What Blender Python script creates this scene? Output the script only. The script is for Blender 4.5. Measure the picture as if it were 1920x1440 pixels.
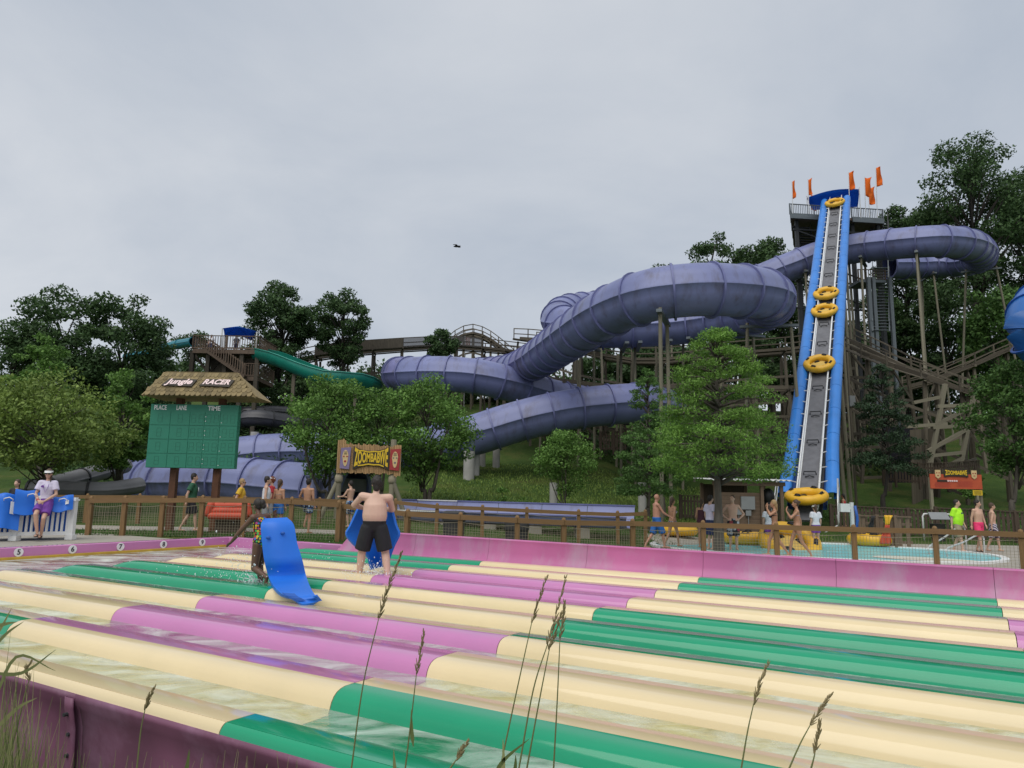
import bpy, bmesh, math, random
import numpy as np
from mathutils import Vector, Matrix
R = math.radians
scene = bpy.context.scene
for o in list(bpy.data.objects): bpy.data.objects.remove(o)
COL = scene.collection
rng = np.random.default_rng(7); random.seed(7)

# ------------------------------------------------------------------ camera
CAMZ = 1.72; FPX = 1342.0; PITCH = .1536; ROLL = .017
cp, sp, cr, sr = math.cos(PITCH), math.sin(PITCH), math.cos(ROLL), math.sin(ROLL)
cam = bpy.data.cameras.new('camera'); cam_o = bpy.data.objects.new('camera', cam); COL.objects.link(cam_o)
right0, fwd, up0 = Vector((1, 0, 0)), Vector((0, cp, sp)), Vector((0, -sp, cp))
rx = right0 * cr + up0 * sr; ux = up0 * cr - right0 * sr
m = Matrix((rx, ux, -fwd)).transposed().to_4x4(); m.translation = (0, 0, CAMZ)
cam_o.matrix_world = m
cam.sensor_width = 36; cam.lens = FPX / 1920 * 36; cam.clip_end = 3000; cam.clip_start = .05
scene.camera = cam_o

# ------------------------------------------------------------------ sky, sun, exposure
world = bpy.data.worlds.new('World'); scene.world = world; world.use_nodes = True
nt = world.node_tree; nt.nodes.clear()
def wn(t, **k):
    n = nt.nodes.new(t)
    for a, b in k.items(): setattr(n, a, b)
    return n
SUN_EL, SUN_AZ = R(58), R(205)        # azimuth clockwise from +Y
sky = wn('ShaderNodeTexSky', sky_type='NISHITA', sun_disc=False, sun_elevation=SUN_EL, sun_rotation=SUN_AZ)
tc = wn('ShaderNodeTexCoord'); sep = wn('ShaderNodeSeparateXYZ'); nt.links.new(tc.outputs['Generated'], sep.inputs[0])
mx = wn('ShaderNodeMath', operation='MAXIMUM'); nt.links.new(sep.outputs[2], mx.inputs[0]); mx.inputs[1].default_value = 0
ad = wn('ShaderNodeMath', operation='ADD'); nt.links.new(mx.outputs[0], ad.inputs[0]); ad.inputs[1].default_value = .3
dv = [wn('ShaderNodeMath', operation='DIVIDE') for _ in range(2)]
for i in range(2): nt.links.new(sep.outputs[i], dv[i].inputs[0]); nt.links.new(ad.outputs[0], dv[i].inputs[1])
cmb = wn('ShaderNodeCombineXYZ'); nt.links.new(dv[0].outputs[0], cmb.inputs[0]); nt.links.new(dv[1].outputs[0], cmb.inputs[1])
n1 = wn('ShaderNodeTexNoise'); n1.inputs['Scale'].default_value = 1.5; n1.inputs['Detail'].default_value = 9; n1.inputs['Roughness'].default_value = .56; n1.inputs['Distortion'].default_value = .35
mp = wn('ShaderNodeMapping'); mp.inputs['Scale'].default_value = (.8, .9, 1); mp.inputs['Location'].default_value = (3.1, 1.7, 0)
nt.links.new(cmb.outputs[0], mp.inputs[0]); nt.links.new(mp.outputs[0], n1.inputs['Vector'])
rp = wn('ShaderNodeValToRGB'); e = rp.color_ramp.elements
e[0].position = .28; e[0].color = (3.35, 3.75, 4.35, 1); e[1].position = .72; e[1].color = (5.0, 5.2, 5.5, 1)
nt.links.new(n1.outputs['Fac'], rp.inputs[0])
mixc = wn('ShaderNodeMix', data_type='RGBA'); mixc.inputs[0].default_value = .93
nt.links.new(sky.outputs[0], mixc.inputs[6]); nt.links.new(rp.outputs[0], mixc.inputs[7])
bg = wn('ShaderNodeBackground'); bg.inputs[1].default_value = .1
out = wn('ShaderNodeOutputWorld'); nt.links.new(mixc.outputs[2], bg.inputs[0]); nt.links.new(bg.outputs[0], out.inputs[0])
sl = bpy.data.lights.new('sun', 'SUN'); sl.energy = 1.5; sl.angle = R(60); sl.color = (1, .97, .92)
so = bpy.data.objects.new('sun', sl); COL.objects.link(so)
sd = Vector((math.sin(SUN_AZ) * math.cos(SUN_EL), math.cos(SUN_AZ) * math.cos(SUN_EL), math.sin(SUN_EL)))
so.rotation_euler = sd.to_track_quat('Z', 'Y').to_euler(); so.location = (0, 0, 60)
vs = scene.view_settings; vs.view_transform = 'Standard'; vs.look = 'None'; vs.exposure = .45; vs.gamma = 1; vs.use_curve_mapping = False
scene.cycles.use_denoising = True; scene.cycles.max_bounces = 8; scene.cycles.transparent_max_bounces = 16
scene.render.film_transparent = False

# ------------------------------------------------------------------ pixel -> place
def ray(px, py):
    dx, dy = px - 960, py - 720
    X = cr * dx + sr * dy; Y = -sr * dx + cr * dy
    return Vector((X, FPX * cp + Y * sp, FPX * sp - Y * cp))
def P(px, py, D):
    d = ray(px, py); return Vector((0, 0, CAMZ)) + d * (D / d.y)
def Zp(px, py, z):
    d = ray(px, py); return Vector((0, 0, CAMZ)) + d * ((z - CAMZ) / d.z)
AL = .5409
Sx, Sy, Tx, Ty = math.cos(AL), -math.sin(AL), math.sin(AL), math.cos(AL)
def ST(s, t, z): return Vector((Sx * s + Tx * t, Sy * s + Ty * t, z))
def toST(x, y): return Sx * x + Sy * y, Tx * x + Ty * y
HY = [0, 26, 38, 44, 50, 60, 75, 100, 160, 400]; HZ = [0, 0, .8, 1.7, 3.2, 6, 10, 15, 20, 26]
def smooth(a, b, x):
    t = min(1, max(0, (x - a) / (b - a))); return t * t * (3 - 2 * t)
def ground(x, y):
    s, t = toST(x, y)
    base = .38 * (1 - smooth(-8, 5, x))
    sh = 5 * smooth(6, 10, x) + 3 * (1 - smooth(-12, -6, x))
    z = base + float(np.interp(y - sh, HY, HZ))
    if t < 3.2: z = -.03 - 1.05 * smooth(-1, 2.2, t)
    elif -17.1 < s < 11 and t < 13.3: z = -.12
    return z
def Gp(px, py):
    z = 0
    for _ in range(25):
        q = Zp(px, py, min(z, 1.6)); z = .5 * z + .5 * ground(q.x, q.y)
    return q
def Gd(px, D):                       # ground point below pixel column px at distance D
    q = P(px, 930, D); q.z = ground(q.x, q.y); return q

# ------------------------------------------------------------------ materials
def nn(t, ty, **k):
    n = t.nodes.new(ty)
    for a, b in k.items(): setattr(n, a, b)
    return n
def new_mat(name):
    mt = bpy.data.materials.new(name); mt.use_nodes = True; t = mt.node_tree
    return mt, t, t.nodes['Principled BSDF']
def M(name, col, rough=.55, var=.18, scale=3., stretch=(1, 1, 1), bump=0., bscale=None, coat=0., metal=0., stain=None, stain_amt=.5, stain_scale=1.2, stain_stretch=(1, 1, 1), spec=.5, island=0.):
    mt, t, b = new_mat(name)
    co = nn(t, 'ShaderNodeTexCoord'); mp = nn(t, 'ShaderNodeMapping'); mp.inputs['Scale'].default_value = stretch
    t.links.new(co.outputs['Object'], mp.inputs[0])
    n = nn(t, 'ShaderNodeTexNoise'); n.inputs['Scale'].default_value = scale; n.inputs['Detail'].default_value = 5
    t.links.new(mp.outputs[0], n.inputs['Vector'])
    r = nn(t, 'ShaderNodeValToRGB'); e = r.color_ramp.elements
    e[0].position = .3; e[1].position = .7
    e[0].color = (*[c * (1 - var) for c in col], 1); e[1].color = (*[min(1, c * (1 + var)) for c in col], 1)
    t.links.new(n.outputs['Fac'], r.inputs[0]); cur = r.outputs[0]
    if stain:
        mp2 = nn(t, 'ShaderNodeMapping'); mp2.inputs['Scale'].default_value = stain_stretch; t.links.new(co.outputs['Object'], mp2.inputs[0])
        n2 = nn(t, 'ShaderNodeTexNoise'); n2.inputs['Scale'].default_value = stain_scale; n2.inputs['Detail'].default_value = 8; n2.inputs['Roughness'].default_value = .65
        t.links.new(mp2.outputs[0], n2.inputs['Vector'])
        r2 = nn(t, 'ShaderNodeValToRGB'); q = r2.color_ramp.elements; q[0].position = .5; q[0].color = (0, 0, 0, 1); q[1].position = .68; q[1].color = (stain_amt,) * 3 + (1,)
        t.links.new(n2.outputs['Fac'], r2.inputs[0])
        mxn = nn(t, 'ShaderNodeMix', data_type='RGBA'); t.links.new(r2.outputs[0], mxn.inputs[0]); t.links.new(cur, mxn.inputs[6]); mxn.inputs[7].default_value = (*stain, 1); cur = mxn.outputs[2]
    if island:
        g = nn(t, 'ShaderNodeObjectInfo'); hs = nn(t, 'ShaderNodeHueSaturation')
        mr = nn(t, 'ShaderNodeMapRange'); mr.inputs[3].default_value = 1 - island; mr.inputs[4].default_value = 1 + island
        t.links.new(g.outputs['Random'], mr.inputs[0]); t.links.new(mr.outputs[0], hs.inputs['Value']); t.links.new(cur, hs.inputs['Color']); cur = hs.outputs[0]
    t.links.new(cur, b.inputs['Base Color'])
    b.inputs['Roughness'].default_value = rough; b.inputs['Metallic'].default_value = metal; b.inputs['Coat Weight'].default_value = coat
    b.inputs['Specular IOR Level'].default_value = spec
    if bump:
        n3 = nn(t, 'ShaderNodeTexNoise'); n3.inputs['Scale'].default_value = bscale or scale * 4; n3.inputs['Detail'].default_value = 4
        t.links.new(mp.outputs[0], n3.inputs['Vector'])
        bp = nn(t, 'ShaderNodeBump'); bp.inputs['Strength'].default_value = bump; bp.inputs['Distance'].default_value = .02
        t.links.new(n3.outputs['Fac'], bp.inputs['Height']); t.links.new(bp.outputs[0], b.inputs['Normal'])
    return mt
def leaf_mat(name, c0, c1, trans=.25):
    mt, t, b = new_mat(name)
    g = nn(t, 'ShaderNodeNewGeometry'); r = nn(t, 'ShaderNodeValToRGB')
    r.color_ramp.elements[0].color = (*c0, 1); r.color_ramp.elements[1].color = (*c1, 1)
    t.links.new(g.outputs['Random Per Island'], r.inputs[0])
    oi = nn(t, 'ShaderNodeTexCoord'); n = nn(t, 'ShaderNodeTexNoise'); n.inputs['Scale'].default_value = .5; t.links.new(oi.outputs['Object'], n.inputs['Vector'])
    hs = nn(t, 'ShaderNodeHueSaturation'); mr = nn(t, 'ShaderNodeMapRange'); mr.inputs[1].default_value = .3; mr.inputs[2].default_value = .7; mr.inputs[3].default_value = .75; mr.inputs[4].default_value = 1.25
    t.links.new(n.outputs['Fac'], mr.inputs[0]); t.links.new(mr.outputs[0], hs.inputs['Value']); t.links.new(r.outputs[0], hs.inputs['Color'])
    t.links.new(hs.outputs[0], b.inputs['Base Color']); b.inputs['Roughness'].default_value = .6; b.inputs['Specular IOR Level'].default_value = .25
    tr = nn(t, 'ShaderNodeBsdfTranslucent'); t.links.new(hs.outputs[0], tr.inputs[0])
    ms = nn(t, 'ShaderNodeMixShader'); ms.inputs[0].default_value = trans
    t.links.new(b.outputs[0], ms.inputs[1]); t.links.new(tr.outputs[0], ms.inputs[2])
    t.links.new(ms.outputs[0], t.nodes['Material Output'].inputs[0])
    return mt
def water_mat(name, tint, foam=.5, scale=6., bump=.25, fscale=3., lo=.5, hi=.62, stretch=(1, 1, 1), opaque=None, refl=1.):
    mt, t, b = new_mat(name)
    co = nn(t, 'ShaderNodeTexCoord'); mp = nn(t, 'ShaderNodeMapping'); mp.inputs['Scale'].default_value = stretch; mp.inputs['Rotation'].default_value = (0, 0, AL)
    t.links.new(co.outputs['Object'], mp.inputs[0])
    n = nn(t, 'ShaderNodeTexNoise'); n.inputs['Scale'].default_value = scale; n.inputs['Detail'].default_value = 4; n.inputs['Distortion'].default_value = .8
    t.links.new(mp.outputs[0], n.inputs['Vector'])
    bp = nn(t, 'ShaderNodeBump'); bp.inputs['Strength'].default_value = bump; bp.inputs['Distance'].default_value = .06
    t.links.new(n.outputs['Fac'], bp.inputs['Height'])
    fr = nn(t, 'ShaderNodeFresnel'); fr.inputs[0].default_value = 1.33; t.links.new(bp.outputs[0], fr.inputs['Normal'])
    gl = nn(t, 'ShaderNodeBsdfGlossy'); gl.inputs['Roughness'].default_value = .06; t.links.new(bp.outputs[0], gl.inputs['Normal'])
    if opaque:
        tr = nn(t, 'ShaderNodeBsdfDiffuse'); tr.inputs[0].default_value = (*opaque, 1)
    else:
        tr = nn(t, 'ShaderNodeBsdfTransparent'); tr.inputs[0].default_value = (*tint, 1)
    ms = nn(t, 'ShaderNodeMixShader'); fm = nn(t, 'ShaderNodeMath', operation='MULTIPLY'); fm.inputs[1].default_value = refl; t.links.new(fr.outputs[0], fm.inputs[0]); t.links.new(fm.outputs[0], ms.inputs[0]); t.links.new(tr.outputs[0], ms.inputs[1]); t.links.new(gl.outputs[0], ms.inputs[2])
    n2 = nn(t, 'ShaderNodeTexNoise'); n2.inputs['Scale'].default_value = fscale; n2.inputs['Detail'].default_value = 7; n2.inputs['Roughness'].default_value = .6; n2.inputs['Distortion'].default_value = 1.2
    t.links.new(mp.outputs[0], n2.inputs['Vector'])
    r = nn(t, 'ShaderNodeValToRGB'); q = r.color_ramp.elements; q[0].position = lo; q[0].color = (0, 0, 0, 1); q[1].position = hi; q[1].color = (foam,) * 3 + (1,)
    t.links.new(n2.outputs['Fac'], r.inputs[0])
    df = nn(t, 'ShaderNodeBsdfDiffuse'); df.inputs[0].default_value = (.78, .84, .76, 1)
    m2 = nn(t, 'ShaderNodeMixShader'); t.links.new(r.outputs[0], m2.inputs[0]); t.links.new(ms.outputs[0], m2.inputs[1]); t.links.new(df.outputs[0], m2.inputs[2])
    t.links.new(m2.outputs[0], t.nodes['Material Output'].inputs[0])
    return mt

MT = {}
def mk(n, *a, **k): MT[n] = M(n, *a, **k)
mk('lane_beige', (.74, .60, .36), .10, .05, .7, stain=(.66, .55, .33), stain_amt=.4, stain_scale=.9)
mk('lane_pink', (.54, .21, .42), .10, .06, .7, stain=(.46, .22, .42), stain_amt=.35, stain_scale=.9)
mk('lane_green', (.012, .30, .15), .10, .06, .7, stain=(.01, .25, .13), stain_amt=.4, stain_scale=.9)
mk('wall_pink', (.46, .12, .28), .35, .12, .8, stain=(.42, .27, .36), stain_amt=.7, stain_scale=1.5, stain_stretch=(1, 1, .35))
mk('wall_cap', (.62, .27, .48), .4, .08, 1.5)
mk('skirt', (.20, .075, .13), .55, .3, 1.2, stain=(.32, .17, .26), stain_amt=.6, stain_scale=2)
mk('yellow_pad', (.50, .33, .03), .5, .15, 4)
mk('white', (.78, .78, .76), .45, .05, 4)
mk('offwhite', (.62, .62, .60), .5, .08, 4)
mk('black', (.015, .015, .016), .5, .2, 5)
mk('tube', (.17, .19, .36), .42, .12, .5, stain=(.105, .10, .15), stain_amt=.7, stain_scale=1.5, stain_stretch=(1, 1, .25))
mk('tube_dirty', (.15, .15, .31), .5, .2, .5, stain=(.085, .08, .085), stain_amt=.95, stain_scale=2.2, stain_stretch=(1, 1, .2))
mk('flange', (.135, .145, .30), .5, .2, 1)
mk('inner_shade', (.006, .006, .012), .8, .2, 1)  # near-black colour standing in for the shade inside the tunnels
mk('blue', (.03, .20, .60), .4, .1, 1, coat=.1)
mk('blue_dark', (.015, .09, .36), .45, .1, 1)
mk('bright_tube', (.02, .13, .42), .35, .12, .6)
mk('black_tube', (.035, .035, .04), .4, .25, .8)
mk('grey_tube', (.15, .147, .15), .55, .2, .8)
mk('teal', (.012, .20, .145), .35, .15, .8, coat=.1)
mk('teal_blue', (.01, .17, .22), .35, .15, .8)
mk('fence_wood', (.20, .115, .045), .75, .25, 3, stretch=(8, 8, 1), bump=.2)
mk('dark_picket', (.075, .052, .035), .8, .25, 3, stretch=(8, 8, 1))
mk('timber', (.105, .088, .062), .85, .3, 2, stretch=(5, 5, 1), island=.35)
mk('timber_dark', (.06, .05, .036), .85, .3, 2, stretch=(5, 5, 1), island=.3)
mk('post_wood', (.20, .18, .125), .8, .25, 2, stretch=(8, 8, .6), bump=.2, island=.2)
mk('deck_wood', (.13, .09, .062), .8, .25, 3, island=.15)
mk('steel', (.13, .15, .16), .5, .15, 2, metal=.3)
mk('dark_steel', (.03, .032, .034), .6, .2, 2)
mk('alu', (.62, .62, .60), .35, .05, 2, metal=.5)
mk('belt', (.14, .14, .15), .7, .15, 3)
mk('raft', (.72, .40, .02), .42, .08, 3)
mk('raft_floor', (.62, .42, .10), .5, .1, 3)
mk('concrete', (.33, .30, .25), .85, .15, 2, bump=.1)
mk('pier', (.36, .35, .32), .8, .12, 2, bump=.2)
mk('board_green', (.022, .20, .125), .5, .05, 2)
mk('board_line', (.014, .13, .08), .5, .05, 2)
mk('shingle', (.20, .15, .07), .85, .3, 5, stretch=(4, 4, 1), island=.35)
mk('rust_post', (.11, .045, .02), .75, .3, 3)
mk('bamboo', (.42, .26, .12), .7, .15, 3, stretch=(6, 6, 1), island=.2)
mk('mat_blue', (.012, .155, .66), .5, .05, 2)
mk('mat_side', (.01, .09, .40), .6, .05, 2)
mk('orange', (.80, .16, .01), .6, .08, 3)
mk('canopy_blue', (.015, .15, .50), .6, .08, 3)
mk('orange_red', (.52, .07, .03), .6, .12, 4)
mk('sign_red', (.50, .085, .03), .5, .08, 3)
mk('sign_yellow', (.72, .48, .02), .5, .06, 3)
mk('sign_black', (.03, .022, .012), .6, .1, 3)
mk('mask_purple', (.22, .17, .30), .5, .1, 3)
mk('mask_red', (.35, .03, .03), .5, .1, 3)
mk('mask_face', (.62, .45, .22), .5, .1, 3)
mk('letter_pink', (.80, .62, .60), .5, .04, 3)
mk('bin', (.035, .033, .032), .6, .2, 4)
mk('shed', (.15, .10, .065), .8, .2, 3)
mk('grey_box', (.22, .23, .23), .5, .06, 3)
mk('bark', (.10, .085, .068), .9, .35, 3, stretch=(3, 3, .6), bump=.5)
mk('bark_dark', (.05, .042, .035), .9, .3, 3, stretch=(3, 3, .6))
mk('stone', (.24, .23, .20), .9, .2, 3, bump=.3)
mk('net', (.30, .26, .18), .8, .1, 3)
mk('drop', (.82, .86, .86), .15, .02, 3)
MT['leaf_dark'] = leaf_mat('leaf_dark', (.035, .072, .026), (.085, .15, .05))
MT['leaf_mid'] = leaf_mat('leaf_mid', (.05, .115, .028), (.13, .24, .06))
MT['leaf_maple'] = leaf_mat('leaf_maple', (.07, .155, .028), (.18, .32, .07))
MT['leaf_yellow'] = leaf_mat('leaf_yellow', (.10, .16, .03), (.25, .34, .08))
MT['leaf_cypress'] = leaf_mat('leaf_cypress', (.085, .18, .028), (.20, .36, .065))
MT['leaf_pine'] = leaf_mat('leaf_pine', (.022, .05, .022), (.05, .09, .04), .1)
MT['grass_blade'] = leaf_mat('grass_blade', (.07, .11, .03), (.34, .34, .15), .3)
MT['water'] = water_mat('water', (.90, .98, .90), .62, 4.5, .9, 1.5, .36, .70, (.8, 1.5, 1), refl=.7)  # milky foam patches also paint in the bright sky reflected by the ripples
def fabric_mat(name, col, tr_amt=.5):
    mt, t, b = new_mat(name); b.inputs['Base Color'].default_value = (*col, 1); b.inputs['Roughness'].default_value = .8
    tr = nn(t, 'ShaderNodeBsdfTranslucent'); tr.inputs[0].default_value = (*col, 1); ms = nn(t, 'ShaderNodeMixShader'); ms.inputs[0].default_value = tr_amt
    t.links.new(b.outputs[0], ms.inputs[1]); t.links.new(tr.outputs[0], ms.inputs[2]); t.links.new(ms.outputs[0], t.nodes['Material Output'].inputs[0]); MT[name] = mt
mt_, t_, b_ = new_mat('screen_mesh'); b_.inputs['Base Color'].default_value = (.07, .065, .06, 1); b_.inputs['Alpha'].default_value = .55; MT['screen_mesh'] = mt_
fabric_mat('canopy_blue', (.02, .20, .62)); fabric_mat('orange', (.85, .18, .01), .35)
MT['pool_water'] = water_mat('pool_water', (1, 1, 1), .5, 4., .25, 2, .62, .75, opaque=(.22, .55, .57), refl=.3)

# ------------------------------------------------------------------ mesh helpers
OFF = {}
def tag(o, label=None, cat=None, group=None, kind=None):
    if label: o['label'] = label
    if cat: o['category'] = cat
    if group: o['group'] = group
    if kind: o['kind'] = kind
    return o
def empty(name, loc, label=None, cat=None, group=None):
    o = bpy.data.objects.new(name, None); COL.objects.link(o); o.location = loc; o.empty_display_size = .3
    OFF[o] = Vector(loc); return tag(o, label, cat, group)
def link(name, me, parent=None, origin=None):
    o = bpy.data.objects.new(name, me); COL.objects.link(o)
    if parent is not None: o.parent = parent; OFF[o] = OFF[parent]
    else:
        OFF[o] = Vector(origin) if origin is not None else Vector((0, 0, 0)); o.location = OFF[o]
    return o
class MB:
    def __init__(s): s.v = []; s.f = []; s.mi = []; s.cm = 0
    def add(s, vs, fs):
        b = len(s.v); s.v += [tuple(v) for v in vs]; s.f += [tuple(b + i for i in f) for f in fs]; s.mi += [s.cm] * len(fs)
    def box(s, c, size, rot=None):
        c = Vector(c); a, b, d = size[0] / 2, size[1] / 2, size[2] / 2
        vs = [Vector((x, y, z)) for x in (-a, a) for y in (-b, b) for z in (-d, d)]
        if rot is not None: vs = [rot @ v for v in vs]
        s.add([c + v for v in vs], [(0, 1, 3, 2), (4, 6, 7, 5), (0, 4, 5, 1), (2, 3, 7, 6), (0, 2, 6, 4), (1, 5, 7, 3)]); return s
    def beam(s, p0, p1, w, h=None):
        p0, p1 = Vector(p0), Vector(p1); s.box((p0 + p1) / 2, (w, h or w, (p1 - p0).length), basis(p1 - p0)); return s
    def tube(s, pts, rad, n=10, caps=True, flat=1.):
        pts = [Vector(p) for p in pts]; k = len(pts)
        rad = rad if hasattr(rad, '__len__') else [rad] * k
        up = None; rings = []
        for i, p in enumerate(pts):
            tg = (pts[min(i + 1, k - 1)] - pts[max(i - 1, 0)]).normalized()
            if up is None:
                up = tg.orthogonal().normalized()
            up = (up - tg * up.dot(tg)).normalized(); sd_ = tg.cross(up)
            rings.append([p + (up * math.cos(a) * flat + sd_ * math.sin(a)) * rad[i] for a in [2 * math.pi * j / n for j in range(n)]])
        vs = [v for r in rings for v in r]
        fs = [(i * n + j, i * n + (j + 1) % n, (i + 1) * n + (j + 1) % n, (i + 1) * n + j) for i in range(k - 1) for j in range(n)]
        if caps: fs += [tuple(range(n))[::-1], tuple((k - 1) * n + j for j in range(n))]
        s.add(vs, fs); return s
    def ell(s, c, r, n=12, m_=8, rot=None):
        c = Vector(c); vs = []; fs = []
        for i in range(m_ + 1):
            th = math.pi * i / m_
            for j in range(n):
                a = 2 * math.pi * j / n
                v = Vector((r[0] * math.sin(th) * math.cos(a), r[1] * math.sin(th) * math.sin(a), r[2] * math.cos(th)))
                vs.append(c + (rot @ v if rot is not None else v))
        fs = [(i * n + j, (i + 1) * n + j, (i + 1) * n + (j + 1) % n, i * n + (j + 1) % n) for i in range(m_) for j in range(n)]
        s.add(vs, fs); return s
    def cone(s, a, b, ra, rb, n=10):          # round cone
        a, b = Vector(a), Vector(b); d = b - a; L = d.length
        if L < 1e-5: return s.ell(a, (ra,) * 3, n, 6)
        d /= L; pts = []; rr = []
        for t in (-.98, -.8, -.45): pts.append(a + d * ra * t); rr.append(ra * math.sqrt(1 - t * t))
        for t in (0, .33, .67, 1): pts.append(a + d * L * t); rr.append(ra + (rb - ra) * t)
        for t in (.45, .8, .98): pts.append(b + d * rb * t); rr.append(rb * math.sqrt(1 - t * t))
        return s.tube(pts, rr, n)
    def prism(s, poly, o, ax, ay, thick):     # polygon in plane (o, ax, ay), extruded along ax x ay
        o, ax, ay = Vector(o), Vector(ax), Vector(ay); n = ax.cross(ay).normalized() * thick; k = len(poly)
        vs = [o + ax * x + ay * y for x, y in poly] + [o + ax * x + ay * y + n for x, y in poly]
        s.add(vs, [tuple(range(k))[::-1], tuple(range(k, 2 * k))] + [(i, (i + 1) % k, (i + 1) % k + k, i + k) for i in range(k)]); return s
    def sheet(s, rows, thick=0.):             # rows: list of lists of points
        nr, nc = len(rows), len(rows[0])
        g = [[Vector(p) for p in r] for r in rows]
        fs = [(i * nc + j, i * nc + j + 1, (i + 1) * nc + j + 1, (i + 1) * nc + j) for i in range(nr - 1) for j in range(nc - 1)]
        if not thick: s.add([p for r in g for p in r], fs); return s
        nm = [[None] * nc for _ in range(nr)]
        for i in range(nr):
            for j in range(nc):
                a = g[min(i + 1, nr - 1)][j] - g[max(i - 1, 0)][j]; b = g[i][min(j + 1, nc - 1)] - g[i][max(j - 1, 0)]
                nm[i][j] = b.cross(a).normalized() * thick
        k = nr * nc
        vs = [p for r in g for p in r] + [g[i][j] + nm[i][j] for i in range(nr) for j in range(nc)]
        f2 = [tuple(x + k for x in f)[::-1] for f in fs]
        ed = [(i * nc, (i + 1) * nc) for i in range(nr - 1)] + [((i + 1) * nc + nc - 1, i * nc + nc - 1) for i in range(nr - 1)] + [(j + 1, j) for j in range(nc - 1)] + [((nr - 1) * nc + j, (nr - 1) * nc + j + 1) for j in range(nc - 1)]
        s.add(vs, fs + f2 + [(a, b, b + k, a + k) for a, b in ed]); return s
    def mesh(s, name, mats, off=Vector((0, 0, 0)), smooth=False):
        me = bpy.data.meshes.new(name)
        me.from_pydata([(v[0] - off[0], v[1] - off[1], v[2] - off[2]) for v in s.v], [], s.f)
        for q in (mats if isinstance(mats, (list, tuple)) else [mats]): me.materials.append(MT[q] if isinstance(q, str) else q)
        if isinstance(mats, (list, tuple)): me.polygons.foreach_set('material_index', s.mi)
        if smooth: me.polygons.foreach_set('use_smooth', [True] * len(me.polygons))
        bm = bmesh.new(); bm.from_mesh(me); bmesh.ops.recalc_face_normals(bm, faces=bm.faces); bm.to_mesh(me); bm.free()
        return me
    def build(s, name, mats, parent=None, smooth=False, origin=None, auto=None):
        off = OFF[parent] if parent is not None else Vector(origin if origin is not None else (0, 0, 0))
        me = s.mesh(name, mats, off, smooth)
        if auto: 
            me.polygons.foreach_set('use_smooth', [True] * len(me.polygons)); sharp(me, auto)
        return link(name, me, parent, origin)
def sharp(me, deg):
    bm = bmesh.new(); bm.from_mesh(me); c = R(deg)
    for e_ in bm.edges:
        if len(e_.link_faces) == 2 and e_.calc_face_angle(0) > c: e_.smooth = False
    bm.to_mesh(me); bm.free()
def basis(d):
    d = Vector(d).normalized()
    u = Vector((0, 0, 1)) if abs(d.z) < .98 else Vector((0, 1, 0))
    x = u.cross(d).normalized(); y = d.cross(x)
    return Matrix((x, y, d)).transposed()
UNIT = {}
def beam_obj(name, p0, p1, w, h, mat, parent, roundp=False):
    key = (mat, roundp)
    if key not in UNIT:
        b = MB()
        if roundp: b.tube([(0, 0, -.5), (0, 0, .5)], .5, 10)
        else: b.box((0, 0, 0), (1, 1, 1))
        UNIT[key] = b.mesh('timber_piece', mat, smooth=False)
        if roundp: UNIT[key].polygons.foreach_set('use_smooth', [len(p.vertices) == 4 for p in UNIT[key].polygons])
    p0, p1 = Vector(p0), Vector(p1); L = (p1 - p0).length
    o = bpy.data.objects.new(name, UNIT[key]); COL.objects.link(o); o.parent = parent; OFF[o] = OFF[parent]
    o.matrix_basis = Matrix.Translation((p0 + p1) / 2 - OFF[parent]) @ basis(p1 - p0).to_4x4() @ Matrix.Diagonal((w, h, L, 1))
    return o
def inst(name, me, loc, parent, rot=None, scale=None):
    o = bpy.data.objects.new(name, me); COL.objects.link(o); o.parent = parent; OFF[o] = OFF[parent]
    mm = Matrix.Translation(Vector(loc) - OFF[parent])
    if rot is not None: mm = mm @ rot.to_4x4()
    if scale is not None: mm = mm @ Matrix.Diagonal((*scale, 1))
    o.matrix_basis = mm; return o
def catmull(pts, per=12):
    pts = [Vector(p) for p in pts]; q = [pts[0] * 2 - pts[1]] + pts + [pts[-1] * 2 - pts[-2]]; out_ = []
    for i in range(1, len(q) - 2):
        a, b, c, d = q[i - 1:i + 3]
        for j in range(per):
            t = j / per
            out_.append(.5 * ((2 * b) + (c - a) * t + (2 * a - 5 * b + 4 * c - d) * t * t + (3 * b - a - 3 * c + d) * t ** 3))
    return out_ + [pts[-1]]
def resample(pts, step):
    d = [0]
    for a, b in zip(pts, pts[1:]): d.append(d[-1] + (b - a).length)
    n = max(2, round(d[-1] / step) + 1); out_ = []
    A = np.array([tuple(p) for p in pts]); t = np.linspace(0, d[-1], n)
    return [Vector((np.interp(x, d, A[:, 0]), np.interp(x, d, A[:, 1]), np.interp(x, d, A[:, 2]))) for x in t]
_dg = None
def text_mesh(txt, size=1., shear=0., bold=0., spacing=1.):
    cu = bpy.data.curves.new('t', 'FONT'); cu.body = txt; cu.size = size; cu.shear = shear; cu.align_x = 'CENTER'; cu.align_y = 'CENTER'; cu.offset = bold; cu.space_character = spacing; cu.resolution_u = 4
    o = bpy.data.objects.new('t', cu); COL.objects.link(o)
    dg = bpy.context.evaluated_depsgraph_get(); me = bpy.data.meshes.new_from_object(o.evaluated_get(dg))
    vs = [tuple(v.co) for v in me.vertices]; fs = [tuple(p.vertices) for p in me.polygons]
    bpy.data.objects.remove(o); bpy.data.meshes.remove(me)
    return vs, fs
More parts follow.
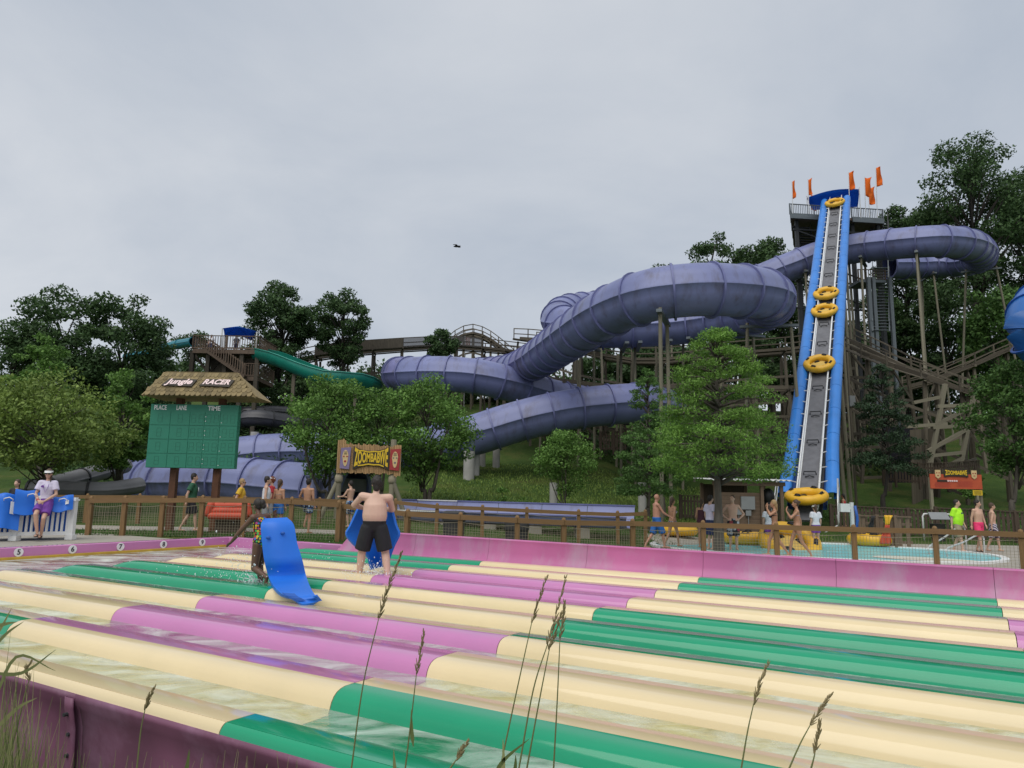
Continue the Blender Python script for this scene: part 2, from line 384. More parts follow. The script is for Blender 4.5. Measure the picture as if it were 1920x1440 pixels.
def add_text(mb, txt, o, ax, ay, size, lift=.01, shear=0., bold=0., warp=None, width=None, spacing=1.):
    vs, fs = text_mesh(txt, size, shear, bold, spacing)
    o, ax, ay = Vector(o), Vector(ax).normalized(), Vector(ay).normalized(); n = ax.cross(ay)
    w = max(v[0] for v in vs) - min(v[0] for v in vs); cx = (max(v[0] for v in vs) + min(v[0] for v in vs)) / 2
    k = width / w if width else 1
    pts = []
    for v in vs:
        x, y = (v[0] - cx) * k, v[1]
        if warp: x, y = warp(x, y)
        pts.append(o + ax * x + ay * y + n * lift)
    mb.add(pts, fs); return w * k
# ------------------------------------------------------------------ ground, paths
def grass_mat():
    mt, t, b = new_mat('grass')
    co = nn(t, 'ShaderNodeTexCoord'); r = nn(t, 'ShaderNodeValToRGB'); n = nn(t, 'ShaderNodeTexNoise'); n.inputs['Scale'].default_value = .35; n.inputs['Detail'].default_value = 8; n.inputs['Roughness'].default_value = .7
    t.links.new(co.outputs['Object'], n.inputs['Vector'])
    e = r.color_ramp.elements; e[0].position = .3; e[0].color = (.03, .06, .014, 1); e[1].position = .72; e[1].color = (.11, .115, .035, 1)
    x = r.color_ramp.elements.new(.5); x.color = (.055, .095, .022, 1)
    n2 = nn(t, 'ShaderNodeTexNoise'); n2.inputs['Scale'].default_value = 14; n2.inputs['Detail'].default_value = 3; t.links.new(co.outputs['Object'], n2.inputs['Vector'])
    hs = nn(t, 'ShaderNodeHueSaturation'); mr = nn(t, 'ShaderNodeMapRange'); mr.inputs[3].default_value = .5; mr.inputs[4].default_value = 1.5
    t.links.new(n2.outputs['Fac'], mr.inputs[0]); t.links.new(mr.outputs[0], hs.inputs['Value']); t.links.new(n.outputs['Fac'], r.inputs[0]); t.links.new(r.outputs[0], hs.inputs['Color'])
    t.links.new(hs.outputs[0], b.inputs['Base Color']); b.inputs['Roughness'].default_value = .9; b.inputs['Specular IOR Level'].default_value = .1
    bp = nn(t, 'ShaderNodeBump'); bp.inputs['Distance'].default_value = .12; bp.inputs['Strength'].default_value = .8; t.links.new(n2.outputs['Fac'], bp.inputs['Height']); t.links.new(bp.outputs[0], b.inputs['Normal'])
    return mt
MT['grass'] = grass_mat()
ss = [-900, -300, -120, -70, -50] + list(np.arange(-40, -17.3, 1.5)) + [-17.12, -17.08] + list(np.arange(-16, 11, 2.)) + [10.98, 11.02] + list(np.arange(12, 40, 1.5)) + [50, 70, 120, 300, 900]
ts = [-60, -10, -3, 0, 2, 3.18, 3.22] + list(np.arange(4, 13.2, 1.5)) + [13.28, 13.32] + list(np.arange(14, 80, 1.2)) + [90, 105, 130, 180, 300, 900]
g = MB(); g.sheet([[(lambda q: (q.x, q.y, ground(q.x, q.y)))(ST(s, t, 0)) for s in ss] for t in ts])
tag(g.build('ground', 'grass', smooth=True), 'grassy ground rising into a hill behind the slides', kind='structure')
def path(name, pts, w, mat='concrete', lift=.02, n=None, kind='structure'):
    pts = resample(catmull(pts), .8); rows = []
    for i, p in enumerate(pts):
        tg = (pts[min(i + 1, len(pts) - 1)] - pts[max(i - 1, 0)]); tg.z = 0; tg.normalize(); sd_ = Vector((-tg.y, tg.x, 0))
        rows.append([(lambda q: (q.x, q.y, ground(q.x, q.y) + lift))(p + sd_ * (a * w / 2)) for a in np.linspace(-1, 1, 7)])
    b = MB(); b.sheet(rows); o = b.build(name, mat, smooth=True); return tag(o, kind=kind)
path('deck', [ST(-19.4, -6, 0), ST(-19.4, 4, 0), ST(-19.4, 9, 0), ST(-19.4, 12.2, 0)], 4.5)
path('footpath', [P(-300, 930, 25.5), P(150, 930, 24.6), P(450, 930, 24.6), P(640, 930, 24.6), P(760, 930, 25.4)], 2.6, lift=.024)
b = MB(); yy = list(np.arange(17.6, 30.1, 1.0)); xx = list(np.arange(5.4, 30, 1.2))
b.sheet([[(x, y, ground(x, y) + .03) for x in xx] for y in yy]); tag(b.build('pool_deck', 'concrete', smooth=True), kind='structure')

# ------------------------------------------------------------------ mat racing slide run-out
F0, DW, ZF, RH = 2.88, 1.095, .17, .164
SEC = [(-14.3, -8.336), (-8.336, -3.783), (-3.783, .55), (.55, 5.0), (5.0, 10.9)]
SA = {1: 'beige', 2: 'pink', 3: 'pink', 4: 'beige', 5: 'beige', 6: 'pink', 7: 'pink', 8: 'beige', 9: 'beige'}
SB = {1: 'green', 2: 'beige', 3: 'beige', 4: 'green', 5: 'green', 6: 'beige', 7: 'beige', 8: 'green', 9: 'green'}
slide = empty('mat_racing_slide', ST(-2, 8, 0), 'long mat racing slide run-out with pink, cream and green lanes', 'water slide')
front = [(-.085, 0), (-.072, .012), (-.062, .045), (-.05, .085), (-.03, .118), (-.005, .14), (.03, .155), (.07, .163)]
def lane_profile(n):
    a, c = F0 + DW * (n - 1), F0 + DW * n
    pr = [(a + .165, RH), (a + .37, RH - .002), (a + .40, RH - .012), (a + .415, .11), (a + .43, .04), (a + .45, .008), (a + .48, 0)]
    pr += [(a + .6, -.004), (c - .2, -.004)] + [(c + u, z) for u, z in front] + [(c + .165, RH)]
    return pr
def lane_rows(pr, s0, s1, taper):
    rows = []
    sv = list(np.linspace(s0, s1, 6))
    if taper: sv = [s0, s0 + .12, s0 + .3, s0 + .55, s0 + .8] + list(np.linspace(s0 + 1.2, s1, 5))
    for s in sv:
        k = smooth(s0 - .05, s0 + .8, s) if taper else 1
        rows.append([ST(s, t, ZF + z * k) for t, z in pr])
    return rows
for i, (s0, s1) in enumerate(SEC):
    cl = SB if i % 2 == 0 else SA
    for n in range(1, 10):
        b = MB(); b.sheet(lane_rows(lane_profile(n), s0 + .004, s1 - .004, i == 0), -.012)
        b.build('lane_section', 'lane_' + cl[n], slide, auto=50)
    a = F0; pr = [(a + .125, .112), (a + .131, .132), (a + .143, .15), (a + .155, .16)] + [(a + .165, RH)]
    b = MB(); b.sheet([[ST(s, t, ZF + z) for t, z in pr] for s in np.linspace(s0 + .004, s1 - .004, 4)], -.012)
    b.build('edge_section', 'lane_' + cl[1], slide, auto=50)
# trough floor at the end, end wall, side wall
b = MB(); b.sheet([[ST(s, t, ZF - .006) for s in (-16.8, -15.5, -14.25)] for t in (2.6, 6, 10, 13.2)], -.01); b.build('trough_floor', 'lane_pink', slide)
b = MB(); b.prism([(0, 0), (.26, 0), (.26, .285), (.235, .30), (.03, .30), (.0, .28)], ST(-17.02, 2.4, ZF - .01), (Sx, Sy, 0), (0, 0, 1), -10.75); b.build('end_wall', 'lane_pink', slide)
b = MB(); b.prism([(0, 0), (.06, 0), (.055, .085), (0, .095)], ST(-16.755, 2.4, ZF), (Sx, Sy, 0), (0, 0, 1), -10.6); b.build('pad_strip', 'yellow_pad', slide)
for n in range(3, 10):
    c = F0 + DW * (n - .5) + .1; o = ST(-16.755, c, ZF + .185); ax = Vector((Tx, Ty, 0)) * -1; ay = Vector((0, 0, 1))
    ax = Vector((Tx, Ty, 0)); nrm = Vector((Sx, Sy, 0))
    # plate faces +S; text right axis seen from +S side is +T
    b = MB(); b.tube([o, o + nrm * .012], .092, 24); pl = b.build('number_plate', 'white', slide)
    b = MB(); add_text(b, str(n), o + nrm * .012, ax, ay, .15, .004, bold=.004); b.build('number', 'black', pl)
wp = [(12.905, .13), (12.93, .14), (12.99, .2), (13.04, .32), (13.06, .48), (13.065, .545), (13.06, .57), (13.075, .585), (13.19, .585), (13.21, .575), (13.21, .5), (13.20, -.3)]
WJ = [-12.2, -10.3, -8.336, -6.06, -3.783, -1.6, .55, 2.75, 5.0, 7.9, 10.9]
for k, (s0, s1) in enumerate(zip(WJ, WJ[1:])):
    b = MB(); lift = lambda s: .05 * smooth(0, -13, s)
    rows = []
    for s in np.linspace(s0 + .003, s1 - .003, 4):
        r_ = [ST(s - ((z - .1) * .0), t, ZF + z + (lift(s) if z > .2 else 0)) for t, z in wp]
        if k == 0 and s < s0 + .01: r_ = [ST(s - .55 * (1 - max(0, min(1, z / .58))), t, ZF + z + (lift(s) if z > .2 else 0)) for t, z in wp]
        rows.append(r_)
    b.sheet(rows, -.01); pn = b.build('wall_panel', 'wall_pink', slide, auto=50)
    b = MB(); b.sheet([[ST(s, t, ZF + z + lift(s) + .004) for t, z in ((13.058, .566), (13.068, .586), (13.13, .589), (13.19, .588), (13.214, .575))] for s in np.linspace(s0 + .004, s1 - .004, 3)], .006); b.build('wall_cap', 'wall_cap', pn)
b = MB(); b.prism([(0, 0), (.16, 0), (.16, .28), (.12, .30), (0, .30)], ST(-17, 13.26, ZF - .01), (-Tx, -Ty, 0), (0, 0, 1), -4.75); b.build('side_wall', 'lane_pink', slide)
# near skirt with ribs
for k, (s0, s1) in enumerate([(-14.2, -11), (-11, -8.3), (-8.3, -5.32), (-5.32, -2.4), (-2.4, .55), (.55, 5), (5, 10.9)]):
    b = MB(); rows = [[ST(s, F0 + .12 + o_, ZF + z) for o_, z in ((.012, .115), (-.012, .119), (-.015, .077), (.03, -.0), (.06, -.12), (.07, -.28), (.07, -1.3))] for s in np.linspace(s0 + .003, s1 - .003, 5)]
    b.sheet(rows, -.01); sk = b.build('skirt_panel', 'skirt', slide, smooth=True)
    b = MB(); b.sheet([[ST(s1 - w_, F0 + .10 + o_ - (.012 if abs(w_ - .05) < .04 else 0), ZF + z) for o_, z in ((-.005, .09), (.0, .02), (.03, -.12), (.04, -.3), (.04, -1.3))] for w_ in (.11, .09, .02, 0)], -.01); rb = b.build('joint_rib', 'skirt', sk, smooth=True)
    for z in (-.02, -.16, -.3):
        c = ST(s1 - .055, F0 + .08 - (0 if z > -.1 else -.04), ZF + z); b = MB(); b.tube([c + Vector((Tx, Ty, 0)) * .03, c - Vector((Tx, Ty, 0)) * .012], .014, 8); b.build('bolt', 'dark_steel', sk)
# water running in the lanes
w = MB()
for n in range(1, 10):
    a, c = F0 + DW * (n - 1) + .425, F0 + DW * n - .06
    w.sheet([[ST(s, t, ZF + .045) for t in (a, (a + c) / 2, c)] for s in np.linspace(-14.2, 10.8, 12)])
w.sheet([[ST(s, t, ZF + .041) for s in (-16.75, -15, -14.2, -13.9)] for t in (2.6, 6, 10, 13.0)])
tag(w.build('water', 'water'), 'shallow rippling water running in the slide lanes', kind='structure')

# ------------------------------------------------------------------ fences
def post_mesh(h, w=.12, mat='fence_wood'):
    b = MB(); b.box((0, 0, h / 2 - .1), (w, w, h - .12 + .2 - .08)); b.box((0, 0, h - .095), (w * .85, w * .85, .03)); 
    b.tube([(0, 0, h - .1), (0, 0, h - .05), (0, 0, h - .02), (0, 0, h)], [w * .52, w * .5, w * .38, w * .1], 8)
    return b.mesh('fence_post', mat)
PM = post_mesh(1.12)
def net_mat():
    return MT['net']
def post_rail_fence(name, label, posts, hs=None, net=True, group=None, rail_y=.88):
    pts = [Vector(p) for p in posts]; mid = pts[len(pts) // 2]
    root = empty(name, mid, label, 'fence', group)
    for i, p in enumerate(pts):
        q = pts[min(i + 1, len(pts) - 1)] - pts[max(i - 1, 0)]; k = (hs[i] if hs else 1.12) / 1.12
        inst('post', PM, p, root, Matrix.Rotation(math.atan2(q.y, q.x), 3, 'Z'), (1, 1, k))
    for i, (a, c) in enumerate(zip(pts, pts[1:])):
        ha = (hs[i] if hs else 1.12); hb = (hs[i + 1] if hs else 1.12)
        d = (c - a); off = Vector((d.y, -d.x, 0)).normalized() * .07
        o = beam_obj('rail', a + Vector((0, 0, ha * rail_y)) + off, c + Vector((0, 0, hb * rail_y)) + off, .045, .13, 'fence_wood', root)
        if net:
            b = MB(); L = Vector((d.x, d.y, 0)).length; nv = max(3, int(L / .075)); 
            rr = .0028
            e_ = off * -.6
            for j in range(nv + 1):
                t = j / nv; p = a.lerp(c, t) + e_; hh = ha + (hb - ha) * t; b.beam(p + Vector((0, 0, .05)), p + Vector((0, 0, hh * (rail_y - .14))), rr * 2)
            for z in np.arange(.05, .8 * rail_y, .075): b.beam(a + e_ + Vector((0, 0, z)), c + e_ + Vector((0, 0, z)), rr * 2)
            nt_ = b.build('rope_net', 'net', root); nt_['kind'] = 'stuff'
            b = MB(); sag = [a.lerp(c, t) + off * .2 + Vector((0, 0, (ha + (hb - ha) * t) * rail_y - .13 - .05 * math.sin(math.pi * t))) for t in np.linspace(0, 1, 7)]
            b.tube(sag, .008, 6); b.build('rope', 'net', root)
    return root
def fence_px(name, label, lst, net=True):
    pts = []; hs = []
    for px, ty, D in lst:
        q = P(px, ty, D); z = ground(q.x, q.y); pts.append(Vector((q.x, q.y, z))); hs.append(max(.7, min(1.5, q.z - z)))
    return post_rail_fence(name, label, pts, hs, net)
fence_px('post_and_rail_fence', 'brown post and rail fence with netting along the far pink wall', [(645, 940, 21), (765, 954, 19), (864, 960, 18.8), (970, 966, 18.8), (1057, 970.5, 19), (1186, 972, 19.6), (1318, 975, 19.6), (1455, 979, 19.4), (1600, 983, 19), (1752, 986, 18.5), (1913, 992, 17.6), (2090, 1000, 16.6)])
fence_px('post_and_rail_fence', 'brown netted fence in front of the green scoreboard posts', [(172, 930, 20.6), (236, 929, 20.6), (307, 929, 20.6), (381, 928, 20.6), (460, 929, 20.6), (548, 931, 20.6), (636, 938, 20.8)])
fence_px('post_and_rail_fence', 'brown netted fence across the lawn beside the blue run-out trough', [(742, 934, 26), (820, 943, 26), (905, 946, 26), (988, 950, 26), (1085, 954.5, 26), (1158, 957, 26), (1210, 955, 26)])
fence_px('post_and_rail_fence', 'brown fence beyond the footpath below the black tubes', [(60, 924, 28), (165, 925, 28), (263, 925, 28), (350, 926, 28), (440, 928, 28), (530, 930, 28), (600, 932, 28), (672, 935, 28)])
def picket_fence(name, label, pts, h, mat='dark_picket', step=.16, pw=.11, cat='fence'):
    pts = [Vector(p) for p in pts]; root = empty(name, pts[len(pts) // 2], label, cat)
    pk = MB(); pk.box((0, 0, .5), (1, .02, 1)); pm = pk.mesh('picket', mat)
    for a, c in zip(pts, pts[1:]):
        d = c - a; n = max(1, int(Vector((d.x, d.y, 0)).length / step)); rz = Matrix.Rotation(math.atan2(d.y, d.x), 3, 'Z')
        for j in range(n): inst('picket', pm, a.lerp(c, (j + .5) / n) + Vector((0, 0, .06)), root, rz, (pw, 1, h * random.uniform(.97, 1.02)))
        off = Vector((d.y, -d.x, 0)).normalized() * -.05
        for z in (.2, h * .82): beam_obj('rail', a + off + Vector((0, 0, z)), c + off + Vector((0, 0, z)), .05, .1, mat, root)
        beam_obj('top_rail', a + Vector((0, 0, h + .08)), c + Vector((0, 0, h + .08)), .13, .045, mat, root)
        beam_obj('post', a - off * .2 + Vector((0, 0, -.3)), a - off * .2 + Vector((0, 0, h + .14)), .12, .12, mat, root)
    return root
# ------------------------------------------------------------------ tube slides
def frames(pts):
    out_ = []
    for i, p in enumerate(pts):
        tg = (pts[min(i + 1, len(pts) - 1)] - pts[max(i - 1, 0)]).normalized()
        sd_ = tg.cross(Vector((0, 0, 1))).normalized(); u = sd_.cross(tg)
        out_.append((p, tg, sd_, u))
    return out_
def ring_prof(rad, lip=.07, n=28, seam_z=.0):
    pr = []
    for j in range(n):
        a = 2 * math.pi * (j + .5) / n
        k = rad * (1.012 if math.sin(a) > 0 else .985); pr.append((k * math.cos(a), k * math.sin(a)))
    h = n // 2
    L = [(rad + lip, .012)] + pr[:h] + [(-rad - lip, .012), (-rad - lip, -.03)] + pr[h:] + [(rad + lip, -.03)]
    return L
def tube_slide(name, label, ctrl, rad, seg, mat, fl, cat='water slide', dirty=(), open_end=False, lip=.07, sub=4, flr=.11, flt=.05):
    pts = resample(catmull([P(*c) for c in ctrl], 16), seg / sub); fr = frames(pts)
    mid = pts[len(pts) // 2]; root = empty(name, (mid.x, mid.y, ground(mid.x, mid.y)), label, cat)
    prof = ring_prof(rad, lip)
    nseg = (len(pts) - 1) // sub
    for k in range(nseg):
        rows = []
        for i in range(k * sub, k * sub + sub + 1):
            p, tg, sd_, u = fr[i]; rows.append([p + sd_ * x + u * y for x, y in prof] + [p + sd_ * prof[0][0] + u * prof[0][1]])
        b = MB(); b.sheet(rows)
        so_ = b.build('tube_section', 'tube_dirty' if k in dirty else mat, root, auto=40)
        p, tg, sd_, u = fr[k * sub]; b = MB(); n = 28
        ro, ri = rad + flr, rad - .02
        vs = [p + tg * w + (sd_ * math.cos(a) + u * math.sin(a)) * r_ for w, r_ in ((-flt, ri), (-flt, ro), (flt, ro), (flt, ri)) for a in [2 * math.pi * j / n for j in range(n)]]
        b.add(vs, [(q * n + j, q * n + (j + 1) % n, (q + 1) * n + (j + 1) % n, (q + 1) * n + j) for q in range(3) for j in range(n)])
        b.build('flange', fl, root, auto=40)
    return root, pts, fr
ZOOM = [(1664, 499, 74), (1740, 498, 75), (1800, 493, 73), (1838, 482, 68), (1822, 462, 62), (1770, 453, 60), (1700, 456, 61), (1620, 464, 63.5), (1540, 479, 65), (1470, 505, 65.5), (1400, 532, 66), (1300, 556, 66), (1190, 570, 64), (1110, 577, 61), (1060, 586, 57.5), (1052, 606, 53.5), (1110, 617, 51), (1200, 616, 50.5), (1300, 608, 50), (1390, 592, 47), (1440, 572, 42.5), (1432, 553, 38.3), (1370, 545, 36.3), (1290, 545, 35.8), (1210, 557, 36.5), (1140, 586, 39), (1085, 621, 43), (1040, 652, 48.5), (1000, 678, 54), (955, 696, 60), (890, 700, 65.5), (800, 699, 66.5), (752, 700, 62.5), (756, 702, 58), (820, 701, 55.5), (890, 706, 55), (950, 719, 55.5), (1010, 737, 57), (1080, 752, 59), (1160, 762, 59.5), (1230, 768, 57), (1250, 768, 53.5), (1205, 757, 49.5), (1120, 762, 48.3), (1040, 774, 48), (960, 794, 48), (890, 816, 48.2), (800, 838, 49.5), (700, 852, 51), (600, 848, 52), (500, 850, 52.5), (400, 862, 52), (310, 880, 49), (275, 897, 45), (320, 905, 41.5), (420, 904, 40), (520, 913, 39), (600, 920, 38), (655, 926, 37.4)]
zs, zpts, zfr = tube_slide('tube_slide', 'long purple-blue raft tube slide winding down the wooded hill', ZOOM, 1.38, 2.0, 'tube', 'flange', dirty=(27, 28, 59, 60, 63, 64, 70, 71, 72, 73, 82, 83), lip=.09, flr=.12, flt=.05)
# exit portal
p, tg, sd_, u = zfr[-1]
b = MB(); n = 28; c0 = p
prof_o = [(1.62 * math.cos(a), 1.62 * math.sin(a)) for a in np.linspace(-.5, math.pi + .5, 22)]; prof_i = [(x * .82, y * .82) for x, y in prof_o]
b.sheet([[c0 + sd_ * x + u * y + tg * w for x, y in pr] for pr, w in ((prof_o, -.3), (prof_o, .35), (prof_i, .35), (prof_i, -.3))]); b.build('exit_arch', 'tube', zs, auto=40)
b = MB(); b.box((0, 0, 0), (.04, 2.4, .62), basis(u) @ Matrix.Identity(3)); 
b = MB(); b.sheet([[c0 + tg * .25 + sd_ * x + u * y for x in (-1.2, 0, 1.2)] for y in (.12, .45, .8)], .03); b.build('splash_flap', 'grey_tube', zs)
b = MB(); b.sheet([[c0 + tg * -1.5 + sd_ * x + u * y for x in (-1.3, 1.3)] for y in (-1.3, 1.3)]); b.build('tunnel_shade', 'inner_shade', zs)  # flat near-black sheet put in as the shade inside the tube
b = MB(); q = c0 - tg * .9 - sd_ * 1.75; q = c0 - tg * .9 + (sd_ * 1.65 if (sd_.y < 0) else sd_ * -1.65); b.tube([q + Vector((0, 0, -1.1)), q + Vector((0, 0, .75))], .12, 10); b.tube([q + Vector((0, 0, .75)) + tg * .2, q + Vector((0, 0, .75)) - tg * .55], .17, 10); b.build('water_pipe', 'tube', zs, auto=40)
# run-out trough in front of the lawn
tr = empty('runout_trough', Gd(980, 29), 'long low blue run-out trough on concrete blocks beside the lawn', 'water slide')
A, B_ = P(690, 951, 31.5), P(1182, 967, 27.5)
for k in range(6):
    a = A.lerp(B_, k / 6); c = A.lerp(B_, (k + 1) / 6); d = (c - a).normalized(); nrm = Vector((-d.y, d.x, 0)).normalized()
    pr = [(-.75, -.08), (-.72, -.28), (-.6, -.42), (0, -.48), (.55, -.36), (.85, .02), (.95, .34)]
    if k % 2: pr = [(x, y * (1 if abs(x) < .7 else 1)) for x, y in pr]
    b = MB(); b.sheet([[q + nrm * x + Vector((0, 0, y)) for x, y in pr] for q in (a + d * .01, a.lerp(c, .5), c - d * .01)], .03); b.build('trough_section', 'tube', tr, auto=40)
    b = MB()
    for s_, zz in ((-.98, -.06), (1.22, .36)): b.beam(a + nrm * s_ * .8 + Vector((0, 0, zz)), c + nrm * s_ * .8 + Vector((0, 0, zz)), .12, .05)
    b.build('trough_rim', 'flange' if k != 1 else 'offwhite', tr)
    if k: 
        zg = ground(a.x, a.y); bb = MB(); bb.box((a.x, a.y, (zg - .2 + a.z - .5) / 2), (.5, 1.3, max(.2, a.z - .5 - zg + .2))); bb.build('concrete_block', 'concrete', tr)
# supports of the tube slide
def support(px, i, spread, top=None, mat='post_wood', wd=.2, arm=True, root=zs, shift=0.):
    p, tg, sd_, u = zfr[i]; base = p - Vector((0, 0, 1.45)); sh = Vector((sd_.x, sd_.y, 0)).normalized()
    for s_ in (-1, 1):
        a = base + sh * s_ * 1.25; f = a + sh * s_ * spread + Vector((0, shift, 0)); a = a + Vector((0, shift * .75, 0)); f.z = ground(f.x, f.y) - .3
        if f.z < a.z - .4: beam_obj('support_post', f, a + Vector((0, 0, .35)), wd, wd, mat, root, True)
    if arm: beam_obj('cross_arm', base - sh * 1.7 + Vector((0, 0, .12)), base + sh * 1.7 + Vector((0, 0, .12)), .28, .16, 'steel', root)
    beam_obj('saddle', base - sh * .5 + Vector((0, 0, .28)), base + sh * .5 + Vector((0, 0, .28)), .12, .4, 'steel', root)
def near_i(px, py, D):
    q = P(px, py, D); return min(range(len(zpts)), key=lambda i: (zpts[i] - q).length)
for px, py, D, s_, sh_ in [(1235, 552, 36, .5, 0), (1440, 572, 42.5, .5, 0), (1200, 616, 50.5, .3, 2.6), (1300, 608, 50, .3, 2.6), (1110, 617, 51, .3, 2.6), (1165, 617, 51, .5, 3.2), (1245, 613, 51, .4, 3.4), (1060, 590, 56, .4, .5), (1500, 492, 65, .5, 0), (1620, 464, 63.5, 1.2, 0), (1720, 455, 60.5, 1.5, 0), (1838, 482, 68, 1.7, 0), (1740, 498, 75, 1.5, 0), (1100, 577, 61, .5, 0), (1240, 564, 65, .5, 0), (1390, 592, 47, .4, 1.5)]:
    support(px, near_i(px, py, D), s_, shift=sh_)
def pier(px, top, D, rad, root, mat='pier'):
    q = P(px, top, D); g_ = ground(q.x, q.y); b = MB(); b.tube([(q.x, q.y, g_ - .3), (q.x, q.y, q.z)], rad, 18); b.build('concrete_pier', mat, root, auto=40)
for a in [(880, 846, 47, .36), (894, 852, 48.2, .2), (931, 832, 51, .26), (905, 838, 51, .22), (1038, 905, 40, .22), (1204, 905, 38, .22), (478, 810, 53, .3)]: pier(*a, zs)

bt, _, _ = tube_slide('tube_slide', 'bright blue tube slide beside the green tree on the hill', [(2080, 500, 44), (1990, 545, 40), (1945, 590, 37.5), (1955, 640, 37), (2040, 680, 38)], 1.35, 1.6, 'bright_tube', 'blue_dark')
tube_slide('tube_slide', 'upper black tube slide behind the scoreboard', [(380, 772, 62), (450, 774, 60), (520, 772, 61), (600, 778, 63)], .5, 2.2, 'black_tube', 'black', flr=.07, lip=.04)
tube_slide('tube_slide', 'lower black tube slide curving behind the scoreboard', [(330, 812, 60), (420, 800, 56), (470, 784, 54), (530, 790, 55), (600, 800, 57)], .62, 2.0, 'black_tube', 'black', flr=.07, lip=.04)
tube_slide('tube_slide', 'grey tube slide sloping up behind the tree trunks', [(90, 912, 33), (150, 896, 35), (200, 882, 37.5), (260, 866, 41)], .42, 2.2, 'grey_tube', 'black', flr=.05, lip=.03)
tube_slide('tube_slide', 'grey tube slide lying low behind the white railing', [(60, 916, 31), (130, 918, 31), (200, 919, 31.5), (262, 910, 33)], .36, 2.4, 'grey_tube', 'black', flr=.05, lip=.03)
tube_slide('tube_slide', 'teal tube slide leaving the wooden tower towards the trees', [(362, 641, 64), (325, 648, 66), (270, 664, 68), (205, 676, 69)], .42, 2.5, 'teal_blue', 'teal_blue', flr=.05, lip=.03)
# teal open flume
ft = [P(487, 660, 60), P(520, 668, 58.5), P(570, 688, 57), P(620, 704, 56), P(660, 706, 56), P(690, 716, 58), P(702, 730, 61)]
fp = resample(catmull(ft), 1.2); ffr = frames(fp); root = empty('open_flume', (fp[5].x, fp[5].y, ground(fp[5].x, fp[5].y)), 'teal open flume slide dropping from the wooden tower', 'water slide')
for k in range(0, len(fp) - 2, 2):
    b = MB(); hi = .9 + .25 * math.sin(k * .3)
    pr = [(.85 * math.cos(a), .85 * math.sin(a)) for a in np.linspace(math.pi * .93 - .25, 2 * math.pi + .25, 14)]
    b.sheet([[p + sd_ * x + u * y for x, y in pr] for p, tg, sd_, u in ffr[k:k + 3]], .05); b.build('flume_section', 'teal', root, auto=40)
q = ffr
b = MB()
for s_ in (-1, 1): b.tube([p + sd_ * s_ * .84 + u * .2 for p, tg, sd_, u in ffr], .06, 8)
b.build('flume_rim', 'teal', root, smooth=True)
for k in (4, 9, 14):
    if k < len(fp): beam_obj('support_post', (fp[k].x, fp[k].y, ground(fp[k].x, fp[k].y)), fp[k] - Vector((0, 0, .8)), .25, .25, 'timber', root)

# ------------------------------------------------------------------ raft conveyor
C0, C1 = P(1512, 962, 35.2), P(1567, 377, 66)
cd = (C1 - C0); CL = cd.length; cd.normalize(); cs = cd.cross(Vector((0, 0, 1))).normalized(); cu = cs.cross(cd)
def CV(l, x, z): return C0 + cd * l + cs * x + cu * z
cv = empty('raft_conveyor', (C0.x, C0.y, ground(C0.x, C0.y)), 'steep raft conveyor with bright blue side troughs and grey belt', 'conveyor')
b = MB(); b.sheet([[CV(l, x, 0) for x in (-.42, .42)] for l in np.linspace(-.5, CL + 1, 12)], -.12); b.build('belt', 'belt', cv)
for s_ in (-1, 1):
    nseg = 18
    for k in range(nseg):
        l0, l1 = 1.2 + (CL - 1.2) * k / nseg, 1.2 + (CL - 1.2) * (k + 1) / nseg
        fl_ = lambda l: 1.0 + .14 * smooth(6, 0, l)
        b = MB(); pr = [(.30 * math.cos(a), .30 * math.sin(a)) for a in np.linspace(-1.4, math.pi + .3, 12)]
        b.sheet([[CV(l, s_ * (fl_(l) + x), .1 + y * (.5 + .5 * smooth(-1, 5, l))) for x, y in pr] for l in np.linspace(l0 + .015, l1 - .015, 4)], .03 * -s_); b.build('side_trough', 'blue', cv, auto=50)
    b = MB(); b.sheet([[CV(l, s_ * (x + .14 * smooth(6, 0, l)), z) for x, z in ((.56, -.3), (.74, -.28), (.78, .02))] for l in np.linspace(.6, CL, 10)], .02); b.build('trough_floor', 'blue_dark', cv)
    b = MB(); b.tube([CV(l, s_ * .52, .22) for l in np.linspace(.2, CL + .8, 8)], .045, 8); b.tube([CV(l, s_ * .47, .02) for l in np.linspace(.2, CL + .8, 8)], .05, 8); b.build('guide_rail', 'white', cv, smooth=True)
    for k in range(36):
        l = .8 + (CL - .8) * k / 36
        beam_obj('rung', CV(l, s_ * .5, .24), CV(l + (.15 if k % 2 else 0), s_ * (.98 + .14 * smooth(6, 0, l)), .30), .05, .05, 'alu', cv)
for k in range(16):
    l = 3 + (CL - 4) * k / 15.
    b = MB(); b.tube([CV(l, -.3, .02), CV(l, -.28, .2), CV(l, .28, .2), CV(l, .3, .02)], .035, 6); b.tube([CV(l - .25, -.22, .05), CV(l - .25, 0, .12), CV(l - .25, .22, .05)], .03, 6); b.build('cleat', 'dark_steel', cv)
for l in np.linspace(6, CL - 1, 7):
    for s_ in (-1, 1):
        a = CV(l, s_ * .8, -.35); f = Vector((a.x + s_ * .6, a.y + .5, 0)); f.z = ground(f.x, f.y) - .3
        beam_obj('support_post', f, a, .22, .22, 'post_wood', cv, True)
    beam_obj('cross_beam', CV(l, -1.1, -.35), CV(l, 1.1, -.35), .2, .2, 'dark_steel', cv)
b = MB()
for s_ in (-1, 1): b.beam(CV(0, s_ * .6, -.3), CV(CL, s_ * .6, -.3), .12, .35)
b.build('girder', 'dark_steel', cv)
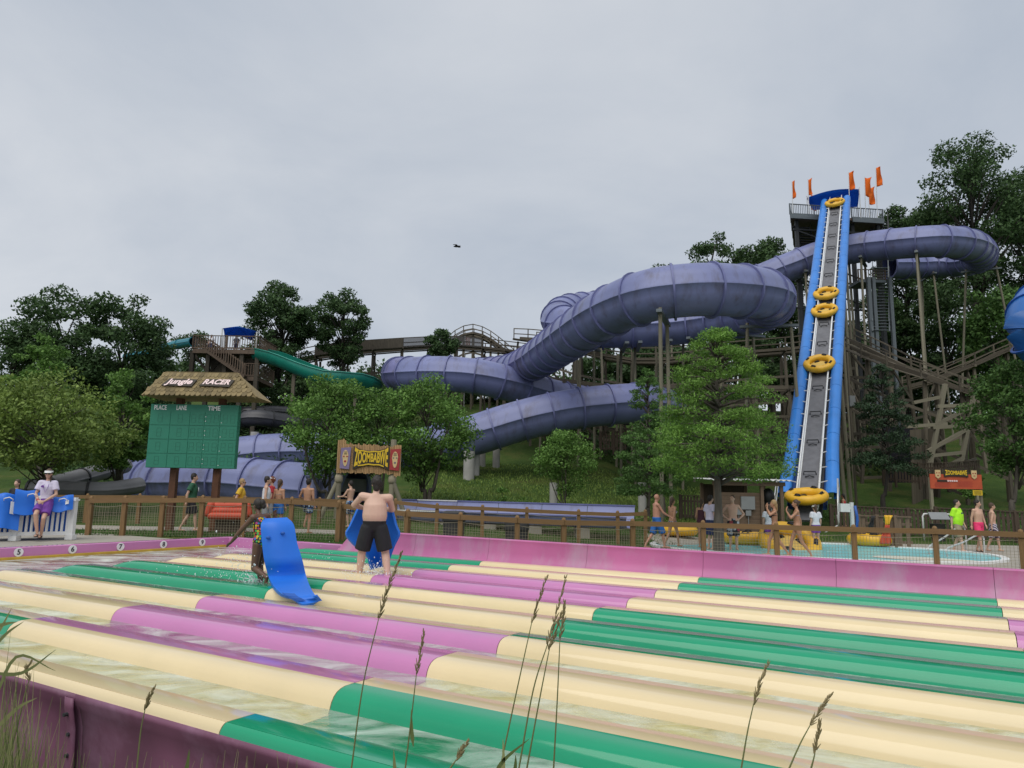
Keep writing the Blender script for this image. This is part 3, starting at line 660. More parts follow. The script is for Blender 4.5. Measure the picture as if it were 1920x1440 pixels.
# railings round the foot
b = MB()
for s_ in (-1, 1):
    for z in (.35, .85): b.tube([CV(-.6, s_ * 1.45, z - .4), CV(1.6, s_ * 1.4, z)], .03, 8)
    for l in (-.6, .5, 1.6): b.tube([CV(l, s_ * 1.42, -.9), CV(l, s_ * 1.42, .85 - (.4 if l < 0 else .2 if l < 1 else 0))], .03, 8)
    b.tube([CV(-.7, s_ * 1.4, -.1), CV(-1.0, s_ * .6, -.5), CV(-1.2, s_ * .55, -1)], .03, 8)
b.build('handrail', 'alu', cv, smooth=True)

# ------------------------------------------------------------------ rafts
def raft_meshes():
    rm, n = .95, 40; b = MB(); rr = .22
    vs = []; fs = []
    for i in range(n):
        a = 2 * math.pi * i / n; k = 1 + .03 * math.cos(8 * a)
        for j in range(12):
            c = 2 * math.pi * j / 12; x = rm - rr + rr * math.cos(c) * k; vs.append((x * math.cos(a), x * math.sin(a), rr + rr * k * math.sin(c)))
    for i in range(n):
        for j in range(12): fs.append((i * 12 + j, ((i + 1) % n) * 12 + j, ((i + 1) % n) * 12 + (j + 1) % 12, i * 12 + (j + 1) % 12))
    b.add(vs, fs); ring = b.mesh('raft_ring', 'raft', smooth=True)
    b = MB(); b.tube([(0, 0, .06), (0, 0, .12)], rm - rr + .02, 32); fl_ = b.mesh('raft_floor', 'raft_floor')
    b = MB(); b.tube([(-.11, 0, .0), (-.1, 0, .045), (-.04, 0, .06), (.04, 0, .06), (.1, 0, .045), (.11, 0, 0)], .026, 6); b.box((0, 0, .004), (.3, .13, .012)); hd = b.mesh('raft_handle', 'black')
    return ring, fl_, hd
RG, RFl, RHd = raft_meshes()
def raft(label, loc, rot=None, scale=1., group=None, seat=True):
    o = empty('inflatable_raft', loc, label, 'raft', group)
    if rot is not None: o.rotation_euler = rot.to_euler()
    o.scale = (scale,) * 3
    for nm, me in (('tube_ring', RG), ('floor', RFl)):
        c = bpy.data.objects.new(nm, me); COL.objects.link(c); c.parent = o
    for k in range(8):
        a = 2 * math.pi * (k + .5) / 8
        c = bpy.data.objects.new('handle', RHd); COL.objects.link(c); c.parent = o
        rad, z = ((.73, .445) if k % 2 else (.42, .125))
        c.matrix_basis = Matrix.Translation((rad * math.cos(a), rad * math.sin(a), z)) @ Matrix.Rotation(a + math.pi / 2, 4, 'Z')
    return o
crot = Matrix((cs, cd, cu)).transposed()
def lpix(py): 
    return min(np.linspace(-1, CL, 400), key=lambda l: abs(proj(CV(l, 0, 0))[1] - py))
def proj(v):
    d = Vector(v) - Vector((0, 0, CAMZ)); X = d.dot(rx); Y = -d.dot(ux); zc = d.dot(fwd)
    return 960 + FPX * X / zc, 720 + FPX * Y / zc
for py, lb, sc in [(388, 'yellow raft tipping over the top of the conveyor', .95), (560, 'upper yellow raft of the close pair riding up the conveyor', .95), (591, 'lower yellow raft of the close pair riding up the conveyor', .95), (692, 'bright yellow raft alone halfway up the conveyor', 1.0), (945, 'yellow raft at the foot of the conveyor above the pool', 1.08)]:
    l = lpix(py); tilt = crot if py < 900 else crot @ Matrix.Rotation(R(-24), 3, 'X')
    raft(lb, CV(l, 0, .22), tilt, sc)

# ------------------------------------------------------------------ start tower
def railing(root, a, c, h=1.05, mat='deck_wood', step=.18, lead=True):
    a, c = Vector(a), Vector(c); n = max(2, int((c - a).length / step)); b = MB()
    for j in range(1, n): p = a.lerp(c, j / n); b.beam(p + Vector((0, 0, .1)), p + Vector((0, 0, h - .06)), .045)
    bl = b.build('baluster_row', mat, root); bl['kind'] = 'stuff'
    beam_obj('hand_rail', a + Vector((0, 0, h)), c + Vector((0, 0, h)), .12, .06, mat, root)
    beam_obj('bottom_rail', a + Vector((0, 0, .1)), c + Vector((0, 0, .1)), .05, .09, mat, root)
    m_ = max(1, int((c - a).length / 2))
    for j in range(m_ + 1): p = a.lerp(c, j / m_); beam_obj('rail_post', p, p + Vector((0, 0, h + .05)), .1, .1, mat, root)
TL, TR = P(1482, 419, 65.5), P(1655, 399, 66.5); TR.z = TL.z = (TL.z + TR.z) / 2 + .1
TL2, TR2 = P(1486, 405, 74), P(1650, 395, 75); TL2.z = TR2.z = TL.z
tw = empty('start_tower', ((TL.x + TR.x) / 2, 70, ground(15, 70)), 'tall slide start tower with timber deck at the conveyor top', 'tower')
b = MB(); b.prism([(0, 0), (1, 0), (1, 1), (0, 1)], TL - Vector((0, 0, .25)), TR - TL, TL2 - TL, .25); b.build('deck', 'deck_wood', tw)
gapL, gapR = TL.lerp(TR, .36), TL.lerp(TR, .66)
railing(tw, TL, gapL, mat='steel'); railing(tw, gapR, TR, mat='steel'); railing(tw, TR, TR2, mat='steel'); railing(tw, TL, TL2, mat='steel'); railing(tw, TL2, TR2, mat='steel')
for a, c in ((TL, gapL), (gapR, TR)): beam_obj('fascia', a - Vector((0, .12, .22)), c - Vector((0, .12, .22)), .1, .42, 'steel', tw)
for tx in (.06, .35, .66, .94):
    for ty in (.1, .9):
        p = TL.lerp(TR, tx).lerp(TL2.lerp(TR2, tx), ty); beam_obj('tower_post', (p.x, p.y, ground(p.x, p.y) - .3), p - Vector((0, 0, .2)), .3, .3, 'dark_steel', tw)
for k in range(7):
    z0 = TL.z - 1.2 - 2.6 * k; p = TL.lerp(TR, .06); q = TL.lerp(TR, .94)
    if z0 > ground(p.x, p.y) + 2:
        beam_obj('brace', Vector((p.x, p.y + .7, z0)), Vector((q.x, q.y + .7, z0)), .15, .15, 'dark_steel', tw); beam_obj('brace', Vector((p.x, p.y + .7, z0)), Vector((q.x, q.y + .7, z0 - 2.6)), .12, .12, 'dark_steel', tw)
def stair(root, a, c, width_dir, w, n, mat='dark_steel'):
    a, c = Vector(a), Vector(c); wd = Vector(width_dir).normalized() * w
    for k in range(n):
        p = a.lerp(c, (k + .5) / n); beam_obj('tread', p, p + wd, .3, .06, mat, root)
    for s_ in (0, 1): beam_obj('stringer', a + wd * s_, c + wd * s_, .08, .3, mat, root)
    for s_ in (0, 1): beam_obj('stair_rail', a + wd * s_ + Vector((0, 0, 1)), c + wd * s_ + Vector((0, 0, 1)), .06, .08, mat, root)
stair(tw, P(1487, 424, 66.5), P(1515, 492, 68), (1, .1, 0), 1.6, 14)
stair(tw, P(1634, 415, 69), P(1634, 488, 66), (1, 0, 0), 1.7, 16); stair(tw, P(1637, 500, 66), P(1637, 622, 63), (1, 0, 0), 1.5, 22, 'steel')
la, lb_ = P(1610, 527, 63.5), P(1660, 522, 63.5); lb_.z = la.z
b = MB(); b.box(((la + lb_) / 2) + Vector((0, 1, 0)), ((lb_ - la).length, 2.2, .25)); b.build('landing', 'steel', tw); railing(tw, la, lb_, 1.1, 'deck_wood')
for px in (1628, 1637, 1668):
    q = P(px, 520, 63.2); beam_obj('tower_post', (q.x, q.y, ground(q.x, q.y) - .3), q, .28, .28, 'steel', tw)
b = MB(); rows = []
pa, pb, pc, pd = P(1513, 371, 66.2), P(1611, 355, 66.2), P(1608, 388, 71), P(1526, 394, 71)
for i in range(9):
    v = i / 8; rows.append([(lambda u_: pa.lerp(pb, u_).lerp(pd.lerp(pc, u_), v) + Vector((0, 0, .35 * math.sin(math.pi * u_) * (1 - v) - .25 * math.sin(math.pi * v))))(u_) for u_ in np.linspace(0, 1, 9)])
b.sheet(rows, .02)
cn = b.build('shade_canopy', 'canopy_blue', tw, smooth=True)
for q in (pa, pb, pc, pd): beam_obj('canopy_pole', (q.x, q.y, TL.z), q + Vector((0, 0, .2)), .09, .09, 'alu', tw, True)
def flag(px, ytop, ybot, yflag, wpx, D, label):
    a, c = P(px, ytop, D), P(px + (ybot - ytop) * .03, ybot, D); fb = P(px, yflag, D); c.z = TL.z + .02
    root = empty('flag', c, label, 'flag', 'orange flags on the tower railings')
    beam_obj('pole', c, a, .07, .07, 'alu', root, True)
    h = a.z - fb.z; w = wpx * D / FPX; rows = []
    for i in range(9):
        v = i / 8; z = a.z - .05 - h * v
        rows.append([Vector((a.x + w * u_ * (1 - .25 * math.sin(v * 7 + px)) + .0, a.y + .3 * math.sin(u_ * 4 + v * 6 + px) * u_, z + .12 * u_ * math.sin(v * 5 + px))) for u_ in np.linspace(0, 1, 6)])
    b = MB(); b.sheet(rows, .012); b.build('banner', 'orange', root, smooth=True)
FLB = ['orange flag at the outer deck corner beside the stairs', 'narrow orange flag beside the edge of the blue canopy', 'low orange flag half hidden behind the canopy edge', 'orange flag standing in front of the blue canopy corner', 'orange flag overlapping a lower flag behind it', 'lower orange flag behind the overlapping flag', 'highest orange flag at the deck corner towards the oaks']
for a, lb in zip([(1485, 340, 415, 372, 6, 65.4), (1515, 336, 412, 364, 7, 65.4), (1520, 364, 412, 392, 10, 71), (1591, 323, 400, 355, 11, 65.4), (1621, 332, 398, 366, 12, 65.6), (1628, 352, 398, 382, 12, 71), (1642, 314, 396, 349, 11, 66)], FLB): flag(*a, lb)

# ------------------------------------------------------------------ wooden slide tower on the left
def boxdeck(root, x0, x1, py, D0, D1, name='deck', mat='deck_wood', th=.35):
    a, c = P(x0, py, D0), P(x1, py, D0); z = (a.z + c.z) / 2
    b = MB(); b.box(((a.x + c.x) / 2, (D0 + D1) / 2, z - th / 2), (c.x - a.x, D1 - D0, th)); b.build(name, mat, root)
    return Vector((a.x, D0, z)), Vector((c.x, D0, z)), Vector((c.x, D1, z)), Vector((a.x, D1, z))
lt = empty('slide_tower', Gd(425, 62), 'brown wooden slide tower with zigzag stairs above the scoreboard', 'tower')
q1 = boxdeck(lt, 361, 486, 655, 59, 64)
for a, c in zip(q1, q1[1:] + q1[:1]): railing(lt, a, c, 1.15, 'deck_wood', .2)
q2 = boxdeck(lt, 455, 484, 706, 59.2, 63); railing(lt, q2[0], q2[1], 1.1, 'deck_wood', .2); railing(lt, q2[1], q2[2], 1.1, 'deck_wood', .2)
stair(lt, P(384, 655, 58.6), P(458, 706, 58.6), (0, 1, 0), .9, 13, 'deck_wood')
pa_, pb_ = P(384, 652, 58.5), P(458, 703, 58.5)
for k in range(18): p = pa_.lerp(pb_, k / 17); beam_obj('baluster', p, p + Vector((0, 0, 1)), .06, .06, 'deck_wood', lt)
for px in (362, 392, 424, 455, 484):
    for D in (59.3, 63.7):
        q = P(px, 658, D); q.z = q1[0].z - .2; beam_obj('tower_post', (q.x, q.y, ground(q.x, q.y) - .3), q, .32, .32, 'timber_dark', lt)
for (a, c) in [((362, 662), (392, 700)), ((392, 700), (424, 662)), ((424, 665), (455, 740)), ((455, 665), (424, 740)), ((362, 740), (484, 740))]: beam_obj('brace', P(*a, 60), P(*c, 60), .2, .2, 'timber_dark', lt)
b = MB()
for s_, D in ((0, 60), ): b.sheet([[P(x, y, D) for x in (395, 430, 484)] for y in (672, 690, 712, 740)], .1)
b.build('stair_screen', 'timber_dark', lt)
b = MB(); apex = P(446, 612, 61)
cs4 = [P(417, 616, 59.5), P(482, 622, 59.5), P(474, 639, 63), P(421, 632, 63)]
for k in range(4):
    a, c = cs4[k], cs4[(k + 1) % 4]; rows = []
    for i in range(5): v = i / 4; rows.append([(lambda u_: (a.lerp(c, u_) + Vector((0, 0, .25 * math.sin(math.pi * u_)))).lerp(apex, v))(u_) for u_ in np.linspace(0, 1, 6)])
    b.sheet(rows, .02)
b.build('shade_canopy', 'canopy_blue', lt, smooth=True)
for q in cs4: beam_obj('canopy_pole', (q.x, q.y, q1[0].z), q, .1, .1, 'offwhite', lt, True)

# ------------------------------------------------------------------ wooden coaster
def trestle(name, label, ctrl, step=3.2, width=1.7, mat='timber', rails=True, hor=2.4, splay=.12, screen=None, handrail=True, posts=True, steps_h=9):
    pts = resample(catmull([P(*c) for c in ctrl], 10), step); fr = frames(pts); mid = pts[len(pts) // 2]
    root = empty(name, (mid.x, mid.y, ground(mid.x, mid.y)), label, 'roller coaster')
    prev = None
    for i, (p, tg, sd_, u) in enumerate(fr):
        sh = Vector((sd_.x, sd_.y, 0)).normalized(); z = ground(p.x, p.y)
        A_, B2 = p + sh * width / 2, p - sh * width / 2; hgt = p.z - z
        fa, fb = A_ + sh * splay * hgt, B2 - sh * splay * hgt; fa.z = ground(fa.x, fa.y) - .3; fb.z = ground(fb.x, fb.y) - .3
        if posts:
            for a, c in ((fa, A_), (fb, B2)): beam_obj('post', a, c - Vector((0, 0, .15)), .2, .2, mat, root)
        lv = []
        nh = max(1, int(hgt / hor))
        for k in range(1, min(nh, steps_h) + 1):
            t = 1 - (k * hor) / max(hgt, .1)
            if t < .02: break
            a, c = fa.lerp(A_, t), fb.lerp(B2, t); lv.append((a, c)); beam_obj('ledger', a + tg * .12, c + tg * .12, .1, .22, mat, root)
        lv2 = [(A_, B2)] + lv
        for k in range(len(lv2) - 1):
            if (i + k) % 2: beam_obj('brace', lv2[k][0], lv2[k + 1][1], .08, .18, mat, root)
            else: beam_obj('brace', lv2[k][1], lv2[k + 1][0], .08, .18, mat, root)
        if prev:
            for k in range(min(len(lv), len(prev))):
                beam_obj('girt', prev[k][0], lv[k][0], .08, .2, mat, root)
                if (k + i) % 2 == 0: beam_obj('brace', prev[k][0], (lv[k + 1] if k + 1 < len(lv) else lv[k])[0], .08, .16, mat, root)
        prev = lv
        beam_obj('tie', p - sh * (width / 2 + .6) + u * .05, p + sh * (width / 2 + .6) + u * .05, .15, .18, mat, root)
        if handrail:
            for s_ in (-1, 1): q = p + sh * s_ * (width / 2 + .5); beam_obj('rail_post', q, q + Vector((0, 0, 1.15)), .1, .1, mat, root)
    for i in range(len(fr) - 1):
        a, c = fr[i], fr[i + 1]
        for s_ in (-1, 1):
            beam_obj('track_rail', a[0] + a[2] * s_ * .6 + a[3] * .22, c[0] + c[2] * s_ * .6 + c[3] * .22, .22, .3, mat, root)
            if handrail:
                o1 = a[0] + a[2] * s_ * (width / 2 + .5); o2 = c[0] + c[2] * s_ * (width / 2 + .5)
                for z in (1.12, .6): beam_obj('hand_rail', o1 + Vector((0, 0, z)), o2 + Vector((0, 0, z)), .06, .09, mat, root)
                beam_obj('walkway', o1 - a[2] * s_ * .25 + Vector((0, 0, .05)), o2 - c[2] * s_ * .25 + Vector((0, 0, .05)), .5, .06, mat, root)
        if screen and screen[0] <= i < screen[1]:
            o1, o2 = a[0] - a[2] * -(width / 2 + .52), c[0] + c[2] * (width / 2 + .52)
            o1 = a[0] + a[2] * (width / 2 + .56); b = MB(); b.sheet([[o1 + Vector((0, 0, .1)), o2 + Vector((0, 0, .1))], [o1 + Vector((0, 0, 1.1)), o2 + Vector((0, 0, 1.1))]], .02); b.build('screen_panel', 'timber_dark' if i < 4 else 'screen_mesh', root)
    return root
trestle('wooden_coaster', 'wooden coaster track running level behind the teal flume', [(545, 683, 76), (600, 672, 76), (660, 664, 76), (720, 660, 76), (790, 655, 77), (860, 654, 78), (930, 660, 78), (1000, 668, 76)], 3.0, screen=(1, 7), hor=2.2, mat='timber_dark')
trestle('wooden_coaster', 'arched wooden coaster hill on the skyline', [(815, 678, 82), (838, 656, 82), (860, 638, 82), (886, 630, 82), (912, 638, 82), (938, 656, 82), (962, 676, 82)], 1.15, hor=2.0, steps_h=2, width=1.5)
trestle('wooden_coaster', 'dense wooden coaster trestle behind the big tube curve', [(985, 640, 70), (1040, 646, 66), (1110, 668, 64), (1200, 682, 63), (1300, 676, 62), (1400, 668, 61), (1500, 660, 60), (1580, 650, 60)], 2.5, hor=2.0)
trestle('wooden_coaster', 'wooden coaster trestle between the tube support posts', [(1010, 712, 60), (1100, 726, 58), (1200, 735, 57), (1320, 730, 56), (1440, 735, 56), (1550, 730, 55)], 2.8, hor=1.9, handrail=False)
trestle('wooden_coaster', 'weathered coaster trestle deep behind the pool cypress', [(1040, 760, 66), (1150, 768, 64), (1280, 765, 62), (1400, 758, 61), (1500, 750, 60), (1600, 740, 59)], 2.2, hor=1.6, handrail=False, mat='timber_dark')
trestle('wooden_coaster', 'wooden coaster track descending right of the conveyor', [(1575, 640, 59), (1620, 662, 56), (1680, 690, 53), (1740, 712, 51), (1800, 735, 49.5), (1880, 768, 48), (1960, 790, 47)], 2.4, hor=2.2)
trestle('wooden_coaster', 'wooden coaster track climbing towards the bright blue tube', [(1690, 735, 62), (1750, 720, 61), (1810, 696, 60), (1870, 668, 59.5), (1940, 640, 59)], 3.0, hor=2.4)
# ------------------------------------------------------------------ scoreboard
SD = 23.0
bl, br = P(276, 876, SD), P(443, 880, SD); tl, tr_ = P(287, 757, SD), P(449, 762, SD)
bl.y = br.y = tl.y = tr_.y = SD
ax = (br - bl).normalized(); ax = Vector((ax.x, 0, 0)).normalized(); W_ = (br.x - bl.x + tr_.x - tl.x) / 2; cx = (bl.x + br.x + tl.x + tr_.x) / 4; z0 = (bl.z + br.z) / 2; z1 = (tl.z + tr_.z) / 2
ay = Vector((0, 0, 1)); AX = Vector((1, 0, 0)); H_ = z1 - z0
sb = empty('scoreboard', (cx, SD, ground(cx, SD)), 'green race scoreboard with shingled roof on two posts', 'scoreboard')
b = MB(); b.box((cx, SD, (z0 + z1) / 2), (W_, .22, H_)); b.build('board', 'board_green', sb)
colw = [.0, .235, .455, .625, .80, 1.0]; nrows = 4; hh = H_ * .11
for r_ in range(nrows):
    for c in range(5):
        x0, x1 = cx - W_ / 2 + W_ * colw[c], cx - W_ / 2 + W_ * colw[c + 1]; zt = z1 - hh - (H_ - hh) * r_ / nrows; zb = z1 - hh - (H_ - hh) * (r_ + 1) / nrows
        b = MB(); b.box(((x0 + x1) / 2, SD - .115, (zt + zb) / 2), (x1 - x0 - .022, .02, zt - zb - .022)); pn = b.build('display_panel', 'board_green', sb)
        b = MB()
        for k in range(1 if c < 2 else 2):
            xx_ = (x0 + x1) / 2 + (0 if c < 2 else (-.12 + .24 * k)); zz = (zt + zb) / 2
            for dx, dz, w, h in ((0, .13, .13, .008), (0, -.13, .13, .008), (-.068, 0, .008, .25), (.068, 0, .008, .25), (0, 0, .13, .008)): b.box((xx_ + dx, SD - .1265, zz + dz), (w, .004, h))
        b.build('digit_outline', 'board_line', pn)
        if c in (3, 4):
            b = MB()
            if c == 3:
                for dz in (-.03, .11): b.box((x0 + .03, SD - .1285, (zt + zb) / 2 - .05 + dz), (.022, .006, .022))
            else: b.box((x0 + .05, SD - .1285, zb + .1), (.022, .006, .022))
            b.build('display_dot', 'white', pn)
b = MB()
for tx, t_ in ((.11, 'PLACE'), (.35, 'LANE'), (.72, 'TIME')): add_text(b, t_, (cx - W_ / 2 + W_ * tx, SD - .112, z1 - hh * .52), AX, ay, .2, .004, bold=.006, width=.40 if t_ != 'LANE' else .33)
b.build('heading', 'white', sb)
for px in (322, 403):
    x = P(px, 880, SD).x; g_ = ground(x, SD); b = MB(); b.box((x, SD + .2, (g_ - .2 + z1 + .9) / 2), (.2, .2, z1 + .9 - g_ + .2)); b.build('post', 'rust_post', sb)
# roof: hipped front with shingles
rl, rr_, rt = P(270, 736, SD - .5), P(482, 750, SD - .5), P(380, 702, SD)
zb_, zt_ = (rl.z + rr_.z) / 2, P(380, 700, SD).z; xa, xb = rl.x, rr_.x; xa2, xb2 = P(308, 700, SD).x, P(443, 703, SD).x
rf = MB(); yb, yt = SD - .55, SD + .15
rf.add([(xa, yb, zb_), (xb, yb, zb_), (xb2, yt, zt_), (xa2, yt, zt_), (xa, SD + .95, zb_), (xb, SD + .95, zb_), (xb2, SD + .35, zt_), (xa2, SD + .35, zt_)], [(0, 1, 2, 3), (1, 5, 6, 2), (5, 4, 7, 6), (4, 0, 3, 7), (3, 2, 6, 7), (0, 4, 5, 1)])
roof = rf.build('roof', 'shingle', sb)
sm_ = MB(); sm_.prism([(-.5, 0), (-.5, -.6), (-.4, -.85), (-.2, -.97), (0, -1), (.2, -.97), (.4, -.85), (.5, -.6), (.5, 0)], (0, 0, 0), (1, 0, 0), (0, 0, 1), .02); SHM = sm_.mesh('shingle', 'shingle')
nr = 6; slope = Vector((0, yt - yb, zt_ - zb_)); tilt = math.atan2(yt - yb, zt_ - zb_)
for r_ in range(nr):
    v = 1 - r_ / nr; xl = xa + (xa2 - xa) * v; xr = xb + (xb2 - xb) * v; n = 22
    vb = v - 1 / nr; xlb = xa + (xa2 - xa) * max(vb, 0); xrb = xb + (xb2 - xb) * max(vb, 0)
    w = (xrb - xlb) / n
    for k in range(n):
        x = (xl + xr) / 2 + ((k + .5 + (.5 if r_ % 2 else 0)) / n - .5) * (xrb - xlb) * .985
        if abs(x - (xl + xr) / 2) > (xr - xl) / 2 + .04: continue
        inst('shingle', SHM, (x, yb + (yt - yb) * v - .03 - .006 * (k % 2), zb_ + (zt_ - zb_) * v + .02), roof, Matrix.Rotation(-tilt - .06, 3, 'X'), (w * .94, 1, slope.length / nr * random.uniform(1.22, 1.38)))
for (ea, eb) in (((xa, yb - .02, zb_ - .02), (xa2, yt - .02, zt_ + .02)), ((xb, yb - .02, zb_ - .02), (xb2, yt - .02, zt_ + .02)), ((xa2, yt, zt_ + .03), (xb2, yt, zt_ + .03))): beam_obj('ridge_board', ea, eb, .07, .07, 'shingle', roof)
sax = Vector((1, 0, 0)); say = slope.normalized(); snr = sax.cross(say)
for txt, px, py, wd, shr in (('Jungle', 337, 721, .86, .3), ('RACER', 407, 722, .86, .25)):
    v = .45; o = P(px, py, SD - .25); o.y = yb + (yt - yb) * ((o.z - zb_) / (zt_ - zb_)); o = o + snr * .13
    b = MB(); n_ = len(txt); b.prism([(-wd / 2 - .09, -.16), (wd / 2 + .03, -.2), (wd / 2 + .10, .14), (-wd / 2 + .05, .17)], o - snr * .04, sax, say, .03); pl = b.build('name_panel', 'sign_black', sb)
    b = MB(); add_text(b, txt, o, sax, say, .34 if txt == 'Jungle' else .32, .004, shear=shr, bold=.012, width=wd); b.build('lettering', 'letter_pink', pl)

# ------------------------------------------------------------------ entrance sign
ED = 30.0
x0, x1 = P(632, 860, ED).x, P(752, 860, ED).x; zt_, zb_ = P(690, 832, ED).z, P(690, 886, ED).z
es = empty('entrance_sign', ((x0 + x1) / 2, ED, ground((x0 + x1) / 2, ED)), 'bamboo board ZOOMBABWE sign between two mask panels', 'sign')
n = 38
BMm = MB(); BMm.tube([(0, 0, -.5), (0, 0, .5)], .5, 8); bmesh_ = BMm.mesh('bamboo_cane', 'bamboo')
for k in range(n):
    x = x0 + (x1 - x0) * (k + .5) / n; ed = .16 if k < 5 else (.05 if k > n - 5 else 0); t_ = zt_ + random.uniform(-.03, .05) + ed - (k / n) * .12; b_ = zb_ + random.uniform(-.05, .02) - (.08 if k > n - 5 else 0) - (k / n) * .05
    inst('cane', bmesh_, (x, ED, (t_ + b_) / 2), es, None, ((x1 - x0) / n * .98, .06, t_ - b_))
for px, py, mt_, face in ((648, 859, 'mask_purple', 'mask_face'), (741, 862, 'mask_red', 'mask_face')):
    o = P(px, py, ED - .06); w, h = .19, .46
    b = MB(); b.prism([(-w - .03, -h + .04), (w - .02, -h), (w + .03, h), (-w - .01, h - .04)], o, AX, ay, .04); pl = b.build('mask_panel', mt_, es)
    o2 = o - Vector((0, .0, 0))
    b = MB(); b.prism([(.13 * math.cos(a) * (1 if math.sin(a) > 0 else .8), .34 * math.sin(a)) for a in np.linspace(0, 2 * math.pi, 20)[:-1]], o2, AX, ay, .055); b.build('mask_face', face, pl)
    b = MB()
    for s_ in (-1, 1): b.prism([(s_ * .065 + .035 * math.cos(a), .07 + .03 * math.sin(a)) for a in np.linspace(0, 6.28, 10)[:-1]], o2, AX, ay, .062)
    b.prism([(.05 * math.cos(a), -.13 + .045 * math.sin(a)) for a in np.linspace(0, 6.28, 10)[:-1]], o2, AX, ay, .062); b.build('mask_features', 'mask_red' if mt_ == 'mask_purple' else 'grey_tube', pl)
    b = MB()
    for q in (.16, .20, .25): b.prism([(-.07, q), (.07, q), (.06, q + .018), (-.06, q + .018)], o2, AX, ay, .06)
    b.build('mask_stripes', 'sign_black', pl)
o = P(696, 859, ED - .07); wz = P(730, 860, ED).x - P(662, 860, ED).x
wf = lambda x, y: (x, y * (1.0 + 1.5 * (abs(x) / (wz / 2)) ** 2.2))
fr_ = []
for x in np.linspace(-wz / 2, wz / 2, 15): fr_.append((x, (.30 + .20 * (abs(x) / (wz / 2)) ** 2.2)))
bt_ = [(x, -y - .0) for x, y in fr_[::-1]]
b = MB(); b.prism(fr_ + bt_, o, AX, ay, .03); pl = b.build('name_panel', 'sign_black', es)
b = MB(); add_text(b, 'ZOOMBABWE', o - Vector((0, .034, 0)), AX, ay, .46, .0, bold=.016, width=wz * .93, warp=lambda x, y: wf(x, y * 1.05)); b.build('lettering', 'sign_yellow', pl)
b = MB()
for s_ in (-1, 1):
    xs_ = np.linspace(-wz * .36, wz * .36, 13); cur = [(x, s_ * (.235 + .14 * (abs(x) / (wz / 2)) ** 2.2 + .012 * math.sin(x * 14))) for x in xs_]
    b.prism(cur + [(x, y + s_ * .05) for x, y in cur[::-1]], o, AX, ay, .04)
b.build('wave_border', 'sign_yellow', pl)
for px in (636, 736):
    q = P(px, 885, ED + .15); g_ = ground(q.x, q.y); top_ = zt_ + (.2 if px > 700 else -.1)
    beam_obj('post', (q.x, q.y, g_ - .2), (q.x, q.y, top_), .24, .24, 'post_wood', es, True)
    s_ = -1 if px < 700 else 1; beam_obj('strut', (q.x + s_ * .75, q.y - .1, g_ - .2), (q.x, q.y, zb_ - .25), .2, .2, 'post_wood', es, True)
    b = MB(); b.tube([(q.x, q.y, zb_ - .45), (q.x, q.y, zb_ - .35), (q.x, q.y, zb_ - .22), (q.x, q.y, zb_ - .1)], [.13, .17, .17, .13], 10); b.build('rope_wrap', 'net', es, smooth=True)

# ------------------------------------------------------------------ height rule sign on the hill
RD = 37.0
o = P(1792, 903, RD); w = (P(1840, 903, RD).x - P(1743, 903, RD).x) / 2; h = .40
rs = empty('ride_sign', (o.x, o.y, ground(o.x, o.y)), 'orange ride rules sign headed ZOOMBABWE on wooden posts', 'sign')
b = MB(); b.box(o, (2 * w, .06, .74)); b.build('board', 'sign_red', rs)
b = MB(); oh = o + Vector((0, -.05, .42)); ww = .62
b.prism([(-ww, -.2), (-.3, -.16), (.3, -.16), (ww, -.2), (ww, .26), (.3, .2), (-.3, .2), (-ww, .26)], oh, AX, ay, .03); hp = b.build('name_panel', 'sign_black', rs)
b = MB(); add_text(b, 'ZOOMBABWE', oh - Vector((0, .034, -.02)), AX, ay, .26, 0, bold=.01, width=1.12, warp=lambda x, y: (x, y * (1 + .4 * (x / .56) ** 2))); b.build('lettering', 'sign_yellow', hp)
for s_ in (-1, 1):
    c = o + Vector((s_ * .93, -.045, .38)); b = MB(); b.prism([(-.13, -.15), (0, -.25), (.13, -.15), (.14, .2), (-.14, .2)], c, AX, ay, .03); mp_ = b.build('mask_panel', 'mask_face', rs)
    b = MB()
    for q in (-.06, .06): b.prism([(q + .035 * math.cos(a), .05 + .03 * math.sin(a)) for a in np.linspace(0, 6.28, 9)[:-1]], c, AX, ay, .04)
    b.prism([(-.05, -.1), (.05, -.1), (.04, -.06), (-.04, -.06)], c, AX, ay, .04); b.build('mask_features', 'mask_red', mp_)
b = MB(); c = o + Vector((-.72, -.045, .03)); b.box(c, (.5, .02, .1)); b.build('safety_strip', 'sign_black', rs)
for k in range(5):
    b = MB(); c = o + Vector((-.42 + .11 * k, -.045, .03)); b.tube([c, c - Vector((0, .02, 0))], .045, 12); b.build('safety_symbol', 'letter_pink', rs)
b = MB()
for sx_, nx in ((-.72, 8), (.45, 8)):
    for r_ in range(6):
        z_ = -.06 - .045 * r_ if sx_ < 0 else .0 - .05 * r_
        b.box(o + Vector((sx_ + random.uniform(-.03, .03), -.034, z_)), (.85 * random.uniform(.8, 1), .006, .012))
b.build('small_print', 'mask_red', rs)
for s_ in (-.95, .95):
    q = o + Vector((s_ * w, .08, 0)); beam_obj('post', (q.x, q.y, ground(q.x, q.y) - .2), q + Vector((0, 0, .2)), .14, .14, 'post_wood', rs)
yo = P(1833, 924, RD - .1); ys = empty('notice_sign', (yo.x, yo.y, ground(yo.x, yo.y)), 'small yellow notice under the orange ride sign', 'sign')
b = MB(); b.box(yo, (.48, .03, .26)); b.build('plate', 'sign_yellow', ys)
b = MB()
for k in range(4): b.box(yo + Vector((0, -.018, .08 - .05 * k)), (.36, .006, .016))
b.build('small_print', 'sign_black', ys)
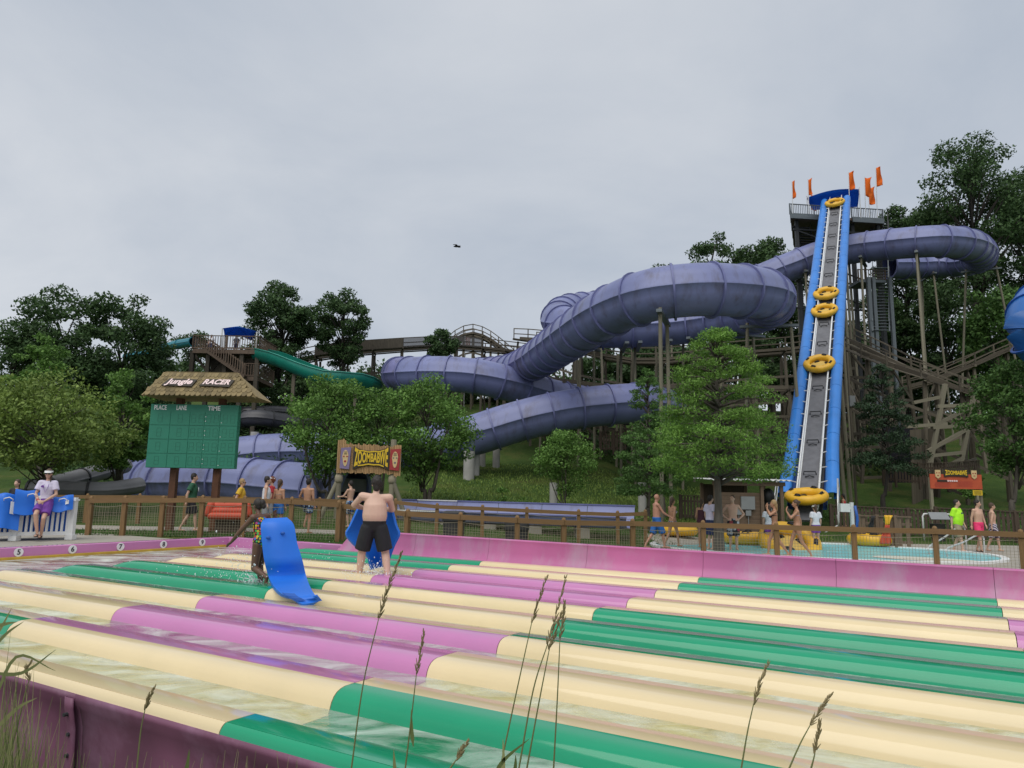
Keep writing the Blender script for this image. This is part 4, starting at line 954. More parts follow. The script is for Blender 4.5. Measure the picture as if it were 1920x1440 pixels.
beam_obj('post', (yo.x, yo.y + .05, ground(yo.x, yo.y) - .2), yo + Vector((0, .05, .1)), .12, .12, 'post_wood', ys)

# ------------------------------------------------------------------ pool
def ellipse_pts(c, a, b_, rot=0, n=64, pw=2.0):
    o_ = []
    for k in range(n):
        t = 2 * math.pi * k / n; x, y = a * math.copysign(abs(math.cos(t)) ** (2 / pw), math.cos(t)), b_ * math.copysign(abs(math.sin(t)) ** (2 / pw), math.sin(t)); o_.append((c[0] + x * math.cos(rot) - y * math.sin(rot), c[1] + x * math.sin(rot) + y * math.cos(rot)))
    return o_
PC = (10.35, 24.9); pe = ellipse_pts(PC, 5.3, 3.9, -.5, pw=2.3); pe2 = ellipse_pts(PC, 5.5, 4.1, -.5, pw=2.3); pe3 = ellipse_pts(PC, 4.7, 3.3, -.5, pw=2.3)
pool = MB(); pool.add([(x, y, .045) for x, y in pe], [tuple(range(len(pe)))]); tag(pool.build('pool_water', 'pool_water'), 'turquoise splash pool water at the conveyor foot', kind='structure')
pr_ = MB(); k = len(pe)
for z0_, z1_, e0, e1 in ((.09, .09, pe, pe2),): pr_.add([(x, y, z0_) for x, y in e0] + [(x, y, z1_) for x, y in e1], [(i, (i + 1) % k, (i + 1) % k + k, i + k) for i in range(k)])
pr_.add([(x, y, .02) for x, y in pe] + [(x, y, .09) for x, y in pe], [(i, (i + 1) % k, (i + 1) % k + k, i + k) for i in range(k)])
pr_.add([(x, y, .09) for x, y in pe2] + [(x, y, .0) for x, y in pe2], [(i, (i + 1) % k, (i + 1) % k + k, i + k) for i in range(k)])
tag(pr_.build('pool_rim', 'white'), kind='structure')
st_ = MB(); q = ellipse_pts((12.35, 21.6), 1.5, .8, -.6, 32); st_.add([(x, y, .052) for x, y in q], [tuple(range(32))]); tag(st_.build('pool_step', M('pool_step', (.62, .60, .5), .5, .05)), kind='structure')
def hrail(label, pts, rad=.028, group=None):
    base = Vector(pts[0]); root = empty('pool_handrail', (base.x, base.y, .03), label, 'handrail', group)
    b = MB(); b.tube(catmull(pts, 6), rad, 8); b.build('rail', 'alu', root, smooth=True)
    for p in (pts[0], pts[-1]): bb = MB(); bb.tube([(p[0], p[1], .03), (p[0], p[1], .05)], .07, 12); bb.build('base_plate', 'alu', root)
def gz(px, py, z=.03): q = Zp(px, py, z); return q
e0, e1 = gz(1743, 1040), gz(1812, 1034)
for dx, dy, lb in ((0, 0, 'white tubular pool handrail arching at the pool end'), (.1, -.8, 'second tubular pool handrail nearer the pink wall')):
    o = Vector((dx, dy, 0)); hrail(lb, [e0 + o, e0 + o + Vector((0, 0, .25)), e0.lerp(e1, .45) + o + Vector((0, 0, .55 if dy == 0 else .42)), e0.lerp(e1, .85) + o + Vector((0, 0, .88 if dy == 0 else .62)), e1 + o + Vector((0, 0, .8 if dy == 0 else .55)), e1 + o + Vector((.02, 0, .35)), e1 + o])
raft('yellow raft floating in the pool beside the wooden shed', (P(1400, 997, 27.3).x, 27.3, .06), None, .95)
raft('yellow raft floating near the white post in the pool', (P(1635, 1000, 27.8).x, 27.8, .06), None, .95)
raft('yellow raft lying on the lawn beside the fence corner', (P(1272, 992, 29).x, 29, .25), None, .8)
q = P(1478, 1018, 25.6); raft('big yellow raft tilted up by the attendants in the pool', (q.x, q.y, .05), Matrix.Rotation(R(32), 3, 'X'), 1.12)
# white post with box
q = P(1600, 1012, 26.5); wp_ = empty('control_post', (q.x, q.y, .02), 'white post with grey control box beside the pool', 'post')
beam_obj('post', (q.x, q.y, 0), (q.x, q.y, P(1600, 942, 26.5).z), .11, .11, 'offwhite', wp_)
b = MB(); c = P(1583, 952, 26.4); b.box(c, (.34, .2, .3)); b.box(c + Vector((.17, 0, .0)), (.1, .1, .1)); b.build('control_box', 'offwhite', wp_)
b = MB(); c = P(1605, 985, 26.4); b.tube([c + Vector((0, 0, .7)), c + Vector((.06, 0, .3)), c + Vector((.03, 0, -.1)), c + Vector((.08, 0, .2))], .05, 8); b.build('towel', 'blue_dark', wp_, smooth=True)
# slatted rack with towels
ra, rb_ = P(1612, 1012, 27.6), P(1712, 1020, 26.6); ra.z = rb_.z = .03
rk = picket_fence('slatted_fence', 'brown slatted fence behind the pool hung with life vests', [ra, ra.lerp(rb_, .35), ra.lerp(rb_, .7), rb_], 1.05, 'shed', .24, .13)
def garment(label, px, py0, py1, D, wpx, mats, cat, name):
    a, c = P(px, py0, D), P(px - 4, py1, D); root = empty(name, c, label, cat); n = len(mats); zt = a.z
    for k, mt_ in enumerate(mats):
        rows = []
        for i in range(6):
            v = (k + i / 5) / n; p = a.lerp(c, v); w = wpx * D / FPX * (.55 - .25 * math.sin(v * 5))
            rows.append([p + Vector((w * u_, -.06 - .05 * math.cos(u_ * 7 + v * 3), 0)) for u_ in np.linspace(-1, 1, 7)])
        b = MB(); b.sheet(rows, .03); b.build('cloth_fold', mt_, root, smooth=True)
garment('yellow and red life vest hanging on the slatted fence', 1664, 966, 1020, 26.9, 13, ['raft', 'orange_red', 'orange_red'], 'life vest', 'life_vest')
garment('black wetsuit strip hanging on the slatted fence', 1636, 967, 990, 27.2, 6, ['black'], 'life vest', 'life_vest')
# bin with white frame
q = gz(1760, 1015); bn = empty('trash_bin', (q.x, q.y, .03), 'dark bin with grey lid inside a white tube frame', 'bin')
b = MB(); b.tube([(q.x, q.y, .03), (q.x, q.y, .75), (q.x, q.y, .78)], [.26, .3, .32], 16); b.build('body', 'bin', bn, auto=40)
b = MB(); b.sheet([[(q.x - .4, q.y - .05, 1.28), (q.x + .4, q.y - .05, 1.28)], [(q.x - .42, q.y - .3, .98), (q.x + .42, q.y - .3, .98)]], .04); b.build('lid', 'grey_box', bn)
b = MB()
for s_ in (-1, 1): b.tube([(q.x + s_ * .62, q.y, .03), (q.x + s_ * .62, q.y, 1.1), (q.x + s_ * .55, q.y, 1.2), (q.x + s_ * .4, q.y, 1.2)], .04, 8)
b.build('frame', 'offwhite', bn, smooth=True)
# picket fences of the ramp and station
g3 = lambda px, D: Gd(px, D)
picket_fence('picket_fence', 'dark picket fence along the hill foot behind the pool', [g3(1556, 35), g3(1640, 34), g3(1700, 33.4), g3(1752, 33)], 1.15)
picket_fence('picket_fence', 'dark picket fence behind the bathers walking by the pool', [g3(1752, 33), g3(1820, 32.4), g3(1900, 31.5), g3(1990, 30.5)], 1.25)
def lift_pts(lst): return [P(*a) for a in lst]
picket_fence('picket_fence', 'brown picket ramp railing below the wooden coaster tunnel', lift_pts([(1657, 902, 46), (1680, 905, 45.6), (1725, 909, 45), (1775, 908, 45), (1840, 902, 46)]), 1.25)
picket_fence('picket_fence', 'brown picket fence on the hill behind the pump shed', [g3(1275, 39), g3(1340, 39), g3(1400, 38.6), g3(1462, 38)], 1.2)
picket_fence('picket_fence', 'dark picket screen under the tube beside the small tree', [P(1125, 846, 55), P(1150, 845, 55), P(1175, 845, 55)], 1.4, step=.2)
picket_fence('picket_fence', 'grey brown fence on the hill below the lowest tube', [Gd(1000, 62), Gd(1030, 62), Gd(1072, 62), Gd(1110, 62)], 2.0, 'timber', .3, .2)
# tunnel with curved wood wall and A-frame bent
tn = empty('coaster_tunnel', Gd(1720, 49), 'dark coaster tunnel mouth with curved grey plank wall', 'tunnel')
for k in range(11):
    a = k / 10; p0 = P(1710 + 48 * a, 900, 48 + 2.5 * math.sin(a * 2)); pt = P(1709 + 50 * a, 806 - 4 * a, 48 + 2.5 * math.sin(a * 2)); p0.z = ground(p0.x, p0.y) - .2
    beam_obj('plank', p0, pt, .2, .06, 'timber', tn)
b = MB(); b.sheet([[P(x, y, 49.6) for x in (1655, 1712)] for y in (800, 850, 905)], .1); b.build('tunnel_mouth_shade', 'inner_shade', tn)  # near-black sheet added as the darkness within the tunnel mouth
beam_obj('lintel', P(1655, 838, 48.6), P(1712, 838, 48.4), .3, .5, 'timber_dark', tn); beam_obj('jamb', P(1660, 905, 48.6), P(1660, 838, 48.6), .3, .3, 'timber', tn)
af = empty('timber_bent', Gd(1775, 47), 'tall leaning timber bent with ladder-like braces beside the tunnel', 'timber frame')
for a, c in (((1740, 893), (1772, 720)), ((1797, 893), (1826, 742)), ((1742, 855), (1808, 848)), ((1748, 802), (1820, 798)), ((1757, 762), (1824, 760)), ((1740, 846), (1812, 805)), ((1750, 890), (1806, 858)), ((1752, 798), (1822, 762)), ((1700, 800), (1775, 795)), ((1712, 755), (1760, 745))): beam_obj('timber', P(*a, 47), P(*c, 47), .26, .22, 'post_wood', af)
st = empty('speaker_post', Gd(1605, 46), 'thin post with small grey box among the coaster timbers', 'post'); q = P(1602, 800, 46); beam_obj('post', Gd(1605, 46), P(1588, 660, 46), .12, .12, 'timber', st); b = MB(); b.box(P(1598, 752, 45.9), (.35, .15, .7)); b.build('box', 'grey_box', st)

# ------------------------------------------------------------------ pump shed
sh = empty('pump_shed', Gd(1410, 33), 'small brown pump shed with corrugated white roof', 'shed')
SX0, SX1 = P(1338, 930, 33).x, P(1470, 930, 33).x; sz1 = P(1400, 905, 33).z; sz0 = ground(12, 33)
nb = 11; x_m = P(1427, 930, 33).x
for k in range(nb):
    z = sz0 + (sz1 - .45 - sz0) * (k + .5) / nb; beam_obj('siding_board', (SX0 + .1, 33 + .012 * (k % 2), z), (x_m, 33 + .012 * (k % 2), z), (sz1 - .45 - sz0) / nb * .97, .05, 'shed', sh) if False else inst('siding_board', (UNIT.get('sid') or UNIT.setdefault('sid', MB().box((0, 0, 0), (1, 1, 1)).mesh('siding_board', 'shed'))), ((SX0 + .1 + x_m) / 2, 33 + .012 * (k % 2), z), sh, None, (x_m - SX0 - .1, .05, (sz1 - .45 - sz0) / nb * .97))
for x in (SX0 + .05, x_m, SX1 - .15):
    for y in (32.9, 35.2): beam_obj('post', (x, y, sz0 - .2), (x, y, sz1), .14, .14, 'shed', sh)
beam_obj('fascia', (SX0 - .1, 32.8, sz1 - .05), (SX1, 32.8, sz1 - .05), .06, .18, 'shed', sh)
b = MB(); rows = []; npx = 60
for yv in (32.5, 35.6): rows.append([(SX0 - .3 + (SX1 - SX0 + .5) * i / npx, yv, sz1 + .1 + .03 * math.sin(i * 1.6) + (yv - 32.5) * .04) for i in range(npx + 1)])
b.sheet(rows, .01); b.build('roof', 'offwhite', sh)
b = MB(); b.box(((SX0 + x_m) / 2, 35.2, (sz0 + sz1) / 2), (x_m - SX0, .06, sz1 - sz0 - .1)); b.build('back_wall', 'dark_picket', sh)
b = MB(); c = P(1402, 943, 32.9); b.box(c, (.62, .14, .58)); b.build('meter_box', 'grey_box', sh)
for px, py in ((1385, 960), (1403, 962)):
    b = MB(); c = P(px, py, 32.9); b.box(c, (.24, .1, .24)); b.build('switch_box', 'grey_box', sh)
    b = MB(); b.tube([c - Vector((0, 0, .1)), Vector((c.x, c.y, sz0))], .02, 6); b.build('conduit', 'grey_box', sh)
pm = empty('pump_motor', (P(1441, 960, 33.2).x, 33.4, sz0), 'black pump motor standing under the shed roof', 'pump'); c = P(1441, 945, 33.4)
b = MB(); b.ell(c + Vector((0, 0, .35)), (.3, .25, .38)); b.build('motor_housing', 'black', pm, smooth=True)
b = MB(); b.tube([Vector((c.x, c.y, sz0)), c + Vector((0, 0, .1))], [.2, .2], 12); b.build('pump_casing', 'black', pm, auto=40)
b = MB(); b.tube([c + Vector((0, -.26, -.05)), c + Vector((0, -.3, -.05))], .06, 12); b.build('dial', 'offwhite', pm)
b = MB(); b.tube([c + Vector((.05, -.2, -.2)), Vector((c.x + .05, c.y - .2, sz0))], .03, 8); b.build('pipe', 'grey_box', pm)

# ------------------------------------------------------------------ bins on the lawn
def bin_(label, px, top, D):
    q = P(px, top, D); g_ = ground(q.x, q.y); root = empty('trash_bin', (q.x, q.y, g_), label, 'bin'); h = q.z - g_; w = .33
    n = 16; b = MB(); sq = lambda r_, z: [(q.x + r_ * math.copysign(abs(math.cos(a)) ** .5, math.cos(a)), q.y + r_ * math.copysign(abs(math.sin(a)) ** .5, math.sin(a)), z) for a in [2 * math.pi * (j + .5) / n for j in range(n)]]
    def stack(lv):
        vs = [v for r_, z in lv for v in sq(r_, g_ + z)]; b.add(vs, [(i * n + j, i * n + (j + 1) % n, (i + 1) * n + (j + 1) % n, (i + 1) * n + j) for i in range(len(lv) - 1) for j in range(n)] + [tuple((len(lv) - 1) * n + j for j in range(n))])
    stack([(w * .92, 0), (w, h * .7)]); b.build('body', 'bin', root, auto=40); b = MB(); stack([(w * 1.08, h * .7), (w * 1.1, h * .76), (w * 1.05, h * .95), (w * .85, h)]); b.build('lid', 'bin', root, auto=40)
bin_('taller black trash bin on the lawn below the large maple', 852, 958, 22.5); bin_('lower wide black trash bin on the lawn behind a fence post', 969, 976, 21)

# ------------------------------------------------------------------ white railing with mats
WL, WR = P(-75, 925, 17.2), P(140, 936, 18.6); WR.z = ground(WR.x, WR.y) + .03; WL.z = ground(WL.x, WL.y) + .03
wr = empty('white_railing', WL.lerp(WR, .5), 'white plastic railing in front of the stacked blue mats', 'railing')
wn_ = 3; hp = P(140, 935, 18.6).z - WR.z
for k in range(wn_):
    p = WL.lerp(WR, k / (wn_ - 1)) 
    b = MB(); b.box(p + Vector((0, 0, hp / 2 - .05)), (.13, .13, hp)); b.box(p + Vector((0, 0, .06)), (.19, .19, .12)); b.box(p + Vector((0, 0, hp - .03)), (.18, .18, .05)); b.box(p + Vector((0, 0, hp + .01)), (.12, .12, .04)); b.build('post', 'white', wr)
SEAT_H, bt2 = hp * .82, .16
for z in (bt2, SEAT_H): beam_obj('rail', WL + Vector((0, 0, z)), WR + Vector((0, 0, z)), .06, .09, 'white', wr)
nb_ = 22
for k in range(1, nb_):
    if k == nb_ // 2: continue
    p = WL.lerp(WR, k / nb_); beam_obj('baluster', p + Vector((0, 0, bt2)), p + Vector((0, 0, SEAT_H)), .045, .045, 'white', wr)
wd_ = (WR - WL).normalized(); wn2 = Vector((-wd_.y, wd_.x, 0))
def mat_sheet(name, label, rows, th=.035, group=None, handles=True, cat='mat'):
    flat = [Vector(p) for r_ in rows for p in r_]; base = Vector((sum(p.x for p in flat) / len(flat), sum(p.y for p in flat) / len(flat), min(p.z for p in flat)))
    root = empty(name, base, label, cat, group)
    rr = [catmull(r_, 4) for r_ in rows]; cols = [catmull([r_[j] for r_ in rr], 4) for j in range(len(rr[0]))]
    b = MB(); b.sheet([[c[i] for c in cols] for i in range(len(cols[0]))], th); b.build('foam_sheet', 'mat_blue', root, auto=60)
    return root, [[c[i] for c in cols] for i in range(len(cols[0]))]
def drape(label, f0, f1, top, front, back, roll=0.):
    a, c = WL.lerp(WR, f0), WL.lerp(WR, f1); rows = []
    prof = [(.62, top - back), (.5, top - .1), (.3, top + .02), (.0, top + .05 + roll), (-.12, top - .05 + roll), (-.16, top - front * .5), (-.22, top - front)]
    for o_, z in prof: rows.append([a.lerp(c, t) + wn2 * (o_ + .05 * math.sin(t * 6 + f0 * 9)) + Vector((0, 0, z + .04 * math.sin(t * 5 + f0 * 20))) for t in (0, .33, .67, 1)])
    root, g_ = mat_sheet('foam_mat', label, rows)
    nr_, nc_ = len(g_), len(g_[0]); i = int(nr_ * .70); j_ = nc_ // 2
    hpz = g_[i][j_] - wn2 * .04
    b = MB(); b.tube([hpz - wd_ * .1, hpz - wd_ * .1 - wn2 * .05 + Vector((0, 0, .05)), hpz - wn2 * .06 + Vector((0, 0, .08)), hpz + wd_ * .08 - wn2 * .05 + Vector((0, 0, .03)), hpz + wd_ * .08], .012, 6); b.build('handle', 'white', root, smooth=True)
    b = MB(); b.sheet([[p - wn2 * .045 for p in r_[j_ + 1:j_ + 4]] for r_ in g_[i:i + 4]], .008); b.build('patch', 'white', root)
drape('blue foam mat draped over the white railing with its tail cut square', .30, .52, hp * .98, .72, .5, .06)
drape('blue foam mat curled over the railing beside the seated lifeguard', .46, .76, hp * 1.05, .42, .6, .12)
drape('blue foam mat sagging over the railing near the white corner post', .80, .985, hp * 1.0, .30, .7, .02)
drape('blue foam mat folded down the far end of the white railing', .08, .32, hp * .92, .62, .5, .08)
for k, (f0, f1, z) in enumerate([(.36, .66, .1), (.6, .97, .12), (.1, .4, .1)]):
    rows = []
    for o_, zz in ((.3, z), (.34, hp * .5), (.42, hp * .85), (.62, hp * .95), (.9, hp * .6), (1.0, z)): rows.append([WL.lerp(WR, f0 + (f1 - f0) * t) + wn2 * (o_ + .06 * math.sin(4 * t + k)) + Vector((0, 0, zz)) for t in (0, .5, 1)])
    mat_sheet('foam_mat', ['dark blue foam mat stacked behind the railing under the curled mat', 'blue foam mat standing behind the railing near the corner post', 'blue foam mat standing behind the railing under the folded mat'][k], rows)

# orange rescue board behind the fence
oa, ob = P(388, 950, 22.3), P(470, 951, 22.3); oc = (oa + ob) / 2; og = ground(oc.x, oc.y)
orr = empty('rescue_raft', (oc.x, oc.y, og), 'orange inflatable rescue raft leaning behind the netted fence', 'raft')
b = MB(); L_ = (ob - oa).length
for k, z in enumerate((-.05, .1, .25)): b.cone(oa + Vector((.15, .05 * k, z - .22)), ob + Vector((-.15, .05 * k, z - .22)), .12, .12, 12)
b.cone(oa + Vector((.05, 0, -.2)), oa + Vector((.12, 0, .05)), .12, .12); b.cone(ob + Vector((-.05, 0, -.2)), ob + Vector((-.12, 0, .05)), .12, .12); b.build('tubes', 'orange_red', orr, smooth=True)
b = MB(); b.tube([oc + Vector((-.1, -.12, .12)), oc + Vector((0, -.2, .2)), oc + Vector((.2, -.15, .14))], .015, 6); b.build('grab_line', 'orange_red', orr)
b = MB(); b.box((oc.x, oc.y + .25, (og + oc.z - .35) / 2), (L_ * .7, .1, max(.1, oc.z - .35 - og))); b.build('stand', 'dark_picket', orr)
# bird
bo = P(856, 462, 70); bd = empty('bird', bo, 'dark bird gliding alone in the grey sky', 'bird')
b = MB(); b.ell(bo, (.32, .1, .1)); b.ell(bo + Vector((.33, 0, .03)), (.1, .07, .07)); b.build('body', 'black', bd, smooth=True)
for s_ in (-1, 1):
    b = MB(); b.sheet([[bo + Vector((x - .08, s_ * y * .4 , z)) + Vector((-.25 * y if s_ < 0 else .2 * y, 0, 0)) for x in (0, .25)] for y, z in ((0, .03), (.4, .14), (.8, .12), (1.05, .02))], .02); b.build('wing', 'black', bd)
fo = P(873, 651, 80); fg = empty('flag', (fo.x, fo.y, ground(fo.x, fo.y)), 'small red and white flag hanging among the coaster timbers', 'flag'); q = P(872, 630, 80)
beam_obj('pole', (fo.x, fo.y, ground(fo.x, fo.y)), q, .08, .08, 'alu', fg, True)
for k in range(5):
    b = MB(); b.sheet([[q + Vector((.1 + .1 * k, .05 * math.sin(k), -.1 - .03 * k)), q + Vector((.2 + .1 * k, .05 * math.sin(k + 1), -.13 - .03 * k))], [q + Vector((.1 + .1 * k, .05 * math.sin(k), -1.0 - .05 * k)), q + Vector((.2 + .1 * k, .05 * math.sin(k + 1), -1.02 - .05 * k))]], .01); b.build('stripe', 'mask_red' if k % 2 == 0 else 'white', fg)
# ------------------------------------------------------------------ trees
def leaf_mesh(name, C, Nv, size, mat, rs, off, aspect=.55, droop=0.):
    n = len(C); d = rs.normal(size=(n, 3)); d[:, 2] -= droop; d /= np.linalg.norm(d, axis=1)[:, None]
    w = np.cross(d, Nv + rs.normal(size=(n, 3)) * .7); w /= np.linalg.norm(w, axis=1)[:, None] + 1e-9
    s = size * rs.uniform(.6, 1.3, n)[:, None]
    V = np.empty((n, 4, 3)); V[:, 0] = C - d * s * .5; V[:, 1] = C + w * s * aspect * .5 + d * s * .05; V[:, 2] = C + d * s * .5; V[:, 3] = C - w * s * aspect * .5 + d * s * .05
    V = V.reshape(-1, 3) - np.array(off)
    me = bpy.data.meshes.new(name); me.vertices.add(n * 4); me.vertices.foreach_set('co', V.ravel().astype(np.float32))
    me.loops.add(n * 4); me.loops.foreach_set('vertex_index', np.arange(n * 4, dtype=np.int32))
    me.polygons.add(n); me.polygons.foreach_set('loop_start', np.arange(0, n * 4, 4, dtype=np.int32)); me.polygons.foreach_set('loop_total', np.full(n, 4, np.int32))
    me.update(calc_edges=True); me.validate(); me.materials.append(MT[mat]); return me
def tree(label, px, top, w_px, D, bot, mat, n=9000, leaf=.2, kind='round', name='tree', seed=0, bark='bark', clumps=60, dens=1., lean=0., trunk_r=None, group=None, stems=1, base=None, cat='tree', aspect=.55):
    rs = np.random.default_rng(seed + int(px) * 7 + int(D)); g_ = Gd(px, D) if base is None else base
    tp = P(px, top, D); bz = P(px, bot, D).z; H = tp.z - g_.z; w = w_px * D / FPX / 2
    root = empty(name, g_, label, cat, group)
    ch = tp.z - bz; cz = bz + ch * .5; cx_, cy_ = tp.x * .7 + g_.x * .3 + lean, g_.y
    # clump centres
    U = rs.normal(size=(clumps, 3)); U /= np.linalg.norm(U, axis=1)[:, None]; rad = rs.uniform(.25, 1, clumps) ** .5
    if kind == 'cone':
        zf = rs.uniform(0, 1, clumps) ** 1.05; ang = rs.uniform(0, 2 * np.pi, clumps); rr = (1 - zf) ** .6 * np.where(zf < .2, .7 + 1.2 * zf, .94) + .03
        rho = rr * rs.uniform(.3, 1, clumps) ** .6
        K = np.stack([cx_ + rho * np.cos(ang) * w, cy_ + rho * np.sin(ang) * w, bz + zf * ch * .97], 1); cr_ = w * .25 * (1.15 - .55 * zf) * (100 / clumps) ** .33
    else:
        K = np.stack([cx_ + U[:, 0] * rad * w * .86, cy_ + U[:, 1] * rad * w * .86, cz + U[:, 2] * rad * ch * .46], 1)
        K[:, 0] += rs.normal(size=clumps) * w * .05
        fz = (K[:, 2] - bz) / ch; sc_ = np.where(fz < .35, .75 + .7 * fz, 1.0); K[:, 0] = cx_ + (K[:, 0] - cx_) * sc_
        cr_ = w * rs.uniform(.20, .34, clumps) * (60 / clumps) ** .33
    cr_ = np.broadcast_to(cr_, (clumps,)); per = np.maximum(8, (n * cr_ ** 2 / (cr_ ** 2).sum()).astype(int)); C = []; Nv = []
    for k in range(clumps):
        q = rs.normal(size=(per[k], 3)); q /= np.linalg.norm(q, axis=1)[:, None]; rr = rs.uniform(.2, 1.05, per[k]) ** .6
        sq = np.array([1, 1, .62 if kind != 'cone' else .38]); C.append(K[k] + q * (rr * cr_[k])[:, None] * sq); Nv.append(q + np.array([0, 0, .9]))
    C = np.concatenate(C); Nv = np.concatenate(Nv)
    me = leaf_mesh('crown', C, Nv, leaf, mat, rs, g_, aspect if kind != 'cone' else .3, .25 if kind == 'cone' else .1)
    link('crown', me, root)
    tr_ = trunk_r or max(.05, H * .018); b = MB()
    for s_ in range(stems):
        o_ = Vector((rs.normal() * .25, rs.normal() * .25, 0)) * (stems > 1); sx = rs.normal() * .1
        tpz = bz + ch * (.85 if kind == 'cone' else .55)
        pts = [g_ + o_ * .3 - Vector((0, 0, .25)), g_ + o_ * .4 + Vector((0, 0, H * .12)), Vector((g_.x * .6 + cx_ * .4, cy_, (g_.z + bz) / 2 + .3)) + o_ + Vector((sx * .3, 0, 0)), Vector((cx_ + sx, cy_, bz + ch * .25)) + o_ * 2, Vector((cx_, cy_, tpz)) + o_ * 3]
        b.tube(catmull(pts, 4), list(np.linspace(tr_, tr_ * .22, 17)), 9)
    b.build('trunk', bark, root, smooth=True)
    b = MB(); ax0 = np.array([cx_, cy_, 0])
    for k in range(0, clumps, 2):
        e_ = Vector(K[k]); zs_ = max(bz - .05 * ch, e_.z - ch * .28) if kind != 'cone' else e_.z - .05 * ch
        s0 = Vector((cx_, cy_, min(zs_, bz + ch * .8))); m_ = s0.lerp(e_, .5) + Vector((0, 0, ch * .03)); r_ = tr_ * .28
        b.tube([s0, m_, e_], [r_, r_ * .6, r_ * .2], 5)
    b.build('branches', bark, root, smooth=True)
    return root
T = tree
T('leafy yellow-green tree arching over the lifeguard', 95, 690, 310, 30, 905, 'leaf_yellow', 19000, .16, clumps=130, seed=1)
T('slender green tree leaning towards the scoreboard', 235, 672, 125, 34, 900, 'leaf_maple', 9000, .17, 'round', seed=2, clumps=80)
T('bright green conical tree behind the yellow-green tree', 78, 622, 125, 38, 840, 'leaf_maple', 10000, .19, 'round', seed=3, clumps=90)
T('dark oak with ragged crown at the picture edge', 25, 585, 170, 52, 800, 'leaf_dark', 7000, .3, seed=4, clumps=45, bark='bark_dark')
T('tall dark oak behind the bright conical tree', 120, 536, 200, 54, 800, 'leaf_dark', 15000, .3, seed=5, clumps=55, bark='bark_dark')
T('tall dark oak crossed by the teal tube slide', 235, 536, 175, 56, 820, 'leaf_dark', 15000, .3, seed=6, clumps=55, bark='bark_dark')
T('thin open-crowned tree beside the wooden slide tower', 352, 597, 105, 72, 760, 'leaf_dark', 3600, .33, seed=7, clumps=32, bark='bark_dark')
T('tall dark tree right of the blue tower canopy', 528, 520, 155, 66, 730, 'leaf_dark', 17000, .3, seed=8, clumps=95, bark='bark_dark')
T('tall dark tree with notched crown above the coaster track', 640, 532, 118, 70, 700, 'leaf_dark', 12000, .3, seed=19, clumps=80, bark='bark_dark')
for k, (px, top, w, D, bot) in enumerate([(300, 690, 130, 58, 860), (470, 700, 130, 66, 840), (560, 690, 120, 66, 830), (640, 715, 110, 68, 850), (690, 690, 70, 84, 790)]):
    T(['low dark tree behind the scoreboard roof', 'low dark tree under the wooden tower stairs', 'low dark tree under the teal flume', 'low dark tree below the coaster trestle', 'low dark tree left of the purple tube bend'][k], px, top, w, D, bot, 'leaf_dark', 5000, .32, seed=20 + k, clumps=40, bark='bark_dark')
T('round maple left of the entrance sign', 618, 702, 200, 35, 905, 'leaf_maple', 11000, .17, seed=10, clumps=75, stems=2)
T('round maple directly behind the entrance sign', 712, 722, 165, 36, 900, 'leaf_maple', 9000, .17, seed=11, clumps=65, stems=2)
T('large round maple right of the entrance sign', 800, 697, 205, 37, 905, 'leaf_maple', 14000, .17, seed=12, clumps=85, stems=3)
T('small bushy maple on the open lawn', 1062, 797, 125, 36, 925, 'leaf_maple', 7000, .14, seed=13, clumps=55, stems=4, trunk_r=.05)
T('narrow cypress behind the big feathery tree', 1214, 684, 140, 31, 925, 'leaf_mid', 15000, .14, 'cone', seed=14, clumps=150)
T('big feathery bald cypress standing at the pool fence', 1346, 610, 315, 23.6, 893, 'leaf_cypress', 34000, .115, 'cone', seed=15, clumps=230, trunk_r=.2)
T('small green tree top beside the arched coaster hill', 822, 606, 66, 72, 690, 'leaf_dark', 3500, .3, seed=16, clumps=30, bark='bark_dark')
T('tall spreading oak towering over the tube loop', 1825, 256, 235, 84, 600, 'leaf_dark', 24000, .42, seed=30, clumps=95, bark='bark_dark')
T('tall oak at the right behind the bright blue tube', 1925, 315, 170, 86, 640, 'leaf_dark', 16000, .42, seed=31, clumps=55, bark='bark_dark')
T('oak just right of the start tower deck', 1698, 378, 140, 86, 600, 'leaf_dark', 12000, .4, seed=32, clumps=50, bark='bark_dark')
T('oak left of the start tower deck', 1452, 446, 165, 88, 640, 'leaf_dark', 15000, .4, seed=33, clumps=50, bark='bark_dark')
T('feathery oak above the big tube curve', 1335, 424, 125, 90, 620, 'leaf_dark', 8500, .4, seed=34, clumps=45, bark='bark_dark')
T('leafy oak filling the gap above the big tube curve', 1392, 458, 130, 92, 640, 'leaf_dark', 9000, .42, seed=37, clumps=50, bark='bark_dark')
T('thin tree poking up behind the big tube curve', 1243, 470, 72, 90, 600, 'leaf_dark', 2600, .36, seed=35, clumps=26, bark='bark_dark')
T('small tree top behind the upper tube bend', 1098, 540, 55, 88, 640, 'leaf_dark', 1500, .36, seed=36, clumps=18, bark='bark_dark')
